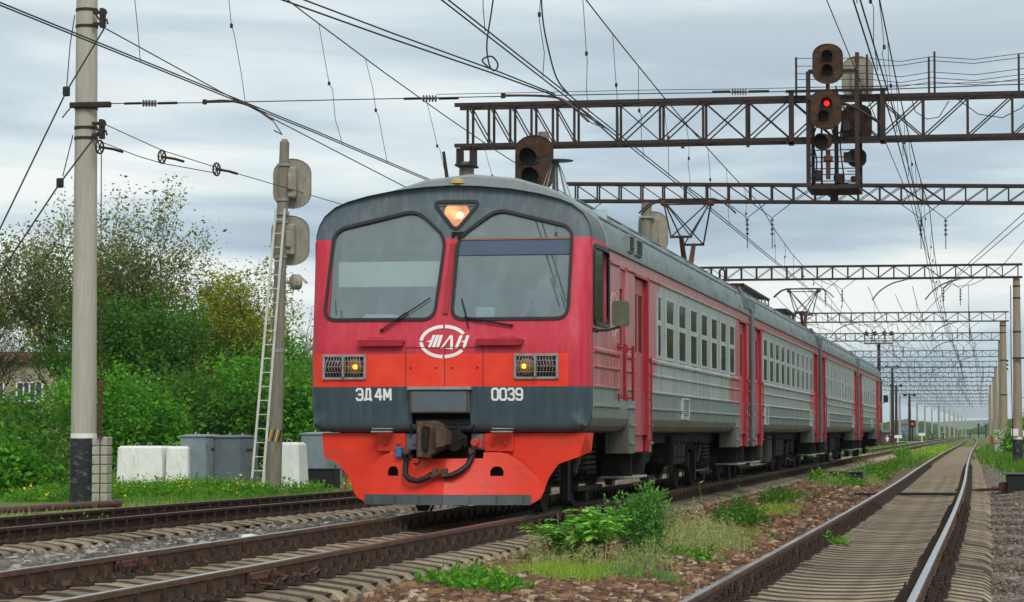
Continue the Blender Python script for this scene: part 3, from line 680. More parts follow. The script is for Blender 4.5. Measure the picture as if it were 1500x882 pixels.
    # doors
    for a, b in doors:
        ym = (a+b)/2
        for (p, q) in ((a+.012, ym-.006), (ym+.006, b-.012)):
            w0, w1 = (p+.16, q-.08) if p < ym-.3 else (p+.08, q-.16)
            wi = rect(w0, w1, 2.16, 2.97); m = MB(); m.ring(rect(p, q, .765, 3.185), wi, side, HW-.085, HW-.055)
            m.ring(rect(w0-.03, w1+.03, 2.13, 3.0), wi, side, HW-.0555, HW-.052)
            lf = m.build('door_leaf', 'door_red', car); MB().box(HW-.066, HW-.060, w0-.005, w1+.005, 2.155, 2.975).build('pane', 'window_glass', lf)
        m = MB(); m.cbox(HW-.05, HW+.018, b-.002, b+.055, .76, 3.2, .008); m.cbox(HW-.05, HW+.015, a-.04, b+.07, 3.19, 3.235, .006); m.build('door_frame', 'red_trim', car)
        m = MB(); m.tube([(HW+.05, b+.04, .9), (HW+.05, b+.04, 2.1)], .014, 6)
        for z in (.92, 1.5, 2.08): m.cbox(HW, HW+.055, b+.03, b+.05, z-.012, z+.012, .003)
        m.build('handrail', 'red_handle', car)
        for (p, q) in ((a-.60, a-.004), (b+.08, b+.50)):
            p = max(p, 0.05); q = min(q, L-.05)
            m = MB(); m.cbox(1.42, HW-.002, p, q, .745, 1.36, .012)
            sk = m.build('door_skirt', wmat, car); 
            for z in (1.13, .88): MB().cbox(HW-.003, HW+.028, p+.01, q-.01, z-.02, z+.02, .008).build('skirt_rib', wmat, sk)
        m = MB(); m.box(1.30, 1.33, a, b, .42, 1.0); m.box(1.30, 1.71, a-.02, a+.02, .42, .74); m.box(1.30, 1.71, b-.02, b+.02, .42, .74)
        st = m.build('step_well', 'under', car); MB().cbox(1.28, 1.75, a-.03, b+.03, .40, .435, .006).build('step', 'galv', st)
    if crew:
        a, b = crew
        m = MB(); wi = rect(a+.14, b-.14, 2.12, 2.95); m.ring(rect(a+.01, b-.01, 1.53, 3.2), wi, side, HW-.05, HW-.02); lf = m.build('crew_door', 'door_red', car)
        MB().box(HW-.045, HW-.037, a+.135, b-.135, 2.11, 2.96).build('pane', 'window_glass', lf)
        for yy in (a-.12, b+.14):
            m = MB(); m.tube([(HW+.085, yy, 1.46), (HW+.085, yy, 2.20)], .022, 8)
            for z in (1.5, 2.16): m.tube([(HW-.01, yy-.02, z), (HW+.085, yy, z)], .018, 6); m.cbox(HW-.003, HW+.015, yy-.05, yy+.03, z-.05, z+.05, .004)
            m.build('handrail', 'red_handle', car)
    for (a, b, z0, z1) in louvres:
        m = MB(); m.ring(rect(a, b, z0, z1), rect(a+.05, b-.05, z0+.03, z1-.03), side, HW-.003, HW+.045); m.box(HW-.003, HW+.004, a+.04, b-.04, z0+.02, z1-.02)
        lv = m.build('vent_grille', 'frame_grey', car)
        k = int((z1-z0-.06)/.035)
        for i in range(k):
            z = z0+.045+i*.035; MB().add([(HW+.005, a+.05, z+.018), (HW+.005, b-.05, z+.018), (HW+.04, b-.05, z-.004), (HW+.04, a+.05, z-.004), (HW+.005, a+.05, z+.013), (HW+.005, b-.05, z+.013), (HW+.04, b-.05, z-.009), (HW+.04, a+.05, z-.009)], [(0, 1, 2, 3), (7, 6, 5, 4), (0, 4, 5, 1), (1, 5, 6, 2), (2, 6, 7, 3), (3, 7, 4, 0)]).build('slat', 'frame_grey', lv)
    # underframe
    mb = MB(); mb.box(-1.3, 1.3, ys+.3, ye-.1, .86, 1.02); mb.box(-1.45, 1.45, ys+.1, ye-.05, 1.02, 1.06); mb.build('underframe', 'under', car)
    for (a, b, x0, x1, z0, z1, mm) in under:
        m = MB(); m.cbox(x0, x1, a, b, z0, z1, .03); bx_ = m.build('equipment_box', mm, car); m = MB()
        k = max(1, int((b-a)/.5))
        for i in range(k):
            q = a+(b-a)*(i+.5)/k; m.cbox(x1-.001, x1+.018, q-(b-a)/k*.42, q+(b-a)/k*.42, z0+.05, z1-.04, .008); m.cbox(x1+.016, x1+.04, q-.03, q+.03, z1-.14, z1-.08, .005); m.cbox(x1+.016, x1+.04, q-.03, q+.03, z0+.1, z0+.15, .005)
        m.build('box_cover', mm, bx_)
    m = MB()
    for k in range(7):
        q = 5.6+k*(L-11)/6; m.tube([(random.uniform(.9, 1.35), q-.7, random.uniform(.5, .9)), (random.uniform(.9, 1.35), q, random.uniform(.45, .8)), (random.uniform(.9, 1.35), q+.8, random.uniform(.5, .9))], .03, 6)
    for q in (7.2, 9.9): m.lathe([(.0, -.6), (.2, -.55), (.22, -.4), (.22, .4), (.2, .55), (0, .6)], (1.0, q, .68), (0, 1, 0), n=14)
    m.build('air_pipes', 'under', car)
    bogie(car, 3.55); bogie(car, L-3.55)
    if gang and cab >= 0 or cab > 0:
        m = MB()
        for k in range(4): m.cbox(-.75, .75, -.12-.13*k, -.02-.13*k, 1.1, 3.5, .03); 
        m.build('gangway_bellows', 'rubber', car)
        m = MB(); m.tube([(HW+.02, -.10, .9), (HW+.02, -.10, 3.5), (1.5, -.10, 4.0)], .045, 6); m.build('corner_duct', 'cabinet_dark', car)
    return car
W = 1.66
w1 = [(6.87, 7.30)] + [(7.93+W*k, 7.93+W*k+.98) for k in range(7)]
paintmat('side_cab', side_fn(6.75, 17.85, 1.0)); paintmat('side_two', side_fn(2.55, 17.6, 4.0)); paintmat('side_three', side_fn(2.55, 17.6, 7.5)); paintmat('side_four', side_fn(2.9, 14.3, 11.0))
ub = [(8.4, 9.6, .9, 1.40, .45, .98, 'under'), (9.8, 10.5, 1.0, 1.46, .32, .98, 'under_light'), (11.6, 13.4, .9, 1.42, .5, .98, 'under')]
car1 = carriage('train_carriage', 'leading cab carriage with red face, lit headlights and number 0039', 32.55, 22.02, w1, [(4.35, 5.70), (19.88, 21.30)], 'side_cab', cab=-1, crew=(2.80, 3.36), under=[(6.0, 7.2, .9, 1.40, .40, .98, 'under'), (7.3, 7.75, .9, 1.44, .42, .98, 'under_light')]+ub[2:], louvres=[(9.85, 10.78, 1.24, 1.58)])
wm = [(2.8+W*k, 2.8+W*k+.98) for k in range(10)]
car2 = carriage('train_carriage', 'second carriage with raised pantograph at its near end, next to cab car', 55.20, 21.45, wm, [(.8, 2.1), (19.4, 20.7)], 'side_two', under=[(5.6, 6.5, .9, 1.42, .34, .98, 'under_light'), (7.2, 8.6, .9, 1.46, .32, .98, 'under_light'), (10.2, 12.6, .9, 1.42, .45, .98, 'under')], louvres=[(2.9, 3.7, 1.2, 1.62), (17.6, 18.4, 1.2, 1.6)])
car3 = carriage('train_carriage', 'third carriage with raised pantograph at its far end, behind the second', 77.40, 21.45, wm, [(.8, 2.1), (19.4, 20.7)], 'side_three', under=[(7.0, 8.6, .9, 1.42, .34, .98, 'under'), (10.2, 12.6, .9, 1.42, .45, .98, 'under')], louvres=[(2.9, 3.7, 1.2, 1.62), (17.6, 18.4, 1.2, 1.6)])
w4 = [(21.2-b, 21.2-a) for a, b in w1][::-1]
car4 = carriage('train_carriage', 'last carriage at the far end of the train with its own cab', 99.55, 21.2, w4, [(.8, 2.1), (15.5, 16.85)], 'side_four', cab=1, crew=(17.84, 18.4), under=[(7.0, 8.6, .9, 1.42, .34, .98, 'under')], louvres=[(10.4, 11.3, 1.24, 1.58)])
# ---- cab face
def rake(z): return .30*max(0, (z-2.05)/1.4)**1.15 + (.035*(1.6-z)/.56 if z < 1.6 else 0)
half = [(0, 1.04), (.8, 1.04), (1.45, 1.04), (1.625, 1.05), (1.715, 1.11), (1.75, 1.2), (HW, 1.34), (HW, 1.6), (HW, 2.0), (HW, 2.5), (HW, 3.0), (HW, 3.40), (1.75, 3.52), (1.715, 3.64), (1.645, 3.755), (1.51, 3.865), (1.34, 3.935), (1.1, 4.0), (.75, 4.065), (.35, 4.105), (0, 4.12)]
def densify(P, d):
    out = []
    for a, b in zip(P[:-1], P[1:]):
        n = max(1, int(math.hypot(b[0]-a[0], b[1]-a[1])/d))
        out += [(a[0]+(b[0]-a[0])*k/n, a[1]+(b[1]-a[1])*k/n) for k in range(n)]
    return out
hr = densify(half, .12); OUT = hr + [half[-1]] + [(-x, z) for x, z in hr[1:][::-1]]
def cabface(car, flip=None):
    ymap = (lambda y: y) if flip is None else (lambda y: flip-y)
    n = len(OUT); nor = []
    for i in range(n):
        a = Vector(OUT[i-1]); b = Vector(OUT[(i+1) % n]); e = (b-a).normalized(); nor.append((-e.y, e.x))       # inward for CCW
    def rad(i): return .10 if nor[i][1] > .6 else .25
    rings = []
    for ph in (0, 18, 36, 54, 72, 90):
        p = R(ph); ring = []
        for i in range(n):
            r = rad(i); d = r*(1-math.sin(p)); y = r*(1-math.cos(p)); x = OUT[i][0]+nor[i][0]*d; z = OUT[i][1]+nor[i][1]*d
            ring.append((x, y, z))
        rings.append(ring)
    rings.append([(OUT[i][0], .36, OUT[i][1]) for i in range(n)])
    mb = MB()
    for k, ring in enumerate(rings): mb.v += [(x, ymap(y+rake(z)*(1-min(1, y/.36))**.8), z) for x, y, z in ring]
    for k in range(len(rings)-1): mb.f += [(k*n+i, k*n+(i+1) % n, (k+1)*n+(i+1) % n, (k+1)*n+i) for i in range(n)]
    # roof part of the mask runs back to the raised roof
    idx = [i for i in range(n) if OUT[i][1] > 3.38]; idx.sort(key=lambda i: -OUT[i][0]); b0 = len(mb.v)
    for y in (.36, 1.72): mb.v += [(OUT[i][0], ymap(y), OUT[i][1]+(.0 if y < .5 else .004)) for i in idx]
    m_ = len(idx); mb.f += [(b0+k, b0+k+1, b0+m_+k+1, b0+m_+k) for k in range(m_-1)]
    # front plate with window openings
    inner = [(x, z) for x, y, z in rings[0]]
    pts = list(inner); edges = [(i, (i+1) % n) for i in range(n)]
    for P in HOLES:
        s0 = len(pts); pts += P; edges += [(s0+i, s0+(i+1) % len(P)) for i in range(len(P))]
    for x in np.arange(-1.6, 1.61, .16):
        for z in np.arange(1.1, 4.1, .1):
            if inpoly(x, z, inner) and min(abs(inner[i][0]-x)+abs(inner[i][1]-z) for i in range(n)) > .05 and not any(inpoly(x, z, P) for P in HOLES): pts.append((float(x), float(z)))
    r = delaunay_2d_cdt([Vector(p) for p in pts], edges, [], 0, 1e-5)
    vs = [(v.x, ymap(rake(v.y)), v.y) for v in r[0]]; fs = []
    for f in r[2]:
        cx = sum(r[0][i].x for i in f)/3; cz = sum(r[0][i].y for i in f)/3
        if inpoly(cx, cz, inner) and not any(inpoly(cx, cz, P) for P in HOLES): fs.append(tuple(f))
    mb.add(vs, fs)
    o = mb.build('cab_face', 'front_paint', car, fix=False)
    bm = bmesh.new(); bm.from_mesh(o.data); bmesh.ops.remove_doubles(bm, verts=bm.verts, dist=.0008); bmesh.ops.recalc_face_normals(bm, faces=bm.faces)
    bm.to_mesh(o.data); bm.free()
    o.data.polygons.foreach_set('use_smooth', [True]*len(o.data.polygons)); o.data.set_sharp_from_angle(angle=R(38))
    return o
LW = ccw(roundpoly([(-1.57, 2.44), (-.18, 2.44), (-.085, 3.46), (-.47, 3.81), (-1.50, 3.57)], .15, 6))
RW = ccw(roundpoly([(.045, 2.44), (1.49, 2.44), (1.51, 3.57), (.56, 3.81), (.085, 3.46)], .15, 6))
LM = ccw(roundpoly([(-.25, 3.91), (.33, 3.91), (.04, 3.55)], .09, 6))
HOLES = [LW, RW, LM, [(-.43, .9), (.31, .9), (.285, 1.27), (-.45, 1.27)]]
face = cabface(car1)
fm = lambda u, v, w: (u, rake(v)+w, v)
for P, nm in ((LW, 0), (RW, 1)):
    g = MB(); g.ring(offset(P, .024), offset(P, -.014), fm, .05, -.022); gk = g.build('windscreen_gasket', 'rubber', car1, sm=30)
    g = MB(); g.add([fm(u, v, .018) for u, v in P], [tuple(range(len(P)))]); g.build('windscreen', 'windscreen', car1)
g = MB(); g.ring(offset(LM, .028), offset(LM, -.012), fm, .05, -.02)
hl = g.build('headlight', 'rubber', car1)
MB().add([fm(u, v, .012) for u, v in LM], [tuple(range(len(LM)))]).build('lens', 'lamp_glass', hl)
m = MB(); yc = rake(3.76)
m.lathe([(.02, .17), (.08, .15), (.125, .10), (.155, .04), (.16, .03)], (.04, yc, 3.765), (0, 1, 0), n=20, caps=False); m.build('reflector', 'reflector_glow', hl, sm=True, fix=False)
m = MB(); m.lathe([(.0, .0), (.035, .02), (.045, .05), (.03, .09), (0, .1)], (.07, yc+.03, 3.75), (0, 1, 0), n=12, caps=False); m.build('bulb', 'lamp_warm', hl, sm=True)
m = MB(); m.box(-.28, .36, yc+.19, yc+.2, 3.5, 3.95); m.build('housing', 'frame_grey', hl)
# face details
P = [(-.065, 2.50), (-.005, 2.50), (.05, 3.385), (-.01, 3.385)]
MB().prism(P, lambda u, v, w: (u, rake(v)+w, v), .0, -.03).build('centre_strip', 'red_trim', car1)
m = MB(); m.tube([(.0, rake(3.5)-.03, 3.515), (.14, rake(3.5)-.03, 3.52)], .014, 6); m.cbox(.0, .04, rake(3.5)-.05, rake(3.5)+.01, 3.47, 3.53, .005); m.cbox(.08, .12, rake(3.5)-.05, rake(3.5)+.01, 3.44, 3.50, .005); m.build('washer_nozzle', 'black', car1)
for x0, x1, z0, z1 in ((-1.12, -.53, 2.10, 2.165), (.37, .96, 2.105, 2.17)):
    m = MB(); m.prism([(x0, z1), (x0+.03, z1+.012), (x1-.03, z1+.012), (x1, z1), (x1-.02, z0), (x0+.02, z0)], lambda u, v, w: (u, w, v), .03, -.085); m.build('footboard', 'red_trim', car1)
for x0 in (-1.03, .64):
    z0 = 2.205; MB().prism(rect(x0, x0+.24, z0, z0+.19), lambda u, v, w: (u, rake(v)+w, v), .01, -.008).build('wiper_plate', 'front_paint', car1)
def wiper(px, pz, tips):
    m = MB(); f = lambda x, z, d=.045: (x, rake(z)-d, z)
    m.lathe([(.02, 0), (.02, .05)], f(px, pz, 0), (0, -1, 0), n=8)
    m.tube([f(px, pz), f(*tips[0])], .009, 5); m.tube([f(px+.02, pz-.015), f(tips[0][0]+.02, tips[0][1]-.02)], .006, 5)
    w = m.build('wiper', 'black', car1)
    MB().tube([f(*tips[1], .03), f(*tips[2], .03)], .008, 4).build('blade', 'rubber', w)
wiper(-.83, 2.30, [(-.52, 2.52), (-.60, 2.46), (-.23, 2.70)]); wiper(.80, 2.35, [(.21, 2.46), (.16, 2.69), (.27, 2.31)])
for x0, x1, lit in ((-1.57, -1.02, 1), (.84, 1.39, -1)):
    z0, z1 = 1.69, 2.0; xm = (x0+x1)/2; m = MB()
    m.ring(rect(x0, x1, z0, z1), rect(x0+.03, x1-.03, z0+.03, z1-.03), lambda u, v, w: (u, w, v), .004, -.03)
    for a in (x0+.02, x1-.02):
        for b in (z0+.02, z1-.02): m.lathe([(.012, 0), (.012, .012)], (a, -.03, b), (0, -1, 0), n=6)
    lt_ = m.build('buffer_light', 'galv', car1)
    MB().box(x0+.025, x1-.025, -.006, .0, z0+.025, z1-.025).build('housing', 'black', lt_)
    for k, s in enumerate((-1, 1)):
        cx = xm+s*.125
        m = MB(); m.lathe([(.105, -.0), (.10, .02), (.06, .035), (0, .038)], (cx, -.006, (z0+z1)/2), (0, -1, 0), n=16, caps=False)
        m.build('lamp', 'lamp_amber_dim' if s == lit else 'lamp_red_off', lt_, sm=True)
        if s == lit: MB().lathe([(0, 0), (.03, .006), (.03, .02), (0, .03)], (cx+.02*s, -.042, (z0+z1)/2), (0, -1, 0), n=10, caps=False).build('bulb', 'lamp_amber', lt_, sm=True)
    m = MB(); bul = lambda x, z: -.035-.06*(1-((z-(z0+z1)/2)/.125)**2)
    for k in range(13):
        x = x0+.05+k*(x1-x0-.10)/12; sl = -.035 if x < xm else .035
        m.tube([(x+sl*.8*(abs(q)/.12)*(-1), bul(x, (z0+z1)/2+q), (z0+z1)/2+q) for q in (-.12, -.08, -.04, 0, .04, .08, .12)], .0042, 4)
    for q in (-.07, 0, .07): m.tube([(x0+.03, -.03, (z0+z1)/2+q)] + [(x, bul(x, (z0+z1)/2+q)-.003, (z0+z1)/2+q) for x in (x0+.08, xm, x1-.08)] + [(x1-.03, -.03, (z0+z1)/2+q)], .0042, 4)
    m.build('grille', 'galv', lt_); MB().cbox(xm-.012, xm+.012, -.11, -.03, z0+.03, z1-.03, .004).build('divider', 'galv', lt_)
# panel joints on the orange band and the headstock box
m = MB()
for x in (-.52, -.03, .45): m.box(x-.004, x+.004, -.0035, .001, 1.60, 2.08)
m.box(-.52, .45, -.0035, .001, 2.078, 2.086); m.build('panel_joint', 'cab_dark', car1)
m = MB()
for x in (-.46, -.14, .06, .38): m.lathe([(.012, 0), (.012, .006)], (x, 0, 1.83), (0, -1, 0), n=8)
m.build('panel_screw', 'black', car1)
m = MB(); m.cbox(-.45, .29, -.10, .2, 1.275, 1.55, .012); hb = m.build('headstock_box', 'headbox', car1)
m = MB(); m.cbox(-.48, .32, -.125, .1, 1.555, 1.595, .008); m.build('lip', 'galv', hb)
m = MB()
for x in (-.44, .265): m.box(x, x+.015, -.106, -.09, 1.29, 1.54)
m.box(-.44, .28, -.106, -.09, 1.28, 1.295); m.build('edge_trim', 'rust', hb)
for x in (-.92, .58):
    m = MB(); m.cbox(x, x+.26, -.12, .02, 1.075, 1.09, .003); m.cbox(x-.01, x+.25, -.13, .02, 1.035, 1.055, .003); m.build('footstep', 'galv', car1)
# recess behind the coupler
m = MB(); m.box(-.5, .36, .35, .38, .7, 1.3); m.box(-.5, .36, .03, .36, 1.275, 1.285); m.box(-.475, -.45, .03, .36, 1.03, 1.27); m.box(.32, .345, .03, .36, 1.03, 1.27); m.build('coupler_recess', 'under', car1)
# plough
fp = lambda u, v, w: (u, w, v)
outer = [(-1.62, 1.03), (-1.60, .73), (-1.43, .66), (-1.30, .52), (-1.24, .36), (-1.2, .26), (-.9, .26), (-.76, .80), (-.54, .86), (-.54, 1.03)]
outr = [(.45, 1.03), (.45, .86), (.68, .80), (1.1, .26), (1.15, .25), (1.24, .48), (1.36, .65), (1.62, .74), (1.70, 1.03)]
m = MB(); m.prism(outer, fp, .20, .17); m.build('plough_wing', 'plough', car1)
m = MB(); m.prism(outr, fp, .20, .17)
m.hull([(1.62, .17, .74), (1.70, .17, 1.03), (1.62, .20, .74), (1.70, .20, 1.03), (1.74, .55, 1.03), (1.72, .50, .80), (1.70, .55, 1.03), (1.68, .5, .8)])
pl = m.build('plough_wing', 'plough', car1)
yv = lambda u, z: .16 - (.42*(1-abs(u+.02)/1.3)*(1-(z-.16)/1.1))
def vplate(P, off=0.0, th=.02):
    pts = list(P); n0 = len(pts); xs = np.arange(-1.3, 1.31, .13)
    for x in xs:
        for z in np.arange(.2, .9, .1):
            if inpoly(x, z, P) : pts.append((float(x), float(z)))
    r = delaunay_2d_cdt([Vector(p) for p in pts], [(i, (i+1) % n0) for i in range(n0)], [], 0, 1e-5)
    fs = []
    for f in r[2]:
        cx = sum(r[0][i].x for i in f)/3; cz = sum(r[0][i].y for i in f)/3
        if inpoly(cx, cz, P) and not any(inpoly(cx, cz, H) for H in PH): fs.append(tuple(f))
    m = MB(); m.add([(v.x, yv(v.x, v.y)+off, v.y) for v in r[0]], fs); return m
PH = []
def arch(cx, z0, w, h): return [(cx-w/2, z0), (cx+w/2, z0), (cx+w/2, z0+h*.55), (cx+w*.3, z0+h*.92), (cx, z0+h), (cx-w*.3, z0+h*.92), (cx-w/2, z0+h*.55)]
inner = [(-1.04, .18), (1.05, .17), (1.14, .22), (1.20, .34), (1.12, .47), (.92, .66), (.75, .77), (.66, .79), (.45, .79), (.45, .715), (-.54, .715), (-.54, .79), (-.70, .79), (-.8, .76), (-1.0, .60), (-1.20, .42), (-1.2, .30), (-1.14, .22)]
h1, h2 = arch(-.68, .5, .14, .12), arch(.62, .5, .16, .12)
inner2 = inner
PH = [h1, h2]
pts_save = inner
def vplate_holes(P, Hs):
    pts = list(P); ed = [(i, (i+1) % len(P)) for i in range(len(P))]
    for H in Hs:
        s0 = len(pts); pts += H; ed += [(s0+i, s0+(i+1) % len(H)) for i in range(len(H))]
    for x in np.arange(-1.3, 1.31, .13):
        for z in np.arange(.2, .9, .1):
            if inpoly(x, z, P) and not any(inpoly(x, z, H) for H in Hs): pts.append((float(x), float(z)))
    r = delaunay_2d_cdt([Vector(p) for p in pts], ed, [], 0, 1e-5); fs = []
    for f in r[2]:
        cx = sum(r[0][i].x for i in f)/3; cz = sum(r[0][i].y for i in f)/3
        if inpoly(cx, cz, P) and not any(inpoly(cx, cz, H) for H in Hs): fs.append(tuple(f))
    return MB().add([(v.x, yv(v.x, v.y), v.y) for v in r[0]], fs)
vp = vplate_holes(inner, [h1, h2]).build('plough_blade', 'plough', pl)
sm_ = vp.modifiers.new('thick', 'SOLIDIFY'); sm_.thickness = .025; sm_.offset = 0
m = MB(); m.box(-.85, .85, .2, .22, .44, .72); m.build('back_plate', 'black', pl)
xs = np.linspace(-1.05, 1.04, 13); m = MB()
for a, b in zip(xs[:-1], xs[1:]):
    for (u, v, t) in ((a, b, 0),): m.add([(u, yv(u, .25)-.022, .275), (v, yv(v, .25)-.022, .275), (v, yv(v, .16)-.03, .150), (u, yv(u, .16)-.03, .150), (u, yv(u, .25)-.004, .275), (v, yv(v, .25)-.004, .275), (v, yv(v, .16)-.004, .150), (u, yv(u, .16)-.004, .150)], [(0, 1, 2, 3), (7, 6, 5, 4), (0, 4, 5, 1), (3, 2, 6, 7)])
stp = m.build('plough_edge_strip', 'plough_strip', pl)
m = MB()
for x in np.linspace(-.95, .95, 7):
    for z in (.18, .215, .25): m.lathe([(.009, 0), (.009, .01)], (x, yv(x, z)-.032, z), (0, -1, 0), n=6)
m.build('rivets', 'plough_strip', stp)
for x0, x1 in ((-.9, -.54), (.45, .81)):
    m = MB(); m.cbox(x0, x1, .10, .165, .80, 1.025, .008); b_ = m.build('plough_bracket', 'plough', pl); m = MB()
    for x in (x0+.11, x1-.09): m.lathe([(.028, 0), (.028, .02), (.018, .022), (.018, .04)], (x, .10, .90), (0, -1, 0), n=6)
    m.build('bolt', 'plough', b_)
for x0, x1 in ((-.54, -.36), (.28, .45)):
    m = MB(); m.cbox(x0+.002, x1, .12, .16, .82, 1.02, .006); m.lathe([(.03, 0), (.03, .03)], ((x0+x1)/2+.03, .12, .92), (0, -1, 0), n=8); m.build('hanger_bracket', 'cabinet_dark', car1)
# automatic coupler
m = MB(); m.prism([(-.33, .72), (-.33, 1.175), (-.10, 1.18), (-.06, 1.15), (.0, 1.1), (.0, .84), (-.08, .80), (-.2, .74)], fp, .15, -.25)
m.hull([(-.30, -.34, .74), (-.24, -.34, .74), (-.30, -.34, 1.16), (-.24, -.34, 1.16), (-.33, -.2, .72), (-.15, -.2, .72), (-.33, -.2, 1.17), (-.15, -.2, 1.17)])
m.hull([(-.09, -.25, .84), (-.09, -.25, 1.12), (.08, -.46, 1.07), (.08, -.46, .88), (.10, -.2, 1.05), (.10, -.2, .90), (-.05, -.44, 1.10), (-.05, -.44, .85)])
cp = m.build('coupler', 'coupler', car1)
m = MB(); m.prism([(-.25, .82), (-.18, .82), (-.16, 1.1), (-.22, 1.12), (-.25, 1.08)], fp, -.26, -.345); m.build('coupler_lock', 'under', cp)
m = MB(); m.lathe([(.12, 0), (.14, .1), (.12, .3)], (.10, -.1, .93), (0, 1, 0), n=14); m.cbox(-.4, .28, .02, .2, 1.12, 1.2, .01); m.bar((.15, -.02, 1.15), (.17, -.05, .9), .035); m.tube([(.17, -.1, .95), (.24, -.08, .98), (.24, -.05, .86)], .03, 7); m.build('coupler_gear', 'under', cp)
m = MB(); m.tube([(-.27, -.3, .74), (-.27, -.32, .68), (-.31, -.34, .64), (-.34, -.34, .66)], .014, 5); m.build('hook_rod', 'under', cp)
m = MB(); m.tube([(-.50, -.02, .72), (-.50, -.10, .62), (-.485, -.17, .52), (-.42, -.20, .455), (-.32, -.21, .44), (-.22, -.21, .475), (-.14, -.2, .53)], .036, 8); h_ = m.build('brake_hose', 'rubber', car1, sm=True)
m = MB(); m.lathe([(.04, 0), (.045, .06), (.03, .1)], (-.16, -.2, .50), (1, .1, .3), n=8); m.cbox(-.14, -.07, -.24, -.16, .50, .60, .01); m.build('hose_coupling', 'coupler', h_)
m = MB(); m.tube([(.33, .0, .80), (.32, -.06, .72), (.28, -.12, .63), (.2, -.17, .56), (.1, -.2, .51), (.02, -.2, .50), (-.04, -.2, .54)], .036, 8); h_ = m.build('brake_hose', 'rubber', car1, sm=True)
m = MB(); m.cbox(-.03, .05, -.25, -.16, .49, .60, .012); m.lathe([(.04, 0), (.05, .08)], (.31, -.02, .76), (.1, .3, 1), n=8); m.build('hose_coupling', 'coupler', h_)
m = MB(); m.lathe([(.05, -.03), (.06, .05), (.03, .09)], (-.50, -.01, .80), (0, -1, 0), n=8); m.cbox(-.56, -.44, -.02, .05, .70, .76, .01); m.bar((-.5, -.06, .8), (-.5, -.06, .95), .012); v_ = m.build('brake_valve', 'coupler', car1)
MB().cbox(-.64, -.56, -.05, .05, .73, .86, .01).build('valve_handle', 'blue_valve', v_)
m = MB(); m.lathe([(.05, -.03), (.06, .05), (.04, .09)], (.36, -.02, .91), (0, -1, 0), n=8); m.cbox(.36, .45, -.05, .05, .84, .96, .012); m.bar((.40, -.08, .92), (.44, -.08, 1.02), .014); m.build('brake_valve', 'valve_red', car1)
# writing and emblem
GL = {'0': [[(0,.55),(0,.85),(.2,1),(.42,1)],[(.58,1),(.8,1),(1,.85),(1,.55)],[(1,.45),(1,.15),(.8,0),(.58,0)],[(.42,0),(.2,0),(0,.15),(0,.45)]],
 '3': [[(0,.85),(.2,1),(.42,1)],[(.58,1),(.8,1),(.95,.85),(.95,.65),(.7,.52),(.4,.52)],[(.9,.45),(1,.3),(1,.15),(.8,0),(.58,0)],[(.42,0),(.2,0),(0,.15)]],
 '9': [[(.42,1),(.2,1),(0,.85),(0,.6),(.2,.45),(.42,.45)],[(.58,1),(.8,1),(1,.85),(1,.15),(.8,0),(.58,0)],[(.58,.45),(.85,.45)],[(.42,0),(.2,0),(0,.12)]],
 'E': [[(0,.82),(.2,1),(.42,1)],[(.58,1),(.8,1),(1,.8),(1,.55)],[(1,.45),(1,.2),(.8,0),(.58,0)],[(.42,0),(.2,0),(0,.18)],[(.35,.5),(.85,.5)]],
 'D': [[(.18,.14),(.3,1),(.85,1)],[(.85,.88),(.85,.14)],[(0,-.05),(0,.08),(.42,.08)],[(.55,.08),(1,.08),(1,-.05)]],
 '4': [[(.6,1),(0,.3),(.5,.3)],[(.75,1),(.75,.4)],[(.75,.22),(.75,0)],[(.6,.3),(1.05,.3)]],
 'M': [[(0,0),(0,1)],[(.1,.95),(.48,.25)],[(.55,.25),(.9,.95)],[(1,1),(1,0)]]}
def stroke(m, pts, w, y):
    for a, b in zip(pts[:-1], pts[1:]):
        a = Vector(a); b = Vector(b); d = (b-a).normalized(); nn = Vector((-d.y, d.x))*w/2; a = a-d*w*.22; b = b+d*w*.22
        q = [a+nn, b+nn, b-nn, a-nn]; m.prism([(p.x, p.y) for p in q], lambda u, v, t: (u, rake(v)+t, v), -.002, -.0045-random.random()*.0008)
def text(s, x0, z0, cw, ch, adv, name='number_marking'):
    m = MB()
    for i, c in enumerate(s):
        if c == ' ': continue
        for st in GL[c]: stroke(m, [(x0+i*adv+p[0]*cw, z0+p[1]*ch) for p in st], .026, 0)
    return m.build(name, 'lettering', face)
text('ED', -1.145, 1.437, .078, .135, .108, 'class_marking'); text('4M', -.905, 1.437, .080, .135, .112, 'class_marking'); text('0039', .565, 1.437, .072, .135, .1)
m = MB(); ex, ez, ea, eb = -.045, 2.155, .285, .188
def ell(t, k): return (ex+(ea+k)*math.cos(t), ez+(eb+k)*math.sin(t))
for (a0, a1) in ((30, 88), (93, 176), (182, 268), (273, 325)):
    ts = np.linspace(R(a0), R(a1), 14)
    for t0, t1 in zip(ts[:-1], ts[1:]):
        m.prism([ell(t0, .02), ell(t1, .02), ell(t1, -.022), ell(t0, -.022)], lambda u, v, t: (u, rake(v)+t, v), -.001, -.004)
def px(x, y): return (ex+(x-340)*.001327, ez-(y-262)*.001327)
for P in ([(235,200),(262,200),(215,322),(190,322)], [(268,200),(298,200),(258,320),(228,320)], [(302,200),(332,200),(295,320),(268,320)], [(175,262),(228,243),(220,268)],
          [(395,205),(420,200),(332,322),(308,330)], [(404,212),(424,206),(430,335),(402,322)], [(334,324),(420,322),(428,336),(345,326)],
          [(490,205),(520,205),(475,325),(445,325)], [(552,205),(582,205),(545,325),(517,325)], [(498,268),(538,250),(534,270)]):
    m.prism([px(*p) for p in P], lambda u, v, t: (u, rake(v)+t, v), -.001, -.0045-random.random()*.001)
m.build('railway_emblem', 'lettering', face)
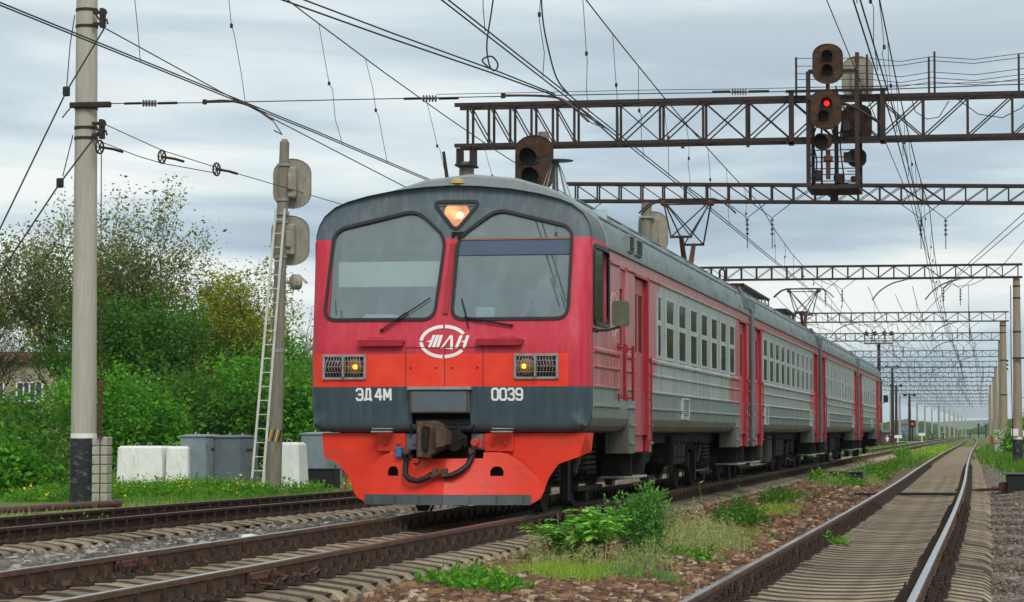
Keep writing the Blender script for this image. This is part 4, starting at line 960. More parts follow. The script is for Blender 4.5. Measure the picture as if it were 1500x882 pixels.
# side emblem, mirror, vents, roof fittings
m = MB(); th = np.linspace(0, 2*math.pi, 41)
for t0, t1 in zip(th[:-1], th[1:]):
    if abs(math.sin((t0+t1)/2)) > .995: continue
    q = lambda t, k: (2.23+(.33+k)*math.cos(t), 2.57+(.28+k)*math.sin(t))
    m.prism([q(t0, .02), q(t1, .02), q(t1, -.02), q(t0, -.02)], lambda u, v, w: (w, u, v), HW+.001, HW+.004)
for u0 in (2.08, 2.2, 2.34): m.prism([(u0, 2.47), (u0+.05, 2.47), (u0+.11, 2.67), (u0+.06, 2.67)], lambda u, v, w: (w, u, v), HW+.001, HW+.004)
m.build('side_emblem', 'emblem_faded', car1)
m = MB(); P = roundpoly(rect(-.11, .11, -.16, .16), .05)
m.prism(P, lambda u, v, w: (HW+.25+u*.92, 1.1+u*.3+w, 2.53+v), -.04, .03); mr = m.build('mirror', 'mirror_back', car1)
m = MB(); m.tube([(HW, .55, 2.30), (HW+.12, .8, 2.31), (HW+.22, 1.1, 2.36), (HW+.25, 1.1, 2.5)], .017, 6); m.cbox(HW-.01, HW+.02, .35, .75, 2.28, 2.33, .006); m.build('mirror_arm', 'black', mr)
for y0, y1 in ((3.5, 3.95), (4.25, 4.85)):
    m = MB(); m.cbox(1.62, 1.80, y0, y1, 3.47, 3.71, .012); v_ = m.build('roof_vent', 'roof_paint', car1)
    for k in range(6): MB().cbox(1.795, 1.815, y0+.06, y1-.06, 3.50+k*.033, 3.515+k*.033, .003).build('slat', 'black', v_)
for car, ys_ in ((car1, (20.9, 21.5)), (car2, (.25, 20.9)), (car3, (.25, 20.9)), (car4, (.25,))):
    for y in ys_: MB().cbox(1.60, 1.79, y, y+.28, 3.50, 3.74, .012).build('roof_vent', 'cabinet_dark', car)
m = MB(); m.lathe([(.04, 0), (.04, .06), (.10, .065), (.085, .10), (.04, .13), (0, .135)], (-.02, .75, 4.11), n=12); m.build('horn_cap', 'brass', car1, sm=30)
def antenna(car, x, y):
    z = 4.15; m = MB(); m.tube([(x, y, z), (x, y, z+.42)], [.045, .03], 8)
    m.lathe([(.05, .40), (.05, .44), (.235, .445), (.24, .455), (.05, .47)], (x, y, z), n=18); a = m.build('antenna', 'steel_grey', car)
    for k in range(8):
        t = k*math.pi/4+.2; MB().tube([(x+.05*math.cos(t), y+.05*math.sin(t), z+.40), (x+.11*math.cos(t), y+.11*math.sin(t), z+.26), (x+.2*math.cos(t), y+.2*math.sin(t), z-.02)], .007, 4).build('stay', 'galv', a)
antenna(car1, .98, 2.3)
m = MB(); m.tube([(-.50, 2.6, 4.2), (-.58, 2.6, 4.78)], [.03, .022], 6); m.build('whip_aerial', 'steel_brown', car1)
# cab interior
m = MB(); m.box(-1.66, 1.66, 2.3, 2.34, 1.3, 3.95); m.build('cab_back_wall', 'cab_wall', car1)
m = MB(); m.hull([(-1.5, .35, 1.3), (1.5, .35, 1.3), (-1.5, .42, 2.36), (1.5, .42, 2.36), (-1.5, .9, 2.40), (1.5, .9, 2.40), (-1.5, .95, 1.3), (1.5, .95, 1.3)]); m.build('control_desk', 'cab_dark', car1)
m = MB(); m.cbox(-1.50, -.16, .50, .52, 2.86, 3.18, .006); m.build('sun_blind', 'visor', car1)
m = MB(); m.cbox(-1.2, -.75, .5, .75, 2.40, 2.52, .04); m.cbox(.25, .5, .5, .62, 2.40, 2.60, .02); m.build('desk_instrument', 'cab_wall', car1)
m = MB(); m.prism([(.085, 3.235), (1.495, 3.235), (1.50, 3.424), (.09, 3.424)], fm, .006, .011); m.build('tinted_band', 'tint', car1)
m = MB(); m.prism([(.095, 3.425), (1.50, 3.425), (1.50, 3.442), (.095, 3.442)], fm, .016, -.006); m.build('windscreen_transom', 'transom', car1)
m = MB(); m.cbox(.35, .75, 1.9, 2.0, 2.1, 3.1, .06); m.cbox(.35, .75, 1.55, 1.98, 1.95, 2.08, .05); m.build('driver_seat', 'cab_dark', car1)
m = MB(); m.prism(rect(-1.40, .0, 3.34, 3.345), lambda u, v, w: (u, rake(v)+w, v), .0, .01); 
# ---- pantographs and roof gear
def pantograph(car, yc, zt=6.17):
    m = MB(); z0 = 4.30
    for s in (-1, 1):
        for e in (-1, 1): m.lathe([(.05, 0), (.08, .03), (.05, .06), (.08, .09), (.05, .12), (.05, .16)], (s*.55, yc+e*.75, z0-.1), n=10)
    m.bar((-.55, yc-.75, z0+.09), (.55, yc-.75, z0+.09), .06); m.bar((-.55, yc+.75, z0+.09), (.55, yc+.75, z0+.09), .06); m.bar((-.55, yc-.75, z0+.09), (-.55, yc+.75, z0+.09), .06); m.bar((.55, yc-.75, z0+.09), (.55, yc+.75, z0+.09), .06)
    p = m.build('pantograph', 'steel_brown', car)
    kz = 5.26
    for e in (-1, 1):
        MB().tube([(0, yc+e*.15, z0+.12), (0, yc+e*1.25, kz)], [.07, .05], 8).build('lower_arm', 'rust', p)
        MB().tube([(-.24, yc+e*1.25, kz), (.24, yc+e*1.25, kz)], .03, 6).build('knee_bar', 'steel_brown', p)
        for s in (-1, 1):
            MB().tube([(s*.22, yc+e*1.25, kz), (s*.50, yc+e*.16, zt-.10)], .019, 6).build('upper_arm', 'steel_brown', p)
            MB().tube([(s*.22, yc+e*1.25, kz), (-s*.46, yc+e*.16, zt-.10)], .015, 6).build('upper_arm', 'steel_brown', p)
    for e in (-.17, .17):
        m = MB(); m.tube([(-1.06, yc+e, zt-.30), (-.95, yc+e, zt-.19), (-.78, yc+e, zt-.06), (-.6, yc+e, zt), (.6, yc+e, zt), (.78, yc+e, zt-.06), (.95, yc+e, zt-.19), (1.06, yc+e, zt-.30)], .02, 6); m.build('collector_bow', 'steel_brown', p)
    m = MB()
    for s in (-1, 1): m.cbox(s*.52-.06, s*.52+.06, yc-.2, yc+.2, zt-.13, zt-.02, .02)
    m.bar((-.52, yc, zt-.1), (.52, yc, zt-.1), .03); m.build('head_spring', 'rust', p)
pantograph(car2, 4.0); pantograph(car3, 18.9, 6.14)
def roofgear(car, y0, y1):
    m = MB()
    for s in (-.62, .62):
        m.bar((s, y0, 4.62), (s, y1, 4.62), .06, .05)
        for k in range(8): y = y0+(y1-y0)*k/7; m.bar((s, y, 4.2), (s, y, 4.62), .03)
    for k in range(15): y = y0+(y1-y0)*k/14; m.bar((-.66, y, 4.655), (.66, y, 4.655), .12, .03)
    m.build('resistor_rack', 'steel_brown', car)
roofgear(car2, 10.5, 18.2); roofgear(car3, 2.0, 6.0)
m = MB(); m.tube([(-.2, 7.0, 4.25), (-.2, 7.1, 4.5), (.2, 7.8, 4.55), (.5, 8.3, 4.42), (.5, 9.0, 4.3)], .025, 6); m.tube([(.45, 6.6, 4.25), (.45, 6.6, 4.75), (.5, 6.7, 4.8), (.55, 6.8, 4.75), (.55, 6.8, 4.25)], .03, 6)
m.cbox(-.4, .3, 9.0, 9.8, 4.25, 4.6, .05); m.lathe([(.12, -.2), (.16, -.1), (.12, 0), (.16, .1), (.12, .2)], (.3, 8.2, 4.4), (0, 1, 0), n=12); m.cbox(-.3, .2, 6.2, 6.6, 4.25, 4.42, .03); m.build('roof_switchgear', 'steel_brown', car2)
# rear cab of the last carriage
cabface(car4, flip=21.2)
m = MB(); m.prism(P, lambda u, v, w: (HW+.22+u*.92, 19.9+u*.3+w, 2.5+v), -.04, .03); m.tube([(HW, 20, 2.28), (HW+.22, 19.9, 2.36)], .017, 5); m.build('mirror', 'black', car4)
for q in (LW, RW): MB().add([(u, 21.2-rake(v)-.018, v) for u, v in q], [tuple(range(len(q)))]).build('windscreen', 'windscreen', car4)
# ---------------------------------------------------------------- gantries, poles, wires, signals
def pole(label, x, y, z0, z1, r0, r1, m='pole', group=None, base=None, bands=(), tilt=(0, 0), name='catenary_pole', n=16):
    p = T(name, label, 'pole', (x, y, z0), group)
    zs = np.linspace(z0-.3, z1, 8); f = lambda z: (x+tilt[0]*(z-z0), y+tilt[1]*(z-z0), z); rr = lambda z: r0+(r1-r0)*(z-z0)/(z1-z0)
    MB().tube([f(z) for z in zs], [rr(z) for z in zs], n).build('shaft', m, p, sm=40)
    if base: MB().tube([f(z0-.3), f(z0+base)], [rr(z0)+.012, rr(z0+base)+.010], n).build('painted_base', 'tar', p, sm=40); MB().tube([f(z0+base), f(z0+base+.1)], [rr(z0+base)+.007]*2, n).build('white_ring', 'white_paint', p, sm=40)
    for z in bands: MB().tube([f(z-.03), f(z+.03)], [rr(z)+.015]*2, n).build('clamp_band', 'steel_brown', p, sm=40)
    return p
def gantry(label, xa, ya, xb, yb, zb, h, w, pts, diag, mt='steel_brown', single=True, ch=.10, br=.05, group='overhead lattice gantries across the tracks'):
    g = T('lattice_gantry', label, 'gantry', (xa, ya, zb), group)
    def P(t, s, z): return (xa+(xb-xa)*t, ya+(yb-ya)*t+s*w/2, z)
    out = MB()
    def put(nm, a, b, t, t2=None):
        if single: MB().bar(a, b, t, t2).build(nm, mt, g)
        else: out.bar(a, b, t, t2)
    for s in (-1, 1):
        for z in (zb, zb+h): put('chord', P(0, s, z), P(1, s, z), ch, ch*.85)
        for i, t in enumerate(pts):
            put('vertical_brace', P(t, s, zb+ch*.4), P(t, s, zb+h-ch*.4), br)
            if i+1 < len(pts):
                t2 = pts[i+1]; d = diag(i)
                if d in '\\X': put('diagonal_brace', P(t, s, zb+h-.03), P(t2, s, zb+.03), br*.85, br*.5)
                if d in '/X': put('diagonal_brace', P(t, s*.97, zb+.03), P(t2, s*.97, zb+h-.03), br*.85, br*.5)
    for i, t in enumerate(pts[:-1]):
        t2 = pts[i+1]; e = 1 if i % 2 else -1
        for z in (zb, zb+h): put('lacing_bar', P(t, -e, z), P(t2, e, z), br*.8, br*.5)
    if not single: tag(out.build('lattice', mt, g), kind='stuff')
    return g
# the signal gantry
xs1 = [-13.6+.57*k for k in range(6)]; x = xs1[-1]
while x < 11.5: x += 1.13; xs1.append(x)
X0, X1 = -13.95, 13.0
g1 = gantry('nearest brown lattice gantry carrying the red signal', X0, 70, X1, 70, 8.60, 1.08, .75, [(x-X0)/(X1-X0) for x in xs1], lambda i: '\\' if i < 6 else ('X' if xs1[i] < -2 else '/'), ch=.115, br=.062)
m = MB()
for x in (-7.9, -6.2, -4.5): m.cbox(x-.04, x+.04, 69.6, 69.7, 8.42, 8.54, .01)
m.build('hanger_lug', 'steel_brown', g1)
pole('concrete support under the left end of the nearest gantry, behind the cab roof', -13.7, 70, -.42, 8.2, .26, .2, 'pole_old', 'gantry support poles')
m = MB(); m.cbox(-13.95, -13.45, 69.6, 70.4, 8.06, 8.12, .01); m.cbox(-13.92, -13.84, 69.65, 70.35, 8.12, 8.54, .01); m.cbox(-13.56, -13.48, 69.65, 70.35, 8.12, 8.54, .01); m.build('gantry_seat', 'steel_brown', g1)
pole('concrete support of the nearest gantry standing outside the right edge', 12.6, 70, -.42, 8.5, .26, .2, 'pole_old', 'gantry support poles')
# fence posts on top of gantry 1
for i, (x, y, z) in enumerate(((-4.97, 70, 10.78), (-3.14, 70, 10.81), (-1.55, 69.7, 10.66), (-1.42, 70.4, 10.9), (.72, 69.7, 10.68), (.95, 70.4, 10.9), (3.0, 70, 10.7))):
    MB().bar((x, y, 9.66), (x, y, z), .055).build('rail_post', 'steel_brown', g1)
for z, y in ((10.75, 70.4), (10.55, 69.7), (10.35, 70.4), (10.0, 69.7), (10.2, 70.4)):
    MB().tube([(-4.97, 70, z), (-3.14, 70, z-.03), (-2.3, y, z-.09), (-1.5, y, z+.02), (-.4, y, z-.08), (.8, y, z+.05), (3, y, z)], .009, 4).build('rail_wire', 'wire', g1)
MB().tube([(-2.0, 69.6, 9.6), (-1.9, 69.6, 9.25), (-1.6, 69.6, 9.05), (-1.3, 69.6, 9.1), (-1.05, 69.6, 9.5)], .012, 4).build('slack_cable', 'wire', g1)
MB().tube([(-.9, 69.6, 9.6), (-.3, 69.6, 9.15), (.3, 69.6, 9.05), (.8, 69.6, 9.3), (1.0, 69.6, 9.6)], .012, 4).build('slack_cable', 'wire', g1)
# gantries 2, 3 and further
N2 = 36; xs2 = [.012+k*(.976/N2) for k in range(N2+1)]
gantry('second lattice gantry from the camera, behind the signal gantry', -11.95, 76, 10.5, 81.2, 7.64, .49, .45, xs2, lambda i: '\\' if i < 10 else ('X' if i < 17 else '/'), ch=.085, br=.045)
pole('support pole under the left end of the second gantry', -11.7, 76.06, -.42, 7.58, .2, .17, 'pole_old', 'gantry support poles')
pole('support pole under the right end of the second gantry, outside the frame', 10.2, 81.1, -.42, 7.58, .2, .17, 'pole_old', 'gantry support poles')
N3 = 28
gantry('third lattice gantry, ending at the near right concrete pole', -17, 113.8, 1.25, 113.8, 7.47, .53, .45, [.01+k*.98/N3 for k in range(N3+1)], lambda i: '\\/'[i % 2], ch=.08, br=.045)
GY = [(158.7, .7, 7.47), (191.9, .55, 7.47), (233.7, .4, 7.47), (270.7, .3, 7.5), (296, .2, 7.5), (321.4, .1, 7.5), (350, -.1, 7.5), (378, -.35, 7.5), (420, -.5, 7.5), (460, -.55, 7.5), (504, -.6, 7.5), (560, -.7, 7.5), (620, -.8, 7.5), (690, -.9, 7.5), (770, -1, 7.5), (860, -1.2, 7.5), (960, -1.4, 7.5), (1080, -1.6, 7.5), (1220, -2, 7.5)]
ordn = ['fourth', 'fifth', 'sixth', 'seventh', 'eighth', 'ninth', 'tenth', 'eleventh', 'twelfth', 'thirteenth', 'fourteenth', 'fifteenth', 'sixteenth', 'seventeenth', 'eighteenth', 'nineteenth', 'twentieth', 'twenty-first', 'twenty-second']
for (y, xr, z), od in zip(GY, ordn):
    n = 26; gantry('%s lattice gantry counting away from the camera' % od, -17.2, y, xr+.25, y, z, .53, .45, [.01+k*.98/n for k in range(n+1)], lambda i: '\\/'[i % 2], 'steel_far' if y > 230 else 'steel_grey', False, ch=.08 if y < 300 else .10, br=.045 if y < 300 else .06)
rp = pole('tall concrete pole nearest on the right under the third gantry, tarred base', 1.0, 113.8, -.36, 7.42, .205, .145, 'pole_right', 'concrete poles along the right side', base=1.1, bands=(7.1, 6.6, 5.2, 4.1), n=18)
m = MB(); m.box(.72, 1.02, 113.50, 113.53, .88, 1.18); m.box(1.2, 1.5, 113.55, 113.58, .85, 1.1); m.build('number_plate', 'white_paint', rp)
m = MB(); m.bar((.8, 113.5, 4.1), (2.4, 113.5, 4.1), .07); m.build('bracket', 'steel_brown', rp)
m = MB(); m.tube([(.76, 113.5, 7.1), (.75, 113.45, 4), (.8, 113.4, 0)], .02, 5); m.build('down_cable', 'wire', rp)
rp2 = pole('second concrete pole on the right, under the fourth gantry on a concrete footing', .60, 158.7, -.36, 7.42, .24, .18, 'pole_right', 'concrete poles along the right side', bands=(7.2, 6.8, 5.2, 3.2))
MB().cbox(.05, 1.15, 158.2, 159.2, -.6, 1.15, .04).build('footing', 'concrete', rp2)
for (y, xr, z), lb in zip((GY[1], GY[3], GY[5], GY[7]), ('third concrete pole on the right', 'fourth concrete pole on the right', 'fifth concrete pole on the right', 'sixth concrete pole on the right')):
    pole(lb+' going into the distance', xr, y, -.4, 7.44, .22, .17, 'pole_right', 'concrete poles along the right side', n=10)
pole('concrete pole behind the train under the left end of the third gantry', -16.8, 113.8, -.42, 7.42, .24, .18, 'pole_far', 'concrete poles along the left side', n=10)
for k, (y, xr, z) in enumerate(GY):
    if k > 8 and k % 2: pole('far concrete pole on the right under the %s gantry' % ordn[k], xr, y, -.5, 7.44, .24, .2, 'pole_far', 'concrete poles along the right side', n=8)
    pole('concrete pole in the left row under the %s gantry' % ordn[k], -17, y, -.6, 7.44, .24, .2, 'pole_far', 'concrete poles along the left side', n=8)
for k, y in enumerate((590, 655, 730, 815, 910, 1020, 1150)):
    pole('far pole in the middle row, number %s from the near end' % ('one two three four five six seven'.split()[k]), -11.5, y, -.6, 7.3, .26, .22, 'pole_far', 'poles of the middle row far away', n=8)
# striped board, blue box, red post
sb = T('striped_board', 'white and black striped board high on a thin pole at right', 'sign', (.88, 205, -.4))
MB().tube([(.88, 205, -.6), (.88, 205, 7.0)], .12, 8).build('post', 'pole_far', sb)
m = MB(); m.cbox(.62, 1.14, 204.7, 204.76, 5.6, 6.6, .01); bd = m.build('board', 'white_paint', sb); m = MB()
for z in (5.75, 6.05, 6.35): m.box(.62, 1.14, 204.685, 204.699, z-.06, z+.08)
m.build('stripe', 'black', bd)
bb = T('blue_box', 'bright blue equipment box beside the second right pole', 'box', (1.25, 152, -.4)); MB().cbox(.95, 1.55, 151.7, 152.3, .0, .75, .05).build('body', 'blue_paint', bb); m = MB(); m.bar((1.25, 152, -.5), (1.25, 152, .02), .1); m.build('post', 'steel_grey', bb); MB().hull([(.92, 151.65, .74), (1.58, 151.65, .74), (.92, 152.35, .74), (1.58, 152.35, .74), (1.0, 152, .9), (1.5, 152, .9)]).build('lid', 'blue_paint', bb)
rpst = T('marker_post', 'short dark red post in the grass beside right track', 'post', (-.1, 210, -.4)); MB().cyl((-.1, 210, -.5), (-.1, 210, .75), .13, .12, 10).build('post', 'red_paint', rpst); MB().cyl((-.1, 210, .75), (-.1, 210, .82), .15, .1, 10).build('cap', 'red_paint', rpst)
# ---- wires
def para(sup, n=6):
    pts = []
    for (a, b, sag) in [(sup[i], sup[i+1], sup[i+1][3]) for i in range(len(sup)-1)]:
        for k in range(n): t = k/n; pts.append((a[0]+(b[0]-a[0])*t, a[1]+(b[1]-a[1])*t, a[2]+(b[2]-a[2])*t-4*sag*t*(1-t)))
    pts.append(sup[-1][:3]); return pts
def at_y(pts, y):
    for a, b in zip(pts[:-1], pts[1:]):
        if a[1] <= y <= b[1]: t = (y-a[1])/(b[1]-a[1]+1e-9); return tuple(a[i]+(b[i]-a[i])*t for i in range(3))
    return pts[-1]
def wire(name, label, pts, r=.011, group=None, cat='wire'):
    o = T(name, label, cat, tuple(pts[0]), group); MB().tube(pts, r, 5).build('strand', 'wire', o); return o
def catenary(track, what, xo, zc, sup, y0, y1, drops, pair=True):
    n = 0; cp = []
    ys = [y0] + list(np.arange(math.ceil(y0/15)*15, min(y1, 240), 15.0)) + [y for y in (300, 380, 480, 600, 800) if y < y1] + [y1]
    for i, y in enumerate(ys): cp.append((track(y)+xo(y), y, zc))
    o = wire('contact_wire', 'contact wire pair above %s' % what, [(x-.03, y, z) for x, y, z in cp], .011, 'contact wires above the tracks')
    if pair: MB().tube([(x+.05, y, z) for x, y, z in cp], .011, 5).build('strand', 'wire', o)
    mp_ = para(sup); ms_ = wire('messenger_wire', 'sagging messenger wire above %s' % what, mp_, .012, 'messenger wires above the tracks')
    for y in drops:
        a = at_y(mp_, y); b = at_y(cp, y)
        if a[2]-b[2] < .12: continue
        j = [(a[0]+(b[0]-a[0])*t+random.uniform(-.03, .03), y+random.uniform(-.1, .1), a[2]+(b[2]-a[2])*t) for t in (.3, .5, .55, .8)]
        MB().tube([a]+j+[b], .0055, 4).build('dropper', 'wire', ms_)
        MB().lathe([(.0, -.04), (.025, -.03), (.025, .03), (0, .04)], j[1], n=6).build('dropper_clip', 'wire', ms_)
    return cp, mp_
stg = lambda ph: (lambda y: .22*math.sin(y/22+ph))
cpM, mpM = catenary(MAIN, "the train's track", lambda y: -.02+.12*math.sin(y/30), 6.20, [(-6.5, 4, 8.6, 0), (-6.5, 42, 8.15, .6), (-6.5, 76, 7.55, .15), (-6.5, 113.8, 7.2, .55), (-6.5, 158.7, 7.2, .6), (-6.5, 192, 7.2, .5), (-6.5, 234, 7.2, .5), (-6.5, 271, 7.2, .4), (-6.5, 600, 7.2, .5)], 6, 700, [20, 27, 34, 38.5, 43, 46.5, 50, 54, 58, 62.5, 67, 72, 82, 86, 90, 95, 100, 105, 120, 128, 136, 144, 150, 166, 174]+list(range(180, 300, 7)))
cpL, mpL = catenary(LEFT, 'the rusty left track', lambda y: float(np.interp(y, [0, 33, 45, 60, 90], [.9, .9, .75, .4, 0])), 6.22, [(-12.2, 4, 8.9, 0), (-12.0, 40, 8.75, .5), (-11.6, 76, 7.6, .2), (-11.4, 113.8, 7.2, .55), (-11.4, 158.7, 7.2, .6), (-11.4, 192, 7.2, .5), (-11.4, 234, 7.2, .5), (-11.4, 600, 7.2, .5)], 6, 600, [24, 30, 36, 41, 47, 50.5, 56, 62, 70, 84, 92, 100, 108, 120, 130, 140]+list(range(148, 290, 7)))
cpR, mpR = catenary(RIGHT, 'the right track', lambda y: -.26+.1*math.sin(y/25), 6.12, [(-1.75, 4, 8.6, 0), (-1.7, 36, 8.2, .5), (-1.75, 78, 7.5, .45), (-2.1, 113.8, 7.2, .5), (-2.4, 158.7, 7.2, .6), (-2.5, 192, 7.2, .5), (-2.7, 234, 7.2, .5), (-3, 271, 7.2, .4), (-9, 650, 7.2, .5)], 6, 640, [20, 26, 32, 38, 42, 46, 50, 54, 58, 63, 68, 73, 83, 88, 93, 99, 105, 116, 120, 124, 128, 132, 136, 140, 144, 150, 155, 162, 166, 170, 174, 178, 182, 187]+list(range(195, 330, 6)))
o = wire('contact_wire', 'turnout contact wire pair curving in from the upper left to join above the train', [(-13.6, 6, 6.6), (-8.86, 33, 6.53), (-8.23, 36, 6.49), (-7.26, 39.2, 6.36), (-6.71, 41.2, 6.28), (-6.5, 46, 6.26)], .013, 'contact wires above the tracks')
MB().tube([(-13.5, 6, 6.68), (-8.72, 33, 6.58), (-8.1, 36.1, 6.53), (-7.18, 39.3, 6.39), (-6.68, 41.3, 6.3)], .012, 5).build('strand', 'wire', o)
o = wire('contact_wire', 'turnout contact wire pair swinging in from the right edge', [(7.0, 10, 6.5), (3.6, 40, 6.42), (.8, 66, 6.34), (-.5, 82, 6.28), (-1.75, 98, 6.2)], .011, 'contact wires above the tracks'); MB().tube([(7.1, 10, 6.45), (3.75, 40, 6.36), (.95, 66, 6.28), (-.4, 82, 6.22), (-1.7, 97, 6.15)], .011, 5).build('strand', 'wire', o)
wire('messenger_wire', 'slack messenger wire dipping in from the right edge above the second gantry', para([(6, 40, 8.2, 0), (1.6, 80, 7.6, .5), (-1.9, 113.8, 7.25, .9)]), .011, 'messenger wires above the tracks')
wire('messenger_wire', 'thin wire running from the top edge to the signal cage', [(-2.6, 35, 7.95), (-2.4, 50, 7.6), (-2.1, 70, 7.1), (-2.1, 95, 6.9)], .009, 'messenger wires above the tracks')
# jumpers with loops near the top of the picture
def jumper(label, pts): return wire('jumper_cable', label, spline(pts), .013, 'jumper cables between overhead wires')
jumper('curved jumper cable with a loop hanging from the top edge, left one', [(-7.3, 40, 8.4), (-7.45, 40, 7.4), (-7.5, 39.9, 6.9), (-7.42, 39.7, 6.55), (-7.3, 39.5, 6.45), (-7.22, 39.3, 6.52), (-7.3, 39.2, 6.62), (-7.42, 39.1, 6.55), (-7.3, 39.1, 6.42)])
jumper('curved jumper cable hanging from the top edge, right one', [(-6.86, 41, 8.4), (-6.83, 41, 7.5), (-6.72, 41, 6.9), (-6.6, 41, 6.5), (-6.45, 41.2, 6.28)])
# cross-span wire from the left pole
def insul(m, p, q, n=5, r=.06):
    p = Vector(p); q = Vector(q); L = (q-p).length; pr = [(.015, 0)]
    for k in range(n):
        t = L*(k+.3)/n; t2 = L*(k+.6)/n; pr += [(.018, t-.004), (r, t), (r*.8, t2), (.02, t2+.004)]
    m.lathe(pr+[(.015, L)], p, q-p, n=10); return m
cs = T('cross_wire', 'horizontal cross wire with insulators running right from the left concrete pole', 'wire', (-18.3, 54.3, 7.97))
csp = [(-18.32, 54.3, 7.97), (-16.2, 54.2, 7.93), (-11.19, 54, 7.90), (-6.68, 54, 7.89), (-4.88, 54, 7.87), (-2.02, 54, 7.87), (3, 54, 7.95), (9, 54, 8.0)]
MB().tube(csp, .011, 5).build('strand', 'wire', cs); MB().tube([(a, b, c+.07 if i not in (0, 7) else c) for i, (a, b, c) in enumerate(csp)][2:], .007, 5).build('strand', 'wire', cs)
for x, n in ((-17.35, 5), (-11.35, 5), (-4.98, 6)):
    i_ = insul(MB(), (x-.16, 54.05, 7.93 if x < -15 else 7.90), (x+.16, 54.05, 7.92 if x < -15 else 7.89), n, .08).build('insulator', 'porcelain', cs)
    MB().tube([(x-.55, 54.05, 7.93 if x < -15 else 7.9), (x-.18, 54.05, 7.93 if x < -15 else 7.9)], .028, 6).build('clamp', 'wire', cs); MB().tube([(x+.18, 54.05, 7.92 if x < -15 else 7.89), (x+.6, 54.05, 7.92 if x < -15 else 7.89)], .03, 6).build('clamp', 'wire', cs)
pole('support at the far right end of the cross wire, outside the frame', 9.1, 54, -.42, 9, .22, .18, 'pole_old', 'concrete poles along the right side')
for lb, p, y in (('left steady arm below the cross wire, above the rusty left track', [(-16.14, 54, 7.93), (-15.5, 53.6, 7.88), (-14.9, 53.2, 7.7), (-14.3, 52.6, 7.35), (-13.4, 50, 6.75), (-12.2, 45, 6.25)], 0), ("steady arm below the cross wire, above the train's track", [(-9.81, 54, 7.92), (-8.9, 54, 7.88), (-8.4, 53.4, 7.68), (-7.6, 51, 7.0), (-6.6, 46, 6.3)], 0)):
    o = T('steady_arm', lb, 'arm', p[0], 'steady arms on the cross wire'); MB().tube(spline(p[:4]), .026, 6).build('arm', 'rust', o); MB().tube(p[3:], .012, 5).build('tail_wire', 'wire', o); MB().tube([(p[0][0], 54, 7.97), (p[0][0], 54, p[0][2]-.06)], .05, 6).build('end_clamp', 'wire', o)
# left pole with its gear
lp = pole('big concrete pole at left with tarred base and white ring', -18.84, 54.34, -.42, 14.0, .275, .205, 'pole', None, base=1.33, bands=(9.97, 9.62, 7.88, 7.46, 7.24), n=28)
m = MB(); [(m.cbox(-18.62, -18.40, 54.05, 54.12, z, z+.07, .008), m.cbox(-18.62, -18.40, 54.05, 54.12, z+.24, z+.31, .008), m.cbox(-18.45, -18.36, 54.0, 54.18, z-.05, z+.36, .01), m.lathe([(.06, 0), (.06, .05)], (-18.33, 54.0, z+.26), (0, -1, 0), n=8), m.bar((-18.6, 54.08, z+.3), (-18.4, 54.08, z+.02), .035), m.tube([(-18.38, 54.05, z+.05), (-18.3, 54.05, z+.12), (-18.28, 54.05, z+.02)], .025, 5)) for z in (9.6, 7.25)]; m.build('bracket', 'steel_brown', lp)
m = MB(); m.cbox(-19.1, -18.2, 54.0, 54.12, 7.86, 7.98, .02); m.tube([(-19.05, 54.02, 7.9), (-19.25, 54, 7.65)], .015, 5); m.build('cross_arm', 'steel_brown', lp)
for i, pts in enumerate(([(-18.38, 54.2, 9.6), (-18.63, 52.5, 8.01), (-19.08, 50, 5.01), (-19.9, 45.5, -.45)], [(-18.41, 54.2, 7.49), (-18.75, 52.5, 6.13), (-19.07, 50, 4.14), (-20.3, 43.2, -.45)], [(-19.06, 54.2, 9.85), (-19.05, 53.9, 9.2), (-18.63, 52.5, 8.0)], [(-19.08, 54.2, 7.3), (-18.8, 52.8, 6.3)])):
    o = wire('guy_wire', ('long guy rod from the top bracket of the left pole down to the ground', 'guy rod from the lower bracket of the left pole down to the ground', 'short guy strand around the top of the left pole', 'short guy strand around the middle of the left pole')[i], pts, .018 if i < 2 else .012, 'guy wires of the left pole')
    if i < 2: MB().cbox(pts[1][0]-.07, pts[1][0]+.07, pts[1][1]-.05, pts[1][1]+.05, pts[1][2]-.1, pts[1][2]+.1, .02).build('clamp', 'wire', o)
def wheel_pulley(label, x, y, z):
    o = T('pulley', label, 'pulley', (x, y, z), 'tensioning pulleys near the left pole'); m = MB(); rr_ = []
    m.tube([(x, y+.14*math.cos(t), z+.14*math.sin(t)) if False else (x+.05*math.cos(t), y+.1*math.cos(t), z+.14*math.sin(t)) for t in np.linspace(0, 2*math.pi, 17)], .022, 5); m.build('rim', 'steel_brown', o)
    m = MB()
    for t in (0, math.pi/3, 2*math.pi/3): m.bar((x+.05*math.cos(t), y+.1*math.cos(t), z+.14*math.sin(t)), (x-.05*math.cos(t), y-.1*math.cos(t), z-.14*math.sin(t)), .02)
    m.build('spoke', 'steel_brown', o); m = MB(); m.tube([(x, y, z), (x+.2, y+.3, z-.02), (x+.34, y+.5, z-.06)], .03, 6); m.build('shackle', 'steel_brown', o)
wheel_pulley('rusty pulley on the tension wire, first from the left pole', -17.69, 56, 7.0); wheel_pulley('rusty pulley on the tension wire, second from the left pole', -17.05, 58, 6.91); wheel_pulley('rusty pulley hanging right against the left pole', -18.42, 54.0, 7.02)
wire('tension_wire', 'upper tension wire leaving the top bracket of the left pole', [(-18.4, 54.3, 9.56), (-17.6, 60, 8.94), (-15.44, 70, 7.6), (-13, 84, 6.6)], .014, 'tension wires anchored at the left pole')
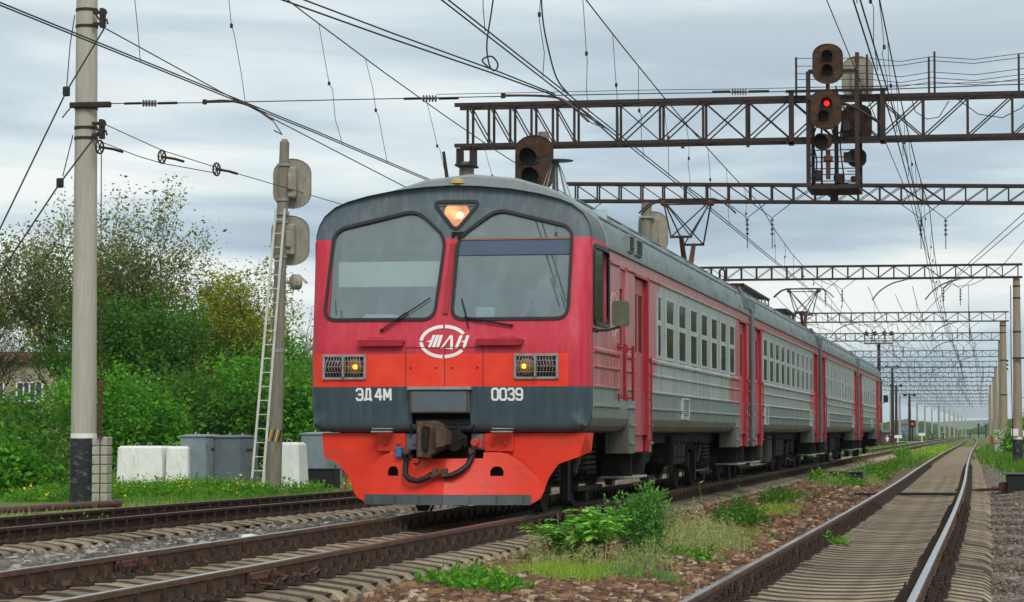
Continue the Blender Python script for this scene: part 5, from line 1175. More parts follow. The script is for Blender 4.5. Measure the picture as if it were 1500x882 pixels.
wire('tension_wire', 'double tension wire from the lower bracket of the left pole over the pulleys', [(-18.39, 54.3, 7.52), (-17.69, 56, 7.14), (-17.05, 58, 6.95), (-16.4, 63, 6.82), (-15.5, 75, 6.7), (-13, 100, 6.4)], .010, 'tension wires anchored at the left pole')
wire('tension_wire', 'lower tension wire from the hanging pulley of the left pole', [(-18.38, 54.1, 7.12), (-17.95, 55.2, 6.93), (-17.69, 56, 6.86), (-17.05, 58, 6.82)], .010, 'tension wires anchored at the left pole')
cw = T('counterweight', 'stack of concrete counterweight blocks on a rod beside the left pole', 'weight', (-18.31, 54.0, -.42)); 
for k in range(7): MB().cbox(-18.475, -18.145, 53.8, 54.15, -.42+k*.196, -.42+k*.196+.186, .018).build('block', 'concrete', cw)
m = MB(); m.tube([(-18.29, 53.78, -.4), (-18.29, 53.78, 2.4), (-18.35, 53.9, 6.9)], .012, 5); m.bar((-18.33, 53.78, .9), (-18.33, 53.78, 2.0), .025); m.bar((-18.25, 53.78, .9), (-18.25, 53.78, 2.0), .025); m.cbox(-18.36, -18.22, 53.76, 53.8, 1.95, 2.1, .01); m.build('rod', 'rust', cw)
# hangers at the gantries
def hanger(x, y, z, zl, lab):
    o = T('insulator_hanger', lab, 'insulator', (x, y, zl), 'insulator hangers under the gantries')
    MB().tube([(x-.55, y, z), (x, y, z-.42), (x+.55, y, z)], .012, 4).build('hanger_rod', 'wire', o)
    insul(MB(), (x, y, z-.42), (x, y, z-.95), 4, .055).build('insulator', 'porcelain', o)
    MB().tube([(x, y, z-.95), (x, y, zl)], .012, 4).build('hanger_wire', 'wire', o)
gn = {78: 'second', 113.8: 'third', 158.7: 'fourth', 191.9: 'fifth', 233.7: 'sixth'}
for y in (78, 113.8, 158.7, 191.9, 233.7):
    for x, w_ in ((-11.5, 'left track'), (-6.9, "train's track"), (-6.2, "train's track, right one of two"), (-2.0 if y < 200 else -2.6, 'right track'), (-1.3 if y < 200 else -3.3, 'right track, right one of two')):
        yy = y if y != 78 else 76+(x+11.95)*5.2/22.45
        hanger(x, yy, 7.60 if y == 78 else 7.43, 6.3, 'insulator hanger under the %s gantry above the %s' % (gn[y], w_))
# far overhead wires
for i, (x0, x1) in enumerate(((-15.8, -15.8), (-9.5, -9.0), (-4.2, -4.4), (-14, -13.5))):
    for z in (6.3, 7.1):
        wire('contact_wire' if z < 7 else 'messenger_wire', '%s far wire above the station tracks, %s strand' % (('leftmost', 'third', 'rightmost', 'second')[i], 'lower' if z < 7 else 'upper'), para([(x0, 120, z, 0), (x0, 160, z, .4 if z > 7 else .02), (x1, 234, z, .5 if z > 7 else .02), (x1, 330, z, .5 if z > 7 else .02), (x1, 700, z, .4 if z > 7 else .02)]), .013, 'far wires above the station tracks')
for i, x0 in enumerate((-16.2, -14.8, -12.6, -10.4, -8.2, -7.3, -5.3, -3.4, -1.0)):
    sp_ = [(x0, 118, 7.35, 0)] + [(x0+random.uniform(-.4, .4)-.6*k/6, y, 7.35, random.uniform(.35, .7)) for k, (y, _, _) in enumerate(GY[:14])]
    mp_ = para(sp_, 4); o = wire('messenger_wire', '%s far messenger wire with droppers, counted from the left' % ('first', 'second', 'third', 'fourth', 'fifth', 'sixth', 'seventh', 'eighth', 'ninth')[i], mp_, .013, 'far messenger wires with droppers'); m = MB()
    for y in np.arange(124, 560, 9.0+i % 3):
        a = at_y(mp_, y); m.tube([a, (a[0]+random.uniform(-.15, .15), y, 6.25)], .008 if y < 250 else .012, 3)
    tag(m.build('dropper', 'wire', o), kind='stuff'); MB().tube([(x, y, 6.25) for x, y, z in mp_[::4]], .013, 4).build('contact_strand', 'wire', o)
for i, (xa, ya, xb, yb, zz) in enumerate(((-15, 118, -2, 190, 6.4), (-3, 130, -11, 230, 6.5), (-1.5, 100, -6, 165, 6.4), (-14, 160, -3, 280, 6.4), (-2, 190, -12, 330, 6.5))):
    wire('contact_wire', '%s slanting crossover wire above the far turnouts' % ('first', 'second', 'third', 'fourth', 'fifth')[i], [(xa, ya, zz), ((xa+xb)/2, (ya+yb)/2, zz-.1), (xb, yb, zz)], .012, 'crossover wires above the far turnouts')
for i, (y, x) in enumerate(((113.6, -2.4), (158.5, -3.2), (158.5, -9), (191.7, -4), (233.5, -3), (113.6, -4.6), (270, -6), (321, -4))):
    o = T('steady_arm', 'steady arm below the %s gantry, %s' % ({113.6: 'third', 158.5: 'fourth', 191.7: 'fifth', 233.5: 'sixth', 270: 'seventh', 321: 'ninth'}[y], 'towards the right' if x > -4.5 else 'towards the left'), 'arm', (x, y, 7.2), 'steady arms under the gantries')
    MB().tube(spline([(x+1.0, y, 7.38), (x+.5, y, 7.25), (x, y, 6.95), (x-.35, y, 6.55)]), .028, 5).build('arm', 'steel_brown', o); insul(MB(), (x+1.0, y, 7.4), (x+1.3, y, 7.45), 4, .06).build('insulator', 'porcelain', o)
# ---- signals
def stad(w, h, n=10):
    r = w/2; P = []
    for k in range(n+1): t = math.pi*k/n; P.append((r*math.cos(t), h/2-r*.75+r*.75*math.sin(t)))
    for k in range(n+1): t = math.pi+math.pi*k/n; P.append((r*math.cos(t), -h/2+r*.75+r*.75*math.sin(t)))
    return P
def head(sig, x, y, z, w, h, d=-1, m='signal_rust', lit=None, lenses=((0, .18), (0, -.18)), hr_=.15, rz=0.0):
    P = stad(w, h); ca, sa = math.cos(rz), math.sin(rz)
    F = lambda u, t, v: (x+u*ca-t*sa, y+u*sa+t*ca, z+v)
    b = MB().prism(P, lambda u, v, t: F(u, t, v), -.02, .02).build('signal_shield', m, sig)
    MB().ring(P, [(u*.97, v*.97) for u, v in P], lambda u, v, t: F(u, t, v), -.035, .035).build('rim', m, b)
    bx_ = MB(); q = stad(w*.34, h*.66, 6); bx_.prism(q, lambda u, v, t: F(u, -d*t, v), .02, .17); bx_.build('lamp_case', m, b, sm=30)
    for i, (u0, v0) in enumerate(lenses):
        hd = MB(); n = 16; a0 = -.25*math.pi
        for k in range(n):
            t0 = a0+(1.5*math.pi)*k/n; t1 = a0+(1.5*math.pi)*(k+1)/n
            g = lambda t, l, r: F(u0+r*math.cos(t), d*l, v0+r*math.sin(t))
            l0 = .14+.24*max(0, math.sin(t0)); l1 = .14+.24*max(0, math.sin(t1))
            hd.add([g(t0, .02, hr_), g(t1, .02, hr_), g(t1, l1, hr_*.96), g(t0, l0, hr_*.96)], [(0, 1, 2, 3)])
        o = hd.build('lens_hood', m, b, fix=False); s_ = o.modifiers.new('thick', 'SOLIDIFY'); s_.thickness = .012
        MB().lathe([(hr_*(.46 if lit == i else .9), 0), (hr_*(.44 if lit == i else .85), .015), (0, .03)], F(u0, d*.02, v0), (d*sa*-1, d*ca, 0), n=14, caps=False).build('lens', 'lamp_red' if lit == i else 'black', b)
        if lit == i: o.data.materials[0] = M['black']
    return b
sg = T('gantry_signal', 'signal with two rusty oval heads in a steel cage on the nearest gantry, lit red', 'signal', (-4.0, 69.3, 7.3))
cx0, cx1, cy0, cy1, cz0, cz1 = -4.60, -3.36, 69.1, 70.9, 7.30, 10.28
for x in (cx0, cx1):
    for y in (cy0, cy1): MB().bar((x, y, cz0), (x, y, cz1 if y < 70 else 9.9), .11 if y < 70 else .09).build('cage_post', 'steel_brown', sg)
MB().bar((-3.98, cy1, cz0), (-3.98, cy1, 9.9), .09).build('cage_post', 'steel_brown', sg); MB().bar((-3.95, 69.7, cz0), (-3.95, 69.7, 9.2), .05).build('cage_post', 'steel_brown', sg); MB().bar((-4.3, 69.7, cz0), (-4.3, 69.7, 9.2), .05).build('cage_post', 'steel_brown', sg)
for z in (cz0, 7.62, 7.95, 8.25, cz1):
    for (a, b) in (((cx0, cy0), (cx1, cy0)), ((cx0, cy1), (cx1, cy1)), ((cx0, cy0), (cx0, cy1)), ((cx1, cy0), (cx1, cy1))):
        if z == cz1 and (a[1] > 70 or b[1] > 70): continue
        t = .09 if z in (cz0, cz1) else .025; MB().bar((*a, z), (*b, z), t).build('cage_rail', 'steel_brown', sg)
for k in range(14): y = cy0+.05+k*(cy1-cy0-.1)/13; MB().cbox(cx0+.05, cx1-.05, y-.03, y+.03, cz0-.06, cz0-.03, .005).build('platform_slat', 'steel_brown', sg)
for x in (-5.06, -2.72): MB().bar((x, 69.45, 8.42), (x, 69.45, 9.85), .13).build('bracket_post', 'steel_brown', sg)
for z in (9.82, 8.48): MB().bar((-5.2, 69.42, z), (-2.6, 69.42, z), .07).build('bracket_rail', 'steel_brown', sg)
MB().tube([(-4.6, 69.0, 9.56), (-3.9, 69.0, 9.5), (-3.4, 69.05, 9.32), (-2.8, 69.2, 8.95)], .045, 6).build('brace_pipe', 'steel_brown', sg)
for k in range(9): MB().bar((-3.62, 69.15+k*.0, 7.42+k*.28), (-3.40, 69.15, 7.42+k*.28), .022).build('ladder_rung', 'steel_brown', sg)
for i, pts in enumerate(([(-4.35, 69.1, 9.0), (-4.5, 69.2, 8.5), (-4.4, 69.2, 8.0), (-4.45, 69.2, 7.4)], [(-3.9, 69.1, 9.9), (-3.75, 69.2, 9.2), (-3.8, 69.3, 8.4), (-3.7, 69.2, 7.5)], [(-4.0, 69.1, 8.8), (-3.85, 69.2, 8.0), (-3.95, 69.2, 7.5), (-3.6, 69.3, 7.4)])): MB().tube(spline(pts), .02, 5).build('signal_cable', 'black', sg)
for x0, z0 in ((-3.72, 7.95), (-4.5, 7.5), (-3.9, 7.4), (-3.75, 8.75)): MB().cbox(x0, x0+.2, 69.25, 69.45, z0, z0+.26, .02).build('junction_box', 'steel_brown', sg)
for s_ in (0, 1): MB().bar((cx0+.02, cy0+.02, 7.3+s_*.02), (cx1-.02, cy1-.02, 7.32), .05).build('cage_brace', 'steel_brown', sg)
MB().bar((cx0, cy0, 8.3), (cx0, cy1, 9.5), .05).build('cage_brace', 'steel_brown', sg); MB().bar((cx1, cy0, 8.3), (cx1, cy1, 9.5), .05).build('cage_brace', 'steel_brown', sg)
MB().cbox(-4.1, -3.9, 69.9, 70.1, 7.0, 7.26, .02).build('cable_outlet', 'steel_brown', sg)
head(sg, -4.09, 68.95, 10.45, .78, 1.04); head(sg, -4.14, 68.95, 9.28, .80, 1.04, lit=0, lenses=((.02, .15), (-.05, -.18)))
head(sg, -4.22, 68.95, 8.45, .46, .42, lenses=((-.05, .0),), hr_=.19)
m = MB(); m.tube([(-4.1, 69.1, 7.5), (-4.1, 69.1, 8.25)], .06, 8); m.tube([(-4.1, 69.1, 9.75), (-4.1, 69.1, 10)], .05, 8); m.cbox(-4.22, -3.98, 69.0, 69.2, 7.95, 8.1, .03); m.build('head_post', 'rust', sg)
sg2 = T('gantry_signal', 'pale backs of two signal heads standing behind the red signal on the gantry', 'signal', (-3.5, 70.6, 7.3))
head(sg2, -3.42, 70.7, 10.3, .82, 1.15, d=1, m='signal_back'); head(sg2, -3.45, 70.7, 9.1, .8, 1.04, d=1, m='signal_rust'); head(sg2, -3.45, 70.7, 8.2, .5, .5, d=1, m='signal_rust', lenses=((0, 0),))
m = MB(); m.tube([(-3.42, 70.55, 7.32), (-3.42, 70.55, 10.95)], .055, 8); m.lathe([(.09, 0), (.09, .12), (.14, .14), (.14, .24), (.06, .28)], (-3.42, 70.5, 9.68), n=10); m.cbox(-3.6, -3.3, 70.4, 70.6, 7.55, 7.7, .03); m.build('head_post', 'rust', sg2)
bs = T('signal_mast', 'rusty signal head facing forward on a concrete mast behind the cab roof', 'signal', (-8.78, 52.8, -.4))
MB().tube([(-8.78, 52.85, -.5), (-8.78, 52.85, 7.02)], [.15, .11], 12).build('mast', 'pole_old', bs, sm=40)
head(bs, -8.91, 52.5, 6.35, .76, 1.15, lenses=((-.1, .12), (-.06, -.26)), hr_=.19)
bs2 = T('signal_mast', 'pale back of a signal head on a concrete mast beside the pantograph', 'signal', (-8.62, 68, -.4))
MB().tube([(-8.62, 67.8, -.5), (-8.62, 67.8, 6.85)], [.17, .13], 12).build('mast', 'pole_old', bs2, sm=40); head(bs2, -8.5, 68.2, 6.12, .76, 1.1, d=1, m='signal_back')
m = MB(); m.cbox(-8.8, -8.44, 67.62, 67.98, 6.45, 6.5, .01); m.build('clamp', 'galv', bs2)
lm = T('signal_mast', 'concrete signal mast with two grey heads seen from behind and a ladder', 'signal', (-17.02, 62.8, -.42)); tl = lambda z: -17.02+.0305*(z+.35)
MB().tube([(tl(z), 62.8, z) for z in (-.6, 2, 5, 8.02)], [.20, .175, .14, .115], 14).build('mast', 'pole_old', lm, sm=40)
MB().tube([(tl(7.9), 62.8, 8.0), (tl(8.1), 62.8, 8.1)], [.12, .06], 14).build('mast_cap', 'pole_old', lm)
for z, dx in ((7.05, 0), (5.67, 0)):
    b = head(lm, tl(z)+.13, 63.15, z, .94, 1.22, d=1, m='signal_back'); m = MB()
    for s in (-1, 1): m.bar((tl(z)+.02, 62.95, z+s*.35), (tl(z)+.3, 63.0, z+s*.35), .05)
    m.cbox(tl(z)+.08, tl(z)+.30, 62.78, 63.0, z-.38, z+.38, .04); m.cbox(tl(z)+.12, tl(z)+.26, 62.7, 62.8, z-.2, z+.2, .03); m.build('head_bracket', 'signal_back', lm)
    for s in (-.42, .42): MB().tube([(tl(z+s), 62.8, z+s-.03), (tl(z+s), 62.8, z+s+.03)], [.16, .16], 12).build('clamp_band', 'galv', lm)
z = 4.65; m = MB(); m.lathe([(.10, -.1), (.19, -.05), (.19, .12), (.16, .16)], (tl(z)+.33, 62.9, z), (1, .6, 0), n=14); m.tube([(tl(z), 62.8, z), (tl(z)+.3, 62.9, z)], .05, 6); m.tube([(tl(z), 62.75, z-.3), (tl(z)+.3, 62.85, z-.25), (tl(z)+.35, 62.9, z-.1)], .018, 5); m.hull([(tl(z)+.45, 62.95, z+.15), (tl(z)+.62, 63.0, z+.02), (tl(z)+.6, 62.9, z-.05), (tl(z)+.42, 63.05, z+.18), (tl(z)+.63, 63.1, z-.02)]); m.build('route_lamp', 'signal_back', lm)
for k in range(5): MB().bar((tl(.8)-.17+k*.08, 62.8-.185, .82), (tl(1.1)-.11+k*.08, 62.8-.18, 1.10), .035, .008).build('warning_stripe', 'yellow' if k % 2 else 'black', lm)
MB().tube([(tl(.8), 62.8, .81), (tl(1.12), 62.8, 1.12)], [.185, .182], 14).build('warning_band', 'black', lm)
for z in (3.0, 6.3): MB().tube([(tl(z), 62.8, z-.04), (tl(z), 62.8, z+.04)], [.175, .175], 12).build('clamp_band', 'galv', lm)
ld = T('ladder', 'pale steel ladder leaning against the left signal mast', 'ladder', (-17.3, 62.1, -.42))
la, lb_ = ((-17.36, 62.05, -.42), (-16.92, 62.6, 6.4)), ((-17.08, 62.05, -.42), (-16.70, 62.6, 6.4))
for a, b in (la, lb_): MB().bar(a, b, .055, .03).build('stringer', 'ladder', ld)
for k in range(20):
    t = .03+k*.049; p = [Vector(q[0]).lerp(Vector(q[1]), t) for q in (la, lb_)]; MB().tube([p[0], p[1]], .013, 5).build('rung', 'ladder', ld)
# ---------------------------------------------------------------- trackside things on the left
def wblock(label, x0, x1, y0, y1, z0, z1, tp=.1, nm='concrete_block'):
    o = T(nm, label, 'concrete block', ((x0+x1)/2, (y0+y1)/2, z0), 'whitewashed concrete blocks'); m = MB(); bm_pts = []
    for z, k, r in ((z0, 0, .03), (z1-.06, tp*.95, .06), (z1, tp+.05, .1)):
        for (X, sx) in ((x0+k, 1), (x1-k, -1)):
            for (Y, sy) in ((y0+k*.7, 1), (y1-k*.7, -1)): bm_pts += [(X+sx*r, Y, z), (X, Y+sy*r, z)]
    m.hull(bm_pts).build('body', 'white_paint', o)
    for x in ((x0+x1)/2-.25, (x0+x1)/2+.1): MB().tube([(x+.07*math.cos(t), (y0+y1)/2, z1-.02+.10*math.sin(t)) for t in np.linspace(0, math.pi, 8)], .012, 5).build('lifting_loop', 'galv', o)
wblock('whitewashed concrete block beside the left pole, nearer of the two adjoining', -23.75, -22.44, 71.2, 72.4, -.45, .66, .025); wblock('whitewashed concrete block joined right against the first, next to grey cabinets', -22.40, -21.72, 71.3, 72.6, -.45, .65, .04)
wblock('tall whitewashed concrete block behind the signal mast', -18.25, -17.25, 66.2, 67.2, -.45, .78, .06)
def cabinet(label, x, y, w, d, h, rz, z0=-.45, m='cabinet'):
    c = T('relay_cabinet', label, 'cabinet', (x, y, z0), 'grey relay cabinets', local=True); c.rotation_euler.z = R(rz)
    MB().cbox(-w/2, w/2, -d/2, d/2, 0, h, .012).build('body', m, c)
    MB().hull([(-w/2-.04, -d/2-.04, h), (w/2+.04, -d/2-.04, h), (-w/2-.04, d/2+.04, h), (w/2+.04, d/2+.04, h), (-w/2-.04, -d/2-.04, h+.03), (w/2+.04, -d/2-.04, h+.03), (-w/2, 0, h+.07), (w/2, 0, h+.07), (-w/2-.04, d/2+.04, h+.03), (w/2+.04, d/2+.04, h+.03)]).build('lid', m, c)
    for s in (-1, 1):
        dr = MB().cbox(w/2-.002, w/2+.022, (-d/2+.03 if s < 0 else .006), (-.006 if s < 0 else d/2-.03), .06, h-.04, .006).build('door', 'cabinet_dark' if m == 'cabinet_dark' else m, c)
        mm = MB()
        for z in (.25, h-.25): mm.cyl((w/2+.03, s*(d/2-.02), z-.06), (w/2+.03, s*(d/2-.02), z+.06), .016, n=6)
        mm.build('hinge', 'cabinet_dark', dr)
    MB().cbox(w/2+.021, w/2+.05, -.22, .12, h-.36, h-.30, .008).build('lock_bar', 'rust', c); MB().cbox(w/2+.021, w/2+.05, .02, .06, .35, .55, .008).build('handle', 'rust', c)
    for x_ in (-.2, .2): MB().lathe([(.03, 0), (.03, .05), (.015, .07)], (x_, 0, h+.06), n=8).build('lifting_eye', 'galv', c)
    return c
cabinet('grey relay cabinet nearest the white blocks', -21.55, 72.0, .80, .95, 1.36, -14); cabinet('darker worn grey relay cabinet to the right of the first one', -20.62, 72.2, .82, 1.0, 1.34, -14, m='cabinet_dark'); cabinet('grey relay cabinet beside the train, behind the black box', -18.95, 75.2, .8, 1.0, 1.42, -14)
bx = T('battery_box', 'low black metal box near the cab at left', 'box', (-17.45, 69.5, -.45)); MB().cbox(-17.85, -17.1, 69.2, 69.9, -.45, .05, .015).build('body', 'black', bx); MB().cbox(-17.88, -17.07, 69.17, 69.93, .05, .08, .008).build('lid', 'black', bx)
for i, x in enumerate((-15.05, -14.85)):
    o = T('point_lever', ('left', 'right')[i]+' red hand lever standing by the black box', 'lever', (x, 62, -.42), 'red point levers'); MB().tube([(x, 62, -.45), (x+.02, 62, -.05), (x-.03+.1*i, 62, .12)], [.03, .025, .02], 6).build('shaft', 'red_paint', o); MB().tube([(x-.03+.1*i, 62, .10), (x-.05+.12*i, 62, .22)], .03, 6).build('grip', 'red_paint', o)
o = T('rusty_pipe', 'long rusty pipe with blue paint traces lying beside the left track', 'pipe', (-17.7, 39.7, -.40)); MB().tube([(-18.6, 36, -.32), (-16.72, 43.95, -.30), (-15.85, 47.6, -.27)], .062, 12).build('pipe', 'pipe', o, sm=40); MB().tube([(-15.88, 47.5, -.271), (-15.83, 47.66, -.268)], .075, 12).build('flange', 'pipe', o); MB().cbox(-16.6, -16.3, 44.7, 44.9, -.45, -.36, .01).build('chock', 'rust', o)
o = T('litter_bag', 'crumpled white plastic scrap on the ballast by the left rails', 'litter', (-9.3, 33.0, -.3)); MB().hull([(-9.45+random.uniform(0, .3), 33.0+random.uniform(0, .5), -.33+random.uniform(0, .09)) for _ in range(16)]).build('bag', 'litter', o)
# point machine, trough boxes, plates near the right track
pm = T('point_machine', 'black point machine box between the tracks beyond the bushes', 'box', (-3.85, 71.5, -.4)); MB().cbox(-4.25, -3.4, 71.2, 72.0, -.42, -.02, .02).build('body', 'black', pm); MB().cbox(-4.35, -3.3, 71.15, 72.05, -.02, .02, .008).build('lid', 'steel_grey', pm); MB().bar((-4.25, 71.5, -.3), (-5.2, 71.6, -.3), .06).build('rod', 'rust', pm)
pm = T('point_machine', 'black point machine box at the right edge with rods to the rail', 'box', (.6, 66, -.42)); MB().cbox(.30, 1.5, 65.6, 66.5, -.44, .02, .03).build('body', 'black', pm); MB().cbox(.25, 1.55, 65.55, 66.55, .02, .06, .01).build('lid', 'steel_grey', pm)
for y, z in ((66.0, -.30), (66.25, -.33)): MB().tube([(.3, y, z), (-.5, y-.8, z-.03), (-.9, y-1.0, z-.03)], .028, 6).build('rod', 'rust', pm)
MB().cbox(.12, .32, 65.8, 66.2, -.38, -.16, .03).build('gear_cover', 'rust', pm)
for i, (x0, x1, y) in enumerate(((-3.1, -2.35, 61.5), (-4.75, -4.1, 63.6))):
    o = T('channel_cover', ('dark steel plate lying beside the right rail in the brown stones', 'short dark plate lying near the main track in the stones')[i], 'plate', (x0, y, -.4)); MB().cbox(x0, x1, y-.2, y+.2, -.42, -.33, .01).build('plate', 'black', o); MB().cbox(x0+.1, x0+.2, y-.05, y+.05, -.33, -.31, .004).build('handle', 'rust', o)
mb = MB(); mb.bar((-2.1, 60.5, -.33), (-.8, 60.5, -.33), .10, .06); mb.build('stretcher_bar', 'black', tr_right)
# ---------------------------------------------------------------- vegetation
def leaves(C, size, up=.3, asp=.55, droop=0.0):
    n = len(C); d = rng.normal(0, 1, (n, 3)); d[:, 2] = d[:, 2]*.6+up-droop; d /= np.linalg.norm(d, axis=1)[:, None]
    a = rng.normal(0, 1, (n, 3)); w = np.cross(d, a); w /= np.linalg.norm(w, axis=1)[:, None]+1e-9; nn = np.cross(w, d)
    s = (size*np.exp(rng.normal(0, .25, n)))[:, None]
    V = np.stack([C, C+d*s*.5+w*s*asp*.5+nn*s*.08, C+d*s, C+d*s*.5-w*s*asp*.5+nn*s*.08], 1)
    return V.reshape(-1, 3), (np.arange(n)[:, None]*4+np.arange(4)[None])
def leafpart(name, C, size, mat, parent, up=.3, asp=.55, droop=0.0, bias=None):
    V, F = leaves(C, size, up, asp, droop); r = rng.random(len(C))
    if bias is not None: r = np.clip(r*.7+bias*.3, 0, 1)
    return np_mesh(name, V, F, mat, parent, rnd=np.repeat(r, 4))
def grow(mb, tips, p, d, L, r, depth, maxd, spread, rs, upb):
    k = 4; pts = [p]; q = p.copy(); dd = d.copy()
    for i in range(k):
        dd = (dd+Vector((rs.normal(0, .10), rs.normal(0, .10), rs.normal(0, .05)+upb))).normalized(); q = q+dd*(L/k); pts.append(q.copy())
    mb.tube(pts, [r*(1-.55*i/k) for i in range(k+1)], 6 if depth == 0 else (4 if depth == 1 else 3), caps=False)
    if depth >= max(1, maxd-2): tips += [(pts[i], depth) for i in range(1, k+1)]
    if depth < maxd:
        nb = 5 if depth < 2 else 4
        for i in range(nb):
            t = .3+.7*(i+rs.uniform(0, 1))/nb; j = min(k-1, int(t*k)); b = pts[j].lerp(pts[j+1], t*k-j)
            ax = dd.orthogonal().normalized(); ax.rotate(Matrix.Rotation(rs.uniform(0, 6.28), 3, dd)); nd_ = (dd*math.cos(spread)+ax*math.sin(spread)*rs.uniform(.7, 1.2)).normalized()
            grow(mb, tips, b, nd_, L*rs.uniform(.5, .72), r*.5, depth+1, maxd, spread, rs, upb)
def tree(name, label, cat, loc, h, nleaf, lsize, mat, seed, stems=1, maxd=3, spread=.7, sig=.25, bark='bark', trunkL=.42, r=.12, lean=.3, group=None, upb=.05, gaps=.25, zmin=0.0):
    t = T(name, label, cat, loc, group); rs = np.random.default_rng(seed); mb = MB(); tips = []
    for s in range(stems):
        a = rs.uniform(0, 6.28); ln = lean*rs.uniform(.3, 1) if stems > 1 else .05
        grow(mb, tips, Vector(loc)+Vector((math.cos(a)*.15*(stems > 1), math.sin(a)*.15*(stems > 1), -.1)), Vector((math.cos(a)*ln, math.sin(a)*ln, 1)).normalized(), h*trunkL, r, 0, maxd, spread, rs, upb)
    zmax = max(p.z for p, d in tips)-loc[2]; k = h/zmax
    mb.v = [(loc[0]+(x-loc[0])*k, loc[1]+(y-loc[1])*k, loc[2]+(z-loc[2])*k) for x, y, z in mb.v]
    mb.build('trunk', bark, t, fix=False)
    if nleaf:
        P = np.array([[loc[0]+(p.x-loc[0])*k, loc[1]+(p.y-loc[1])*k, loc[2]+(p.z-loc[2])*k] for p, d in tips]); w = np.array([1.0+d for p, d in tips]); w *= rs.random(len(w)) > gaps
        C = P[rs.choice(len(P), nleaf, p=w/w.sum())]+rs.normal(0, sig, (nleaf, 3))
        C = C[C[:, 2] > loc[2]+.05+zmin]; cl_ = np.sin(C[:, 0]*2.1)*np.sin(C[:, 1]*1.7+1)*np.sin(C[:, 2]*2.3)*.5+.5  # clump pattern puts light and shaded masses into the leaf tones
        leafpart('crown', C, lsize, mat, t, bias=cl_)
    return t
GT = 'trees behind the left verge'
tree('birch_tree', 'tall loose tree with brown catkins directly behind the left pole', 'tree', (-33.0, 96, -.45), 10.7, 30000, .125, 'leaf_mixed', 11, stems=5, maxd=4, spread=.55, sig=.28, lean=.42, trunkL=.5, r=.10, group=GT, upb=.09)
tree('birch_tree', 'leafy tree with brown catkins filling the left edge, left of the pole', 'tree', (-38.6, 97, -.45), 8.0, 15000, .125, 'leaf_mixed', 12, zmin=5.4, stems=4, maxd=4, spread=.6, sig=.3, lean=.5, trunkL=.5, r=.08, group=GT)
tree('birch_tree', 'dark green tree right of the left pole with a slanting crown', 'tree', (-30.6, 94, -.45), 8.2, 26000, .13, 'leaf_green', 13, stems=4, maxd=4, spread=.6, sig=.28, lean=.4, trunkL=.5, r=.08, group=GT)
tree('maple_tree', 'yellow-green flowering tree between the left pole and the signal mast', 'tree', (-28.7, 99, -.45), 8.0, 24000, .12, 'leaf_yellow', 14, stems=2, maxd=4, spread=.6, sig=.28, lean=.35, trunkL=.45, r=.11, bark='bark', group=GT)
tree('maple_tree', 'bright green bushy tree right of the signal mast', 'tree', (-25.0, 97, -.45), 5.2, 13000, .15, 'leaf_bright', 15, stems=4, maxd=3, spread=.8, sig=.35, lean=.5, r=.06, group=GT)
tree('bare_tree', 'thin bare grey tree just left of the cab in the distance', 'tree', (-36.3, 141, -.5), 8.6, 0, .1, 'leaf_green', 16, stems=2, maxd=4, spread=.5, bark='bark_light', r=.07, group=GT)
GB = 'green shrubs along the left verge'
SH = [(-36.2, 84, 1.9, 'leaf_green', 'dense green shrub at the left edge below the building'), (-33.8, 82, 1.9, 'leaf_green', 'dense green shrub second from the left edge'), (-31.6, 83, 2.5, 'leaf_green', 'dark shrub immediately left of the left pole'), (-28.8, 85, 3.7, 'leaf_bright', 'rounded bright shrub behind the counterweights'), (-26.6, 88, 3.6, 'leaf_green', 'tall green shrub behind the white blocks'), (-27.4, 86, 2.8, 'leaf_bright', 'lower bright shrub above the white blocks'), (-24.8, 88, 4.0, 'leaf_bright', 'tall bright shrub behind the grey cabinets'), (-23.2, 88, 3.6, 'leaf_green', 'green shrub behind the signal mast'), (-21.7, 87, 3.3, 'leaf_bright', 'bright shrub between the mast and the train'), (-22.6, 93, 4.3, 'leaf_green', 'dark green shrub tucked behind the cab'), (-34.6, 78, 1.8, 'leaf_green', 'low shrub in front at the left edge'), (-31.8, 77, 1.6, 'leaf_green', 'low shrub at the foot of the left pole'), (-38.4, 88, 2.0, 'leaf_bright', 'leafy shrub in front of the pale building'), (-23.6, 62.5, 1.6, 'leaf_green', 'dark leafy bush at the left edge near the pipe'), (-22.5, 59.0, .95, 'leaf_bright', 'low bright bush between the pipe and the left pole')]
for i, (x, y, h, mt, lb) in enumerate(SH): tree('shrub', lb, 'shrub', (x, y, -.47), h, 9500 if h > 2 else 6000, .15, mt, 30+i, stems=6, maxd=2, spread=.8, sig=.34, lean=.6, trunkL=.55, r=.04, group=GB, upb=.03, gaps=.15)
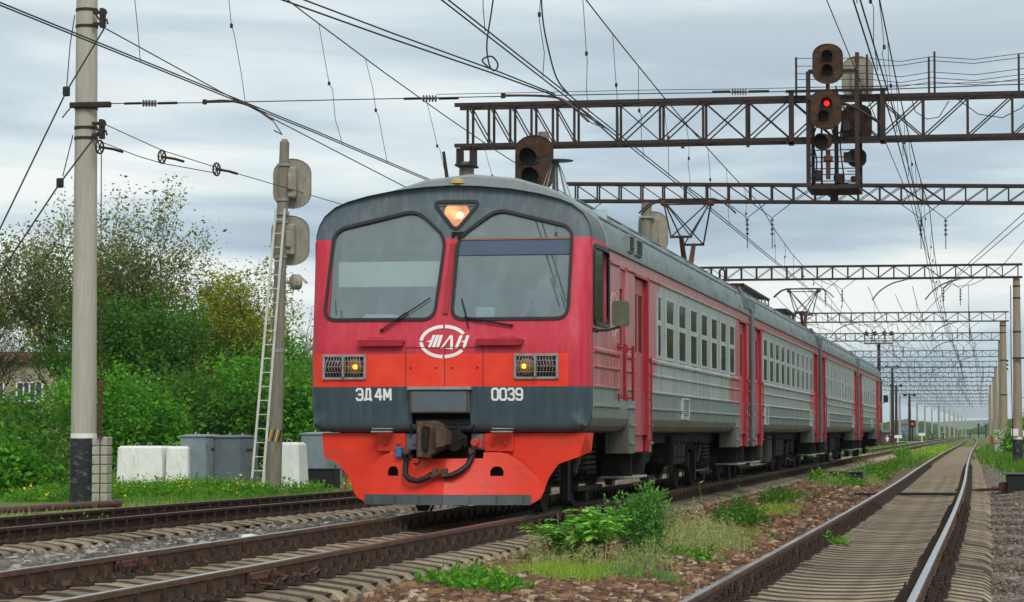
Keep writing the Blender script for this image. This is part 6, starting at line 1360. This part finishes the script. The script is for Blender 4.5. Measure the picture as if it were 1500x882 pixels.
# blades of grass and weeds
def blades(name, label, cx, cy, rx, ry, n, h, mat, lean=.35, wd=.006, group=None, z=None, keep=None, kind='stuff', parent=None, seg=True, cat='grass'):
    a = rng.uniform(0, 6.28, n); rr = np.sqrt(rng.random(n)); clump = rng.normal(0, .12, (n, 2))
    x = cx+rx*rr*np.cos(a)+clump[:, 0]*rx; y = cy+ry*rr*np.sin(a)+clump[:, 1]*ry
    zz = np.interp(x, [g[0] for g in GX], [g[1] for g in GX])-.02 if z is None else np.full(n, z)
    B = np.stack([x, y, zz], 1); H = h*np.exp(rng.normal(0, .28, n))*(1-.45*rr**2)
    t = rng.uniform(0, 6.28, n); l = np.abs(rng.normal(0, lean, n)); D = np.stack([np.cos(t)*l, np.sin(t)*l, np.ones(n)], 1); D /= np.linalg.norm(D, axis=1)[:, None]
    S_ = np.stack([-np.sin(t+rng.normal(0, .8, n)), np.cos(t), np.zeros(n)], 1)*wd*np.exp(rng.normal(0, .3, n))[:, None]
    mid = B+D*(H*.55)[:, None]; out = np.stack([np.cos(t), np.sin(t), np.zeros(n)], 1); tip = B+D*H[:, None]+out*(H*l*.5)[:, None]-np.array([0, 0, 1])*(H*l*.25)[:, None]
    V = np.stack([B-S_, B+S_, mid+S_*.8, mid-S_*.8, tip+S_*.1, tip-S_*.1], 1).reshape(-1, 3)
    F = np.concatenate([np.arange(n)[:, None]*6+np.array([0, 1, 2, 3]), np.arange(n)[:, None]*6+np.array([3, 2, 4, 5])])
    o = np_mesh(name, V, F, mat, parent, rnd=np.repeat(rng.random(n), 6))
    if parent is None: tag(o, label, cat, group, kind)
    return o, tip
def weeds(label, cx, cy, rx, ry, n, h, lmat, nl, ls, name='weed_plant', group='weeds on the ballast', asp=.4, stem=.004, up=.5, cat='plant', flowers=0, gmat='grass_green'):
    p = T(name, label, cat, (cx, cy, gz(cx)), group)
    o, tip = blades('stems', None, cx, cy, rx, ry, n, h, gmat, .3, stem, parent=p); o['kind'] = 'stuff'
    base = tip.copy(); base[:, 2] = gz(cx); k = rng.integers(0, n, nl); t = rng.random(nl)**.7
    C = base[k]*(1-t)[:, None]+tip[k]*t[:, None]+rng.normal(0, .02, (nl, 3)); leafpart('leaves', C, ls, lmat, p, up=up, asp=asp)
    if flowers:
        C = tip[rng.integers(0, n, flowers)]+rng.normal(0, .03, (flowers, 3)); leafpart('flowers', C, .055, 'yellow_flower_leaf', p, asp=1.0)
    return p
foliage('yellow_flower_leaf', [(0, S(236, 196, 30)), (1, S(250, 224, 70))], .2)
GV = 'flowering weeds on the left verge'
for i, (x, y, rx, ry, lb) in enumerate(((-19.9, 59.5, .9, 2.6, 'flowering weeds right in front of the counterweights'), (-19.7, 62.5, 1.2, 2.4, 'flowering weeds in front of the white blocks'), (-18.9, 62.0, 1.0, 2.2, 'flowering weeds below the first grey cabinet'), (-18.0, 61.5, .8, 2.0, 'flowering weeds below the second grey cabinet'), (-17.2, 61.0, .6, 1.6, 'low flowering weeds at the ladder foot'), (-20.3, 57.0, .9, 2.2, 'flowering weeds at the foot of the left pole'))):
    weeds(lb, x, y, rx, ry, 900, .32 if i < 4 else .30, 'leaf_bright', 5200, .08, group=GV, asp=.3, flowers=70)
weeds('weeds around the base of the left signal mast', -16.7, 63.6, .9, .8, 260, .32, 'leaf_bright', 1600, .07, group=GV, flowers=10)
weeds('yellow flowers growing by the red levers', -14.6, 62.2, .35, .5, 60, .5, 'leaf_bright', 300, .06, group=GV, flowers=60)
blades('grass', 'dry and green grass strip beside the rusty pipe', -16.3, 45, 1.3, 9, 5000, .16, 'grass_pale', .5, .006); blades('grass', 'rough green grass between left track and verge', -16.5, 55, 2.2, 12, 9000, .15, 'grass_green', .45, .008)
blades('grass', 'green undergrowth below the left shrubs', -29, 76, 7, 7, 14000, .32, 'grass_green', .5, .02)
weeds('thin grass tuft growing between the rusty rails', -12.9, 37.2, .25, .5, 26, .34, 'grass_lime', 30, .05)
# foreground plants between the tracks
b1 = T('maple_seedling', 'leafy bright green seedling bush nearest between the tracks', 'bush', (-4.2, 28.4, -.37), None)
C = []; D_ = []; mb = MB(); rs = np.random.default_rng(5)
def leaflets(base, d, n5, size, V, Fc, Rn):
    side_ = d.cross(Vector((0, 0, 1))).normalized() if abs(d.z) < .98 else Vector((1, 0, 0)); nn = side_.cross(d).normalized(); rr_ = rs.random()
    for (t, s, sc) in ((1.0, 0, 1.15), (.62, 1, .95), (.62, -1, .95), (.3, 1, .75), (.3, -1, .75))[:n5]:
        b = base+d*size*1.5*t; dr = (d+side_*s*1.1-Vector((0, 0, .35))).normalized(); w = dr.cross(nn).normalized(); L = size*sc*rs.uniform(.8, 1.2); k = len(V)
        V += [b, b+dr*L*.45+w*L*.30-nn*L*.05, b+dr*L-nn*L*.12, b+dr*L*.45-w*L*.30-nn*L*.05]; Fc.append((k, k+1, k+2, k+3)); Rn += [min(1, max(0, rr_*.8+rs.uniform(0, .3)))]*4
V_, F_, R_ = [], [], []
for s in range(30):
    a = rs.uniform(0, 6.28); l = rs.uniform(0, .62); b0 = Vector((-4.28+rs.normal(0, .12), 28.4+rs.normal(0, .12), -.38)); tp = b0+Vector((math.cos(a)*l*.95, math.sin(a)*l, rs.uniform(.44, .70)*(1.08-.5*l)))
    mid = b0.lerp(tp, .5)+Vector((0, 0, .1)); mb.tube([b0, mid, tp], [.008, .006, .003], 4)
    for j in range(13):
        t = rs.uniform(.3, 1.0); p = (b0.lerp(mid, t*2) if t < .5 else mid.lerp(tp, t*2-1)); aa = rs.uniform(0, 6.28); d = Vector((math.cos(aa), math.sin(aa), rs.uniform(-.1, .5))).normalized(); leaflets(p, d, 5, rs.uniform(.07, .11), V_, F_, R_)
mb.build('stems', 'bark_light', b1, fix=False); np_mesh('leaves', np.array([tuple(v) for v in V_]), np.array(F_), 'leaf_lush', b1, rnd=R_)
b2 = T('upright_bush', 'dense upright dark green bush right of the leafy seedling', 'bush', (-3.70, 28.9, -.37)); mb = MB(); C = []
for s in range(95):
    a = rs.uniform(0, 6.28); l = abs(rs.normal(0, .17)); b0 = Vector((-3.70+rs.normal(0, .07), 28.9+rs.normal(0, .1), -.38)); tp = b0+Vector((math.cos(a)*l*1.25, math.sin(a)*l*1.25, rs.uniform(.58, .90)*(1-.6*l)))
    mb.tube([b0, b0.lerp(tp, .5)+Vector((0, 0, .05)), tp], [.005, .004, .002], 3)
    for j in range(75): C.append(tuple(b0.lerp(tp, rs.uniform(.12, 1.02))+Vector((rs.normal(0, .016), rs.normal(0, .016), rs.normal(0, .012)))))
mb.build('stems', 'grass_teal', b2, fix=False); leafpart('leaves', np.array(C), .045, 'leaf_sage', b2, up=.9, asp=.3)
def seedgrass(label, cx, cy, rx, ry, n, h):
    p = T('seed_grass', label, 'grass', (cx, cy, gz(cx)), 'pale seed grass clumps'); o, tip = blades('blades', None, cx, cy, rx, ry, n, h, 'grass_pale', .35, .003, parent=p)
    k = rng.integers(0, n, n*5); t = rng.random(n*5)*.1; C = tip[k]+rng.normal(0, .015, (n*5, 3))-np.stack([t*0, t*0, t], 1); leafpart('seed_heads', C, .045, 'grass_pale', p, up=-.5, asp=.22, droop=.3)
seedgrass('pale seed grass in front of the leafy seedling', -4.15, 27.5, .55, .4, 200, .22); seedgrass('pale seed grass around the foot of the upright bush', -3.62, 28.2, .35, .4, 200, .28); seedgrass('pale seed grass left of the leafy seedling', -4.7, 28.6, .3, .5, 160, .26)
seedgrass('wide clump of pale grass behind the upright bush', -3.55, 33.0, .55, 2.2, 900, .36); seedgrass('pale grass beside the black box between the tracks', -4.1, 69, .5, 1.5, 220, .3); seedgrass('pale grass right of the black box between the tracks', -3.3, 74, .4, 2.0, 220, .3)
blades('grass', 'feathery lime grass in front of the two bushes', -4.0, 26.2, .95, 1.15, 8500, .135, 'grass_lime', .9, .003); blades('grass', 'blue-green low grass right of the lime grass', -3.45, 26.2, .42, .7, 1800, .17, 'grass_teal', .8, .003)
weeds('low green weeds left of the lime grass', -4.65, 24.0, .45, .55, 150, .16, 'leaf_bright', 1100, .06); weeds('low green weeds at the bottom edge', -4.35, 23.2, .4, .35, 120, .13, 'leaf_bright', 800, .055); weeds('small weed sprouting at the sleeper ends', -5.45, 24.3, .2, .4, 40, .12, 'leaf_sage', 260, .045); weeds('small weed beside the rail foot at lower left', -5.0, 25.6, .2, .3, 40, .12, 'leaf_sage', 240, .045); weeds('small weed among sleepers by the nearest rail joint', -5.5, 21.6, .15, .3, 26, .12, 'leaf_sage', 160, .045)
weeds('dark leafy weed right of the upright bush', -3.35, 30.2, .28, .4, 60, .15, 'leaf_bright', 420, .06); weeds('dark green bushy weed behind the pale grass', -3.75, 40.8, .34, 1.2, 260, .36, 'leaf_green', 2600, .06); weeds('dark green weed further along the brown stones', -4.15, 53, .28, 1.5, 160, .34, 'leaf_green', 1300, .06)
blades('grass', 'lime grass patch behind the dark bushy weed', -3.75, 47.5, .45, 3.5, 1800, .16, 'grass_lime', .6, .005); blades('grass', 'lime grass spreading right of the pale grass clump', -3.3, 36.5, .4, 3.0, 1500, .12, 'grass_lime', .8, .004); blades('grass', 'thin lime grass farther along the stones', -4.1, 57, .5, 4, 1300, .16, 'grass_green', .6, .006)
blades('grass', 'sparse dry straw scattered over the brown stones', -3.9, 36, 1.0, 17, 1500, .07, 'grass_pale', 1.2, .003); blades('grass', 'sparse green sprouts scattered over the brown stones', -3.9, 38, 1.0, 18, 1100, .06, 'grass_green', .9, .004); blades('grass', 'sparse sprouts along the grey stones left of the main track', -9.6, 34, 1.2, 11, 900, .06, 'grass_green', .9, .004)
weeds('round green weed growing against the right track', -2.0, 34.0, .16, .3, 70, .24, 'leaf_bright', 620, .055)
weeds('green weed with yellow flowers by the black box', -3.9, 70.2, .55, 1.3, 260, .32, 'leaf_bright', 1900, .07, flowers=18); weeds('bright green weed near the train wheels', -4.75, 75, .3, .9, 110, .36, 'leaf_bright', 700, .08); weeds('tall green weed beyond the black box', -3.6, 80, .5, 3, 260, .42, 'leaf_bright', 1700, .09); weeds('green tuft far along beside the main track', -4.9, 150, .5, 2, 120, .55, 'leaf_bright', 600, .14)
blades('grass', 'long green strip of grass between the tracks far along', -4.0, 125, .8, 38, 1500, .26, 'grass_green', .6, .02); blades('grass', 'green grass beyond the train', -8.6, 190, 3.5, 70, 9000, .3, 'grass_green', .6, .035); blades('grass', 'lime grass between far tracks', -4.2, 200, 1.2, 60, 2600, .3, 'grass_lime', .6, .03)
blades('grass', 'tall green grass on the right verge', 2.6, 100, 1.9, 42, 14000, .5, 'grass_green', .5, .02); blades('grass', 'pale and green grass on the right edge', 1.7, 52, 1.0, 12, 3500, .22, 'grass_pale', .55, .008); blades('grass', 'grass under the right poles in the distance', .6, 190, 1.6, 70, 9000, .5, 'grass_green', .5, .03); blades('grass', 'green grass at the lower right edge', 1.15, 44, .5, 4, 1500, .2, 'grass_green', .55, .006)
for i, (x, y, h, lb) in enumerate(((3.2, 128, 2.3, 'green bush at the right edge behind the nearest right pole'), (3.6, 105, 1.3, 'low green bush at the right edge above the black box'), (2.3, 150, 2.0, 'bush just right of the second right pole'))): tree('shrub', lb, 'shrub', (x, y, -.45), h, 6000, .17, 'leaf_bright', 60+i, stems=6, maxd=2, spread=.8, sig=.3, lean=.6, trunkL=.55, r=.04, group='shrubs on the right verge', upb=.03)
tree('bare_tree', 'bare pale tree at the right edge in the distance', 'tree', (5.0, 320, -.5), 7.5, 500, .3, 'leaf_far', 70, stems=2, maxd=4, spread=.55, bark='bark_light', r=.1)
for i in range(13):
    x, y = 7.0+(i*37 % 5)*.5, 100+i*14.0
    tree('roadside_tree', 'tree number %s of the row outside the right edge' % ('one two three four five six seven eight nine ten eleven twelve thirteen fourteen fifteen'.split()[i]), 'tree', (x+y*.014, y, -.45), 9.0+(i*5 % 4), 2300, .34, 'leaf_mixed', 90+i, stems=3, maxd=3, spread=.7, sig=.5, lean=.4, trunkL=.45, r=.1, group='trees outside the right edge')
# ---------------------------------------------------------------- building at left
bd = T('workshop_building', 'pale rendered workshop with rusty roof edge behind the left trees', 'building', (-52, 130, -.5))
bf = lambda u, v, w: (u, w, v)
mb = MB(); wx = [(-61+2.05*k, -61+2.05*k+1.45) for k in range(7)]; xb = sorted([-62, -46.4]+[v for p in wx for v in p]); zb = [-.6, 2.55, 3.6, 4.55]
for i in range(len(xb)-1):
    for j in range(3):
        xm = (xb[i]+xb[i+1])/2
        if j == 1 and any(a < xm < b for a, b in wx): continue
        mb.add([(xb[i], 130, zb[j]), (xb[i+1], 130, zb[j]), (xb[i+1], 130, zb[j+1]), (xb[i], 130, zb[j+1])], [(0, 1, 2, 3)])
mb.box(-46.4, -46.38, 130, 140, -.6, 4.55); mb.box(-62, -61.98, 130, 140, -.6, 4.55); mb.box(-62, -46.4, 139.98, 140, -.6, 4.55); mb.build('wall', 'brick_wall', bd, fix=False)
rf = MB().hull([(-62.4, 129.6, 4.56), (-46.0, 129.6, 4.56), (-62.4, 140.4, 4.56), (-46.0, 140.4, 4.56), (-62.4, 129.6, 4.95), (-46.0, 129.6, 4.9), (-62.4, 135, 5.3), (-46, 135, 5.25), (-62.4, 140.4, 4.9), (-46, 140.4, 4.9)]).build('roof', 'roof_rust', bd)
for a, b in wx:
    w = MB().ring(rect(a, b, 2.55, 3.6), rect(a+.08, b-.08, 2.63, 3.52), bf, 130.02, 130.14).build('window', 'white_paint', bd)
    for k in range(4): MB().box(a+.08+k*(b-a-.16)/4+.03, a+.08+(k+1)*(b-a-.16)/4-.03, 130.10, 130.12, 2.63, 3.52).build('pane', 'window_glass', w)
    m = MB()
    for k in (1, 2, 3): m.box(a+.08+k*(b-a-.16)/4-.035, a+.08+k*(b-a-.16)/4+.035, 130.04, 130.13, 2.63, 3.52)
    m.build('mullion', 'white_paint', w); MB().cbox(a-.06, b+.06, 129.88, 130.02, 2.46, 2.55, .01).build('sill', 'concrete', w)
# ---------------------------------------------------------------- far right: masts, people, platform, hills
def flood(label, x, y, h, plat=True):
    o = T('floodlight_mast', label, 'mast', (x, y, -.5), 'tall masts beyond the train'); MB().tube([(x, y, -.6), (x, y, h)], [.2, .14], 8).build('mast', 'steel_brown', o)
    if plat:
        m = MB(); m.box(x-1.3, x+1.3, y-.5, y+.5, h-.05, h+.05); 
        for q in (-1.3, -.65, 0, .65, 1.3): m.bar((x+q, y-.5, h), (x+q, y-.5, h+.75), .05)
        m.bar((x-1.3, y-.5, h+.72), (x+1.3, y-.5, h+.72), .05); m.bar((x-1.3, y-.5, h+.4), (x+1.3, y-.5, h+.4), .04); m.build('platform', 'steel_grey', o)
        for q in (-1.0, -.3, .5, 1.1): m = MB(); m.lathe([(.08, 0), (.22, .25), (.22, .3)], (x+q, y-.5, h+.95), (.3*q, -1, -.3), n=10); m.bar((x+q, y-.45, h+.7), (x+q, y-.45, h+1.0), .06); m.build('floodlight', 'black', o)
    else:
        for q in (-.5, .5): m = MB(); m.lathe([(.08, 0), (.2, .22), (.2, .26)], (x+q, y, h), (q, -1, -.4), n=10); m.bar((x, y, h-.1), (x+q, y, h), .06); m.build('floodlight', 'black', o)
flood('tall floodlight mast with railed lamp platform just beyond the train', -10.3, 250, 9.2); flood('floodlight mast with two lamps right of the platform mast', -10.9, 300, 8.3, False); flood('thin mast with two lamps left of the people', -11.9, 340, 6.9, False); flood('distant slim mast with two lamps right of the standing man', -10.4, 345, 5.8, False)
pf = T('platform_slab', 'low pale concrete platform slab where a man stands', 'platform', (-9.7, 337, -.6)); MB().cbox(-11.4, -8.0, 335, 340, -.7, -.16, .03).build('slab', 'concrete', pf); MB().cbox(-11.5, -7.9, 334.9, 335.3, -.16, -.12, .01).build('edge', 'white_paint', pf)
for i, (x, y, z, w) in enumerate(((-11.05, 320, .48, 1.0), (-8.53, 331, .72, .8))):
    o = T('white_sign', ('white board on a post left of the standing man', 'white board on a post at the slab right end')[i], 'sign', (x, y, -.5)); MB().bar((x, y, -.6), (x, y, z-.1), .12).build('post', 'white_paint', o); MB().cbox(x-w/2, x+w/2, y-.1, y-.04, z-.15, z+.2, .01).build('board', 'white_paint', o)
o = T('dwarf_signal', 'small black signal with a red light beyond the platform slab', 'signal', (-9.96, 342, -.5)); MB().tube([(-9.96, 342, -.6), (-9.96, 342, 2.4)], .09, 8).build('post', 'black', o); MB().prism(stad(.7, 1.0), lambda u, v, w: (-9.96+u, w, 2.05+v), 341.7, 341.8).build('signal_shield', 'black', o); MB().lathe([(.11, 0), (.11, .05), (0, .08)], (-9.96, 341.7, 2.05), (0, -1, 0), n=12).build('lens', 'lamp_red', o)
for i, (x, y) in enumerate(((-3.4, 640), (-1.9, 700))):
    o = T('dwarf_signal', ('left', 'right')[i]+' tiny red light far down the line', 'signal', (x, y, -.5)); MB().tube([(x, y, -.6), (x, y, 3.2)], .12, 6).build('post', 'black', o); MB().prism(stad(.5, .9), lambda u, v, w: (x+u, w, 2.5+v), y-.2, y-.1).build('signal_shield', 'black', o); MB().lathe([(.06, 0), (.06, .05), (0, .08)], (x, y-.2, 2.3), (0, -1, 0), n=10).build('lens', 'lamp_red', o)
o = T('wooden_hut', 'small brown hut behind the people', 'hut', (-15.0, 380, -.6)); MB().cbox(-16.4, -13.2, 379, 383, -.7, 1.0, .02).build('wall', 'roof_rust', o); MB().hull([(-16.6, 378.8, 1.0), (-13.0, 378.8, 1.0), (-16.6, 383.2, 1.0), (-13, 383.2, 1.0), (-16.6, 381, 1.4), (-13, 381, 1.4)]).build('roof', 'steel_grey', o)
def person(label, loc, h, shirt, legs, facing=0.0, bag=None, arms=((.2, -.1, .52), (-.2, -.08, .5)), seated=False):
    root = T('person', label, 'person', loc, local=True); root.rotation_euler.z = facing
    J = {'pel': (0, 0, .53), 'sp': (0, .01, .66), 'ch': (0, .0, .77), 'nk': (0, 0, .85), 'hd': (0, -.01, .90), 'tp': (0, -.005, .97),
         'sl': (-.105, 0, .80), 'sr': (.105, 0, .80), 'el': (-.15, .01, .645), 'er': (.15, .01, .645), 'hl': (arms[1][0], arms[1][1], arms[1][2]), 'hr': arms[0],
         'pl': (-.055, 0, .50), 'pr': (.055, 0, .50), 'kl': (-.06, -.015, .28), 'kr': (.065, -.02, .28), 'al': (-.06, .01, .045), 'ar': (.07, .0, .045), 'fl': (-.065, -.09, .02), 'fr': (.08, -.095, .02)}
    if seated: J.update({'kl': (-.07, -.24, .50), 'kr': (.07, -.24, .50), 'al': (-.07, -.24, .27), 'ar': (.07, -.24, .27), 'fl': (-.07, -.33, .25), 'fr': (.07, -.33, .25)})
    rad = {'pel': .075, 'sp': .07, 'ch': .08, 'nk': .032, 'hd': .05, 'tp': .035, 'sl': .04, 'sr': .04, 'el': .027, 'er': .027, 'hl': .02, 'hr': .02, 'pl': .055, 'pr': .055, 'kl': .038, 'kr': .038, 'al': .025, 'ar': .025, 'fl': .02, 'fr': .02}
    E_ = [('pel', 'sp'), ('sp', 'ch'), ('ch', 'nk'), ('nk', 'hd'), ('hd', 'tp'), ('ch', 'sl'), ('ch', 'sr'), ('sl', 'el'), ('el', 'hl'), ('sr', 'er'), ('er', 'hr'), ('pel', 'pl'), ('pel', 'pr'), ('pl', 'kl'), ('kl', 'al'), ('al', 'fl'), ('pr', 'kr'), ('kr', 'ar'), ('ar', 'fr')]
    ks = list(J); me = bpy.data.meshes.new('body'); me.from_pydata([tuple(c*h for c in J[k]) for k in ks], [(ks.index(a), ks.index(b)) for a, b in E_], [])
    o = bpy.data.objects.new('body', me); link(o, root); md = o.modifiers.new('skin', 'SKIN')
    for k, v in zip(ks, me.skin_vertices[0].data): v.radius = (rad[k]*h, rad[k]*h*.85); v.use_root = (k == 'pel')
    md.use_smooth_shade = True; sb_ = o.modifiers.new('sub', 'SUBSURF'); sb_.levels = 1; sb_.render_levels = 2
    def fn(nt, tc, x, y, z):
        c = mix(nt, gt(nt, z, .52*h), legs, shirt); c = mix(nt, gt(nt, z, .84*h), c, S(206, 160, 136)); c = mix(nt, mth(nt, 'MULTIPLY', lt(nt, z, .60*h), gt(nt, mth(nt, 'ABSOLUTE', x), .155*h)), c, S(206, 160, 136)); return c, .7
    nm = 'person_skin_%d' % len(M); paintmat(nm, fn); me.materials.append(M[nm])
    m = MB(); m.lathe([(.0, .052), (.03, .05), (.052, .03), (.056, 0), (.05, -.03)], (0, .012*h, .945), n=12); m.v = [(x*h, y*h if abs(y) < .5 else y, z*h) for x, y, z in m.v]; m.build('hair', 'hair', root, sm=True)
    m = MB()
    for s in (-1, 1): m.lathe([(.006, 0), (.004, .004)], (s*.018, -.048, .92), (0, -1, 0), n=6)
    m.hull([(-.006, -.05, .90), (.006, -.05, .90), (0, -.05, .915), (0, -.065, .902)]); m.v = [(x*h, y*h, z*h) for x, y, z in m.v]; tag(m.build('face', 'skin', root), kind='stuff')
    return root
person('person in dark clothes standing low on the grass with a pale bag', (-12.6, 340, -.62), 1.55, S(40, 42, 52), S(48, 50, 60), .4)
o = T('bag', 'white bag hanging beside the person in dark clothes', 'bag', (-13.0, 339.8, .2)); MB().hull([(-13.2+random.uniform(0, .4), 339.7+random.uniform(0, .2), -.2+random.uniform(0, .65)) for _ in range(20)]).build('sack', 'cloth_white', o); MB().tube([(-13.1, 339.8, .35), (-13.0, 339.8, .7), (-12.9, 339.8, .35)], .03, 5).build('strap', 'cloth_white', o)
person('man in a blue shirt standing on the pale slab', (-10.95, 338, -.13), 1.8, S(86, 104, 150), S(44, 60, 100), .3)
person('train driver in a grey-blue shirt behind the right windscreen', (-5.62, 33.85, 1.52), 1.62, S(120, 134, 150), S(50, 54, 62), 0, seated=True, arms=((.17, -.2, .6), (-.15, -.2, .58)))
for i, (x, y) in enumerate(((-9.2, 420), (-8.3, 460), (-6.5, 520), (-5.0, 600))): person('tiny distant person beside the line, %s from the slab' % ('first', 'second', 'third', 'fourth')[i], (x, y, -.5), 1.7, S(52, 64, 110), S(40, 44, 60), i*.9)
# hills and distant woods
def ridge(name, label, y, x0, x1, zf, mat, d=250):
    mb = MB(); xs = np.linspace(x0, x1, 80); n = len(xs)
    for k, (dy, s) in enumerate(((-d, 0), (-d*.4, .75), (0, 1), (d, 1.05), (d*2, .2))): mb.v += [(x, y+dy, -1+(zf(x)+1)*s) for x in xs]
    mb.f = [(j*n+i, j*n+i+1, (j+1)*n+i+1, (j+1)*n+i) for j in range(4) for i in range(n-1)]
    return tag(mb.build(name, mat, sm=True, fix=False), label, kind='structure')
mat('hill_green', S(92, 112, 84), .95, var=.25, scale=.01)
ridge('hills', 'low blue-green hills on the horizon', 3600, -3600, 2200, lambda x: 15+6*math.sin(x/330)+3*math.sin(x/97+1), 'hill_green', 400)
def wood(label, x0, x1, y0, y1, n, h, ls=1.1):
    P = np.stack([rng.uniform(x0, x1, n), rng.uniform(y0, y1, n)], 1); hh = h*(.6+.4*np.sin(P[:, 0]*.09)*np.sin(P[:, 0]*.031+2)); z = -.6+hh*rng.random(n)**.6
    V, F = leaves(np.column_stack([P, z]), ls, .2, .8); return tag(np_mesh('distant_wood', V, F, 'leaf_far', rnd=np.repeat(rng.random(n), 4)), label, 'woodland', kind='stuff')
wood('dark distant belt of trees across the end of the tracks', -90, 40, 1500, 1560, 9000, 10, 1.6); wood('far green tree belt left of the line behind the station masts', -320, -60, 1500, 1600, 9000, 9, 1.8); wood('scrubby green growth between the far tracks', -22, -12, 420, 1000, 4000, 2.4, .6); wood('green growth on the right of the far line', 3, 30, 260, 900, 6000, 3.2, .6)
for i, (x0, x1, y, h) in enumerate(((-28, -22, 800, 4.5), (-52, -40, 900, 6))):
    o = T('distant_shed', ('small grey shed far down the line', 'larger pale shed far behind the pole rows')[i], 'building', (x0, y, -.5)); MB().cbox(x0, x1, y, y+8, -.6, h-1, .02).build('wall', 'cabinet_dark' if i == 0 else 'brick_wall', o); MB().hull([(x0-.3, y-.3, h-1), (x1+.3, y-.3, h-1), (x0-.3, y+8.3, h-1), (x1+.3, y+8.3, h-1), (x0-.3, y+4, h), (x1+.3, y+4, h)]).build('roof', 'steel_grey', o)
# ---------------------------------------------------------------- air
hz = MB(); hz.box(-4500, 4500, -200, 5200, -3, 27); me = hz.build('haze', 'wire'); tag(me, 'thin bluish haze over the far end of the line', kind='stuff')
hm = bpy.data.materials.new('haze_air'); hm.use_nodes = True; nt = hm.node_tree; nt.nodes.clear()
pv = nd(nt, 'ShaderNodeVolumePrincipled', {'Color': (.80, .88, .95, 1), 'Density': .0001, 'Anisotropy': .0}); nt.links.new(pv.outputs[0], nd(nt, 'ShaderNodeOutputMaterial').inputs['Volume'])
me.data.materials.clear(); me.data.materials.append(hm)
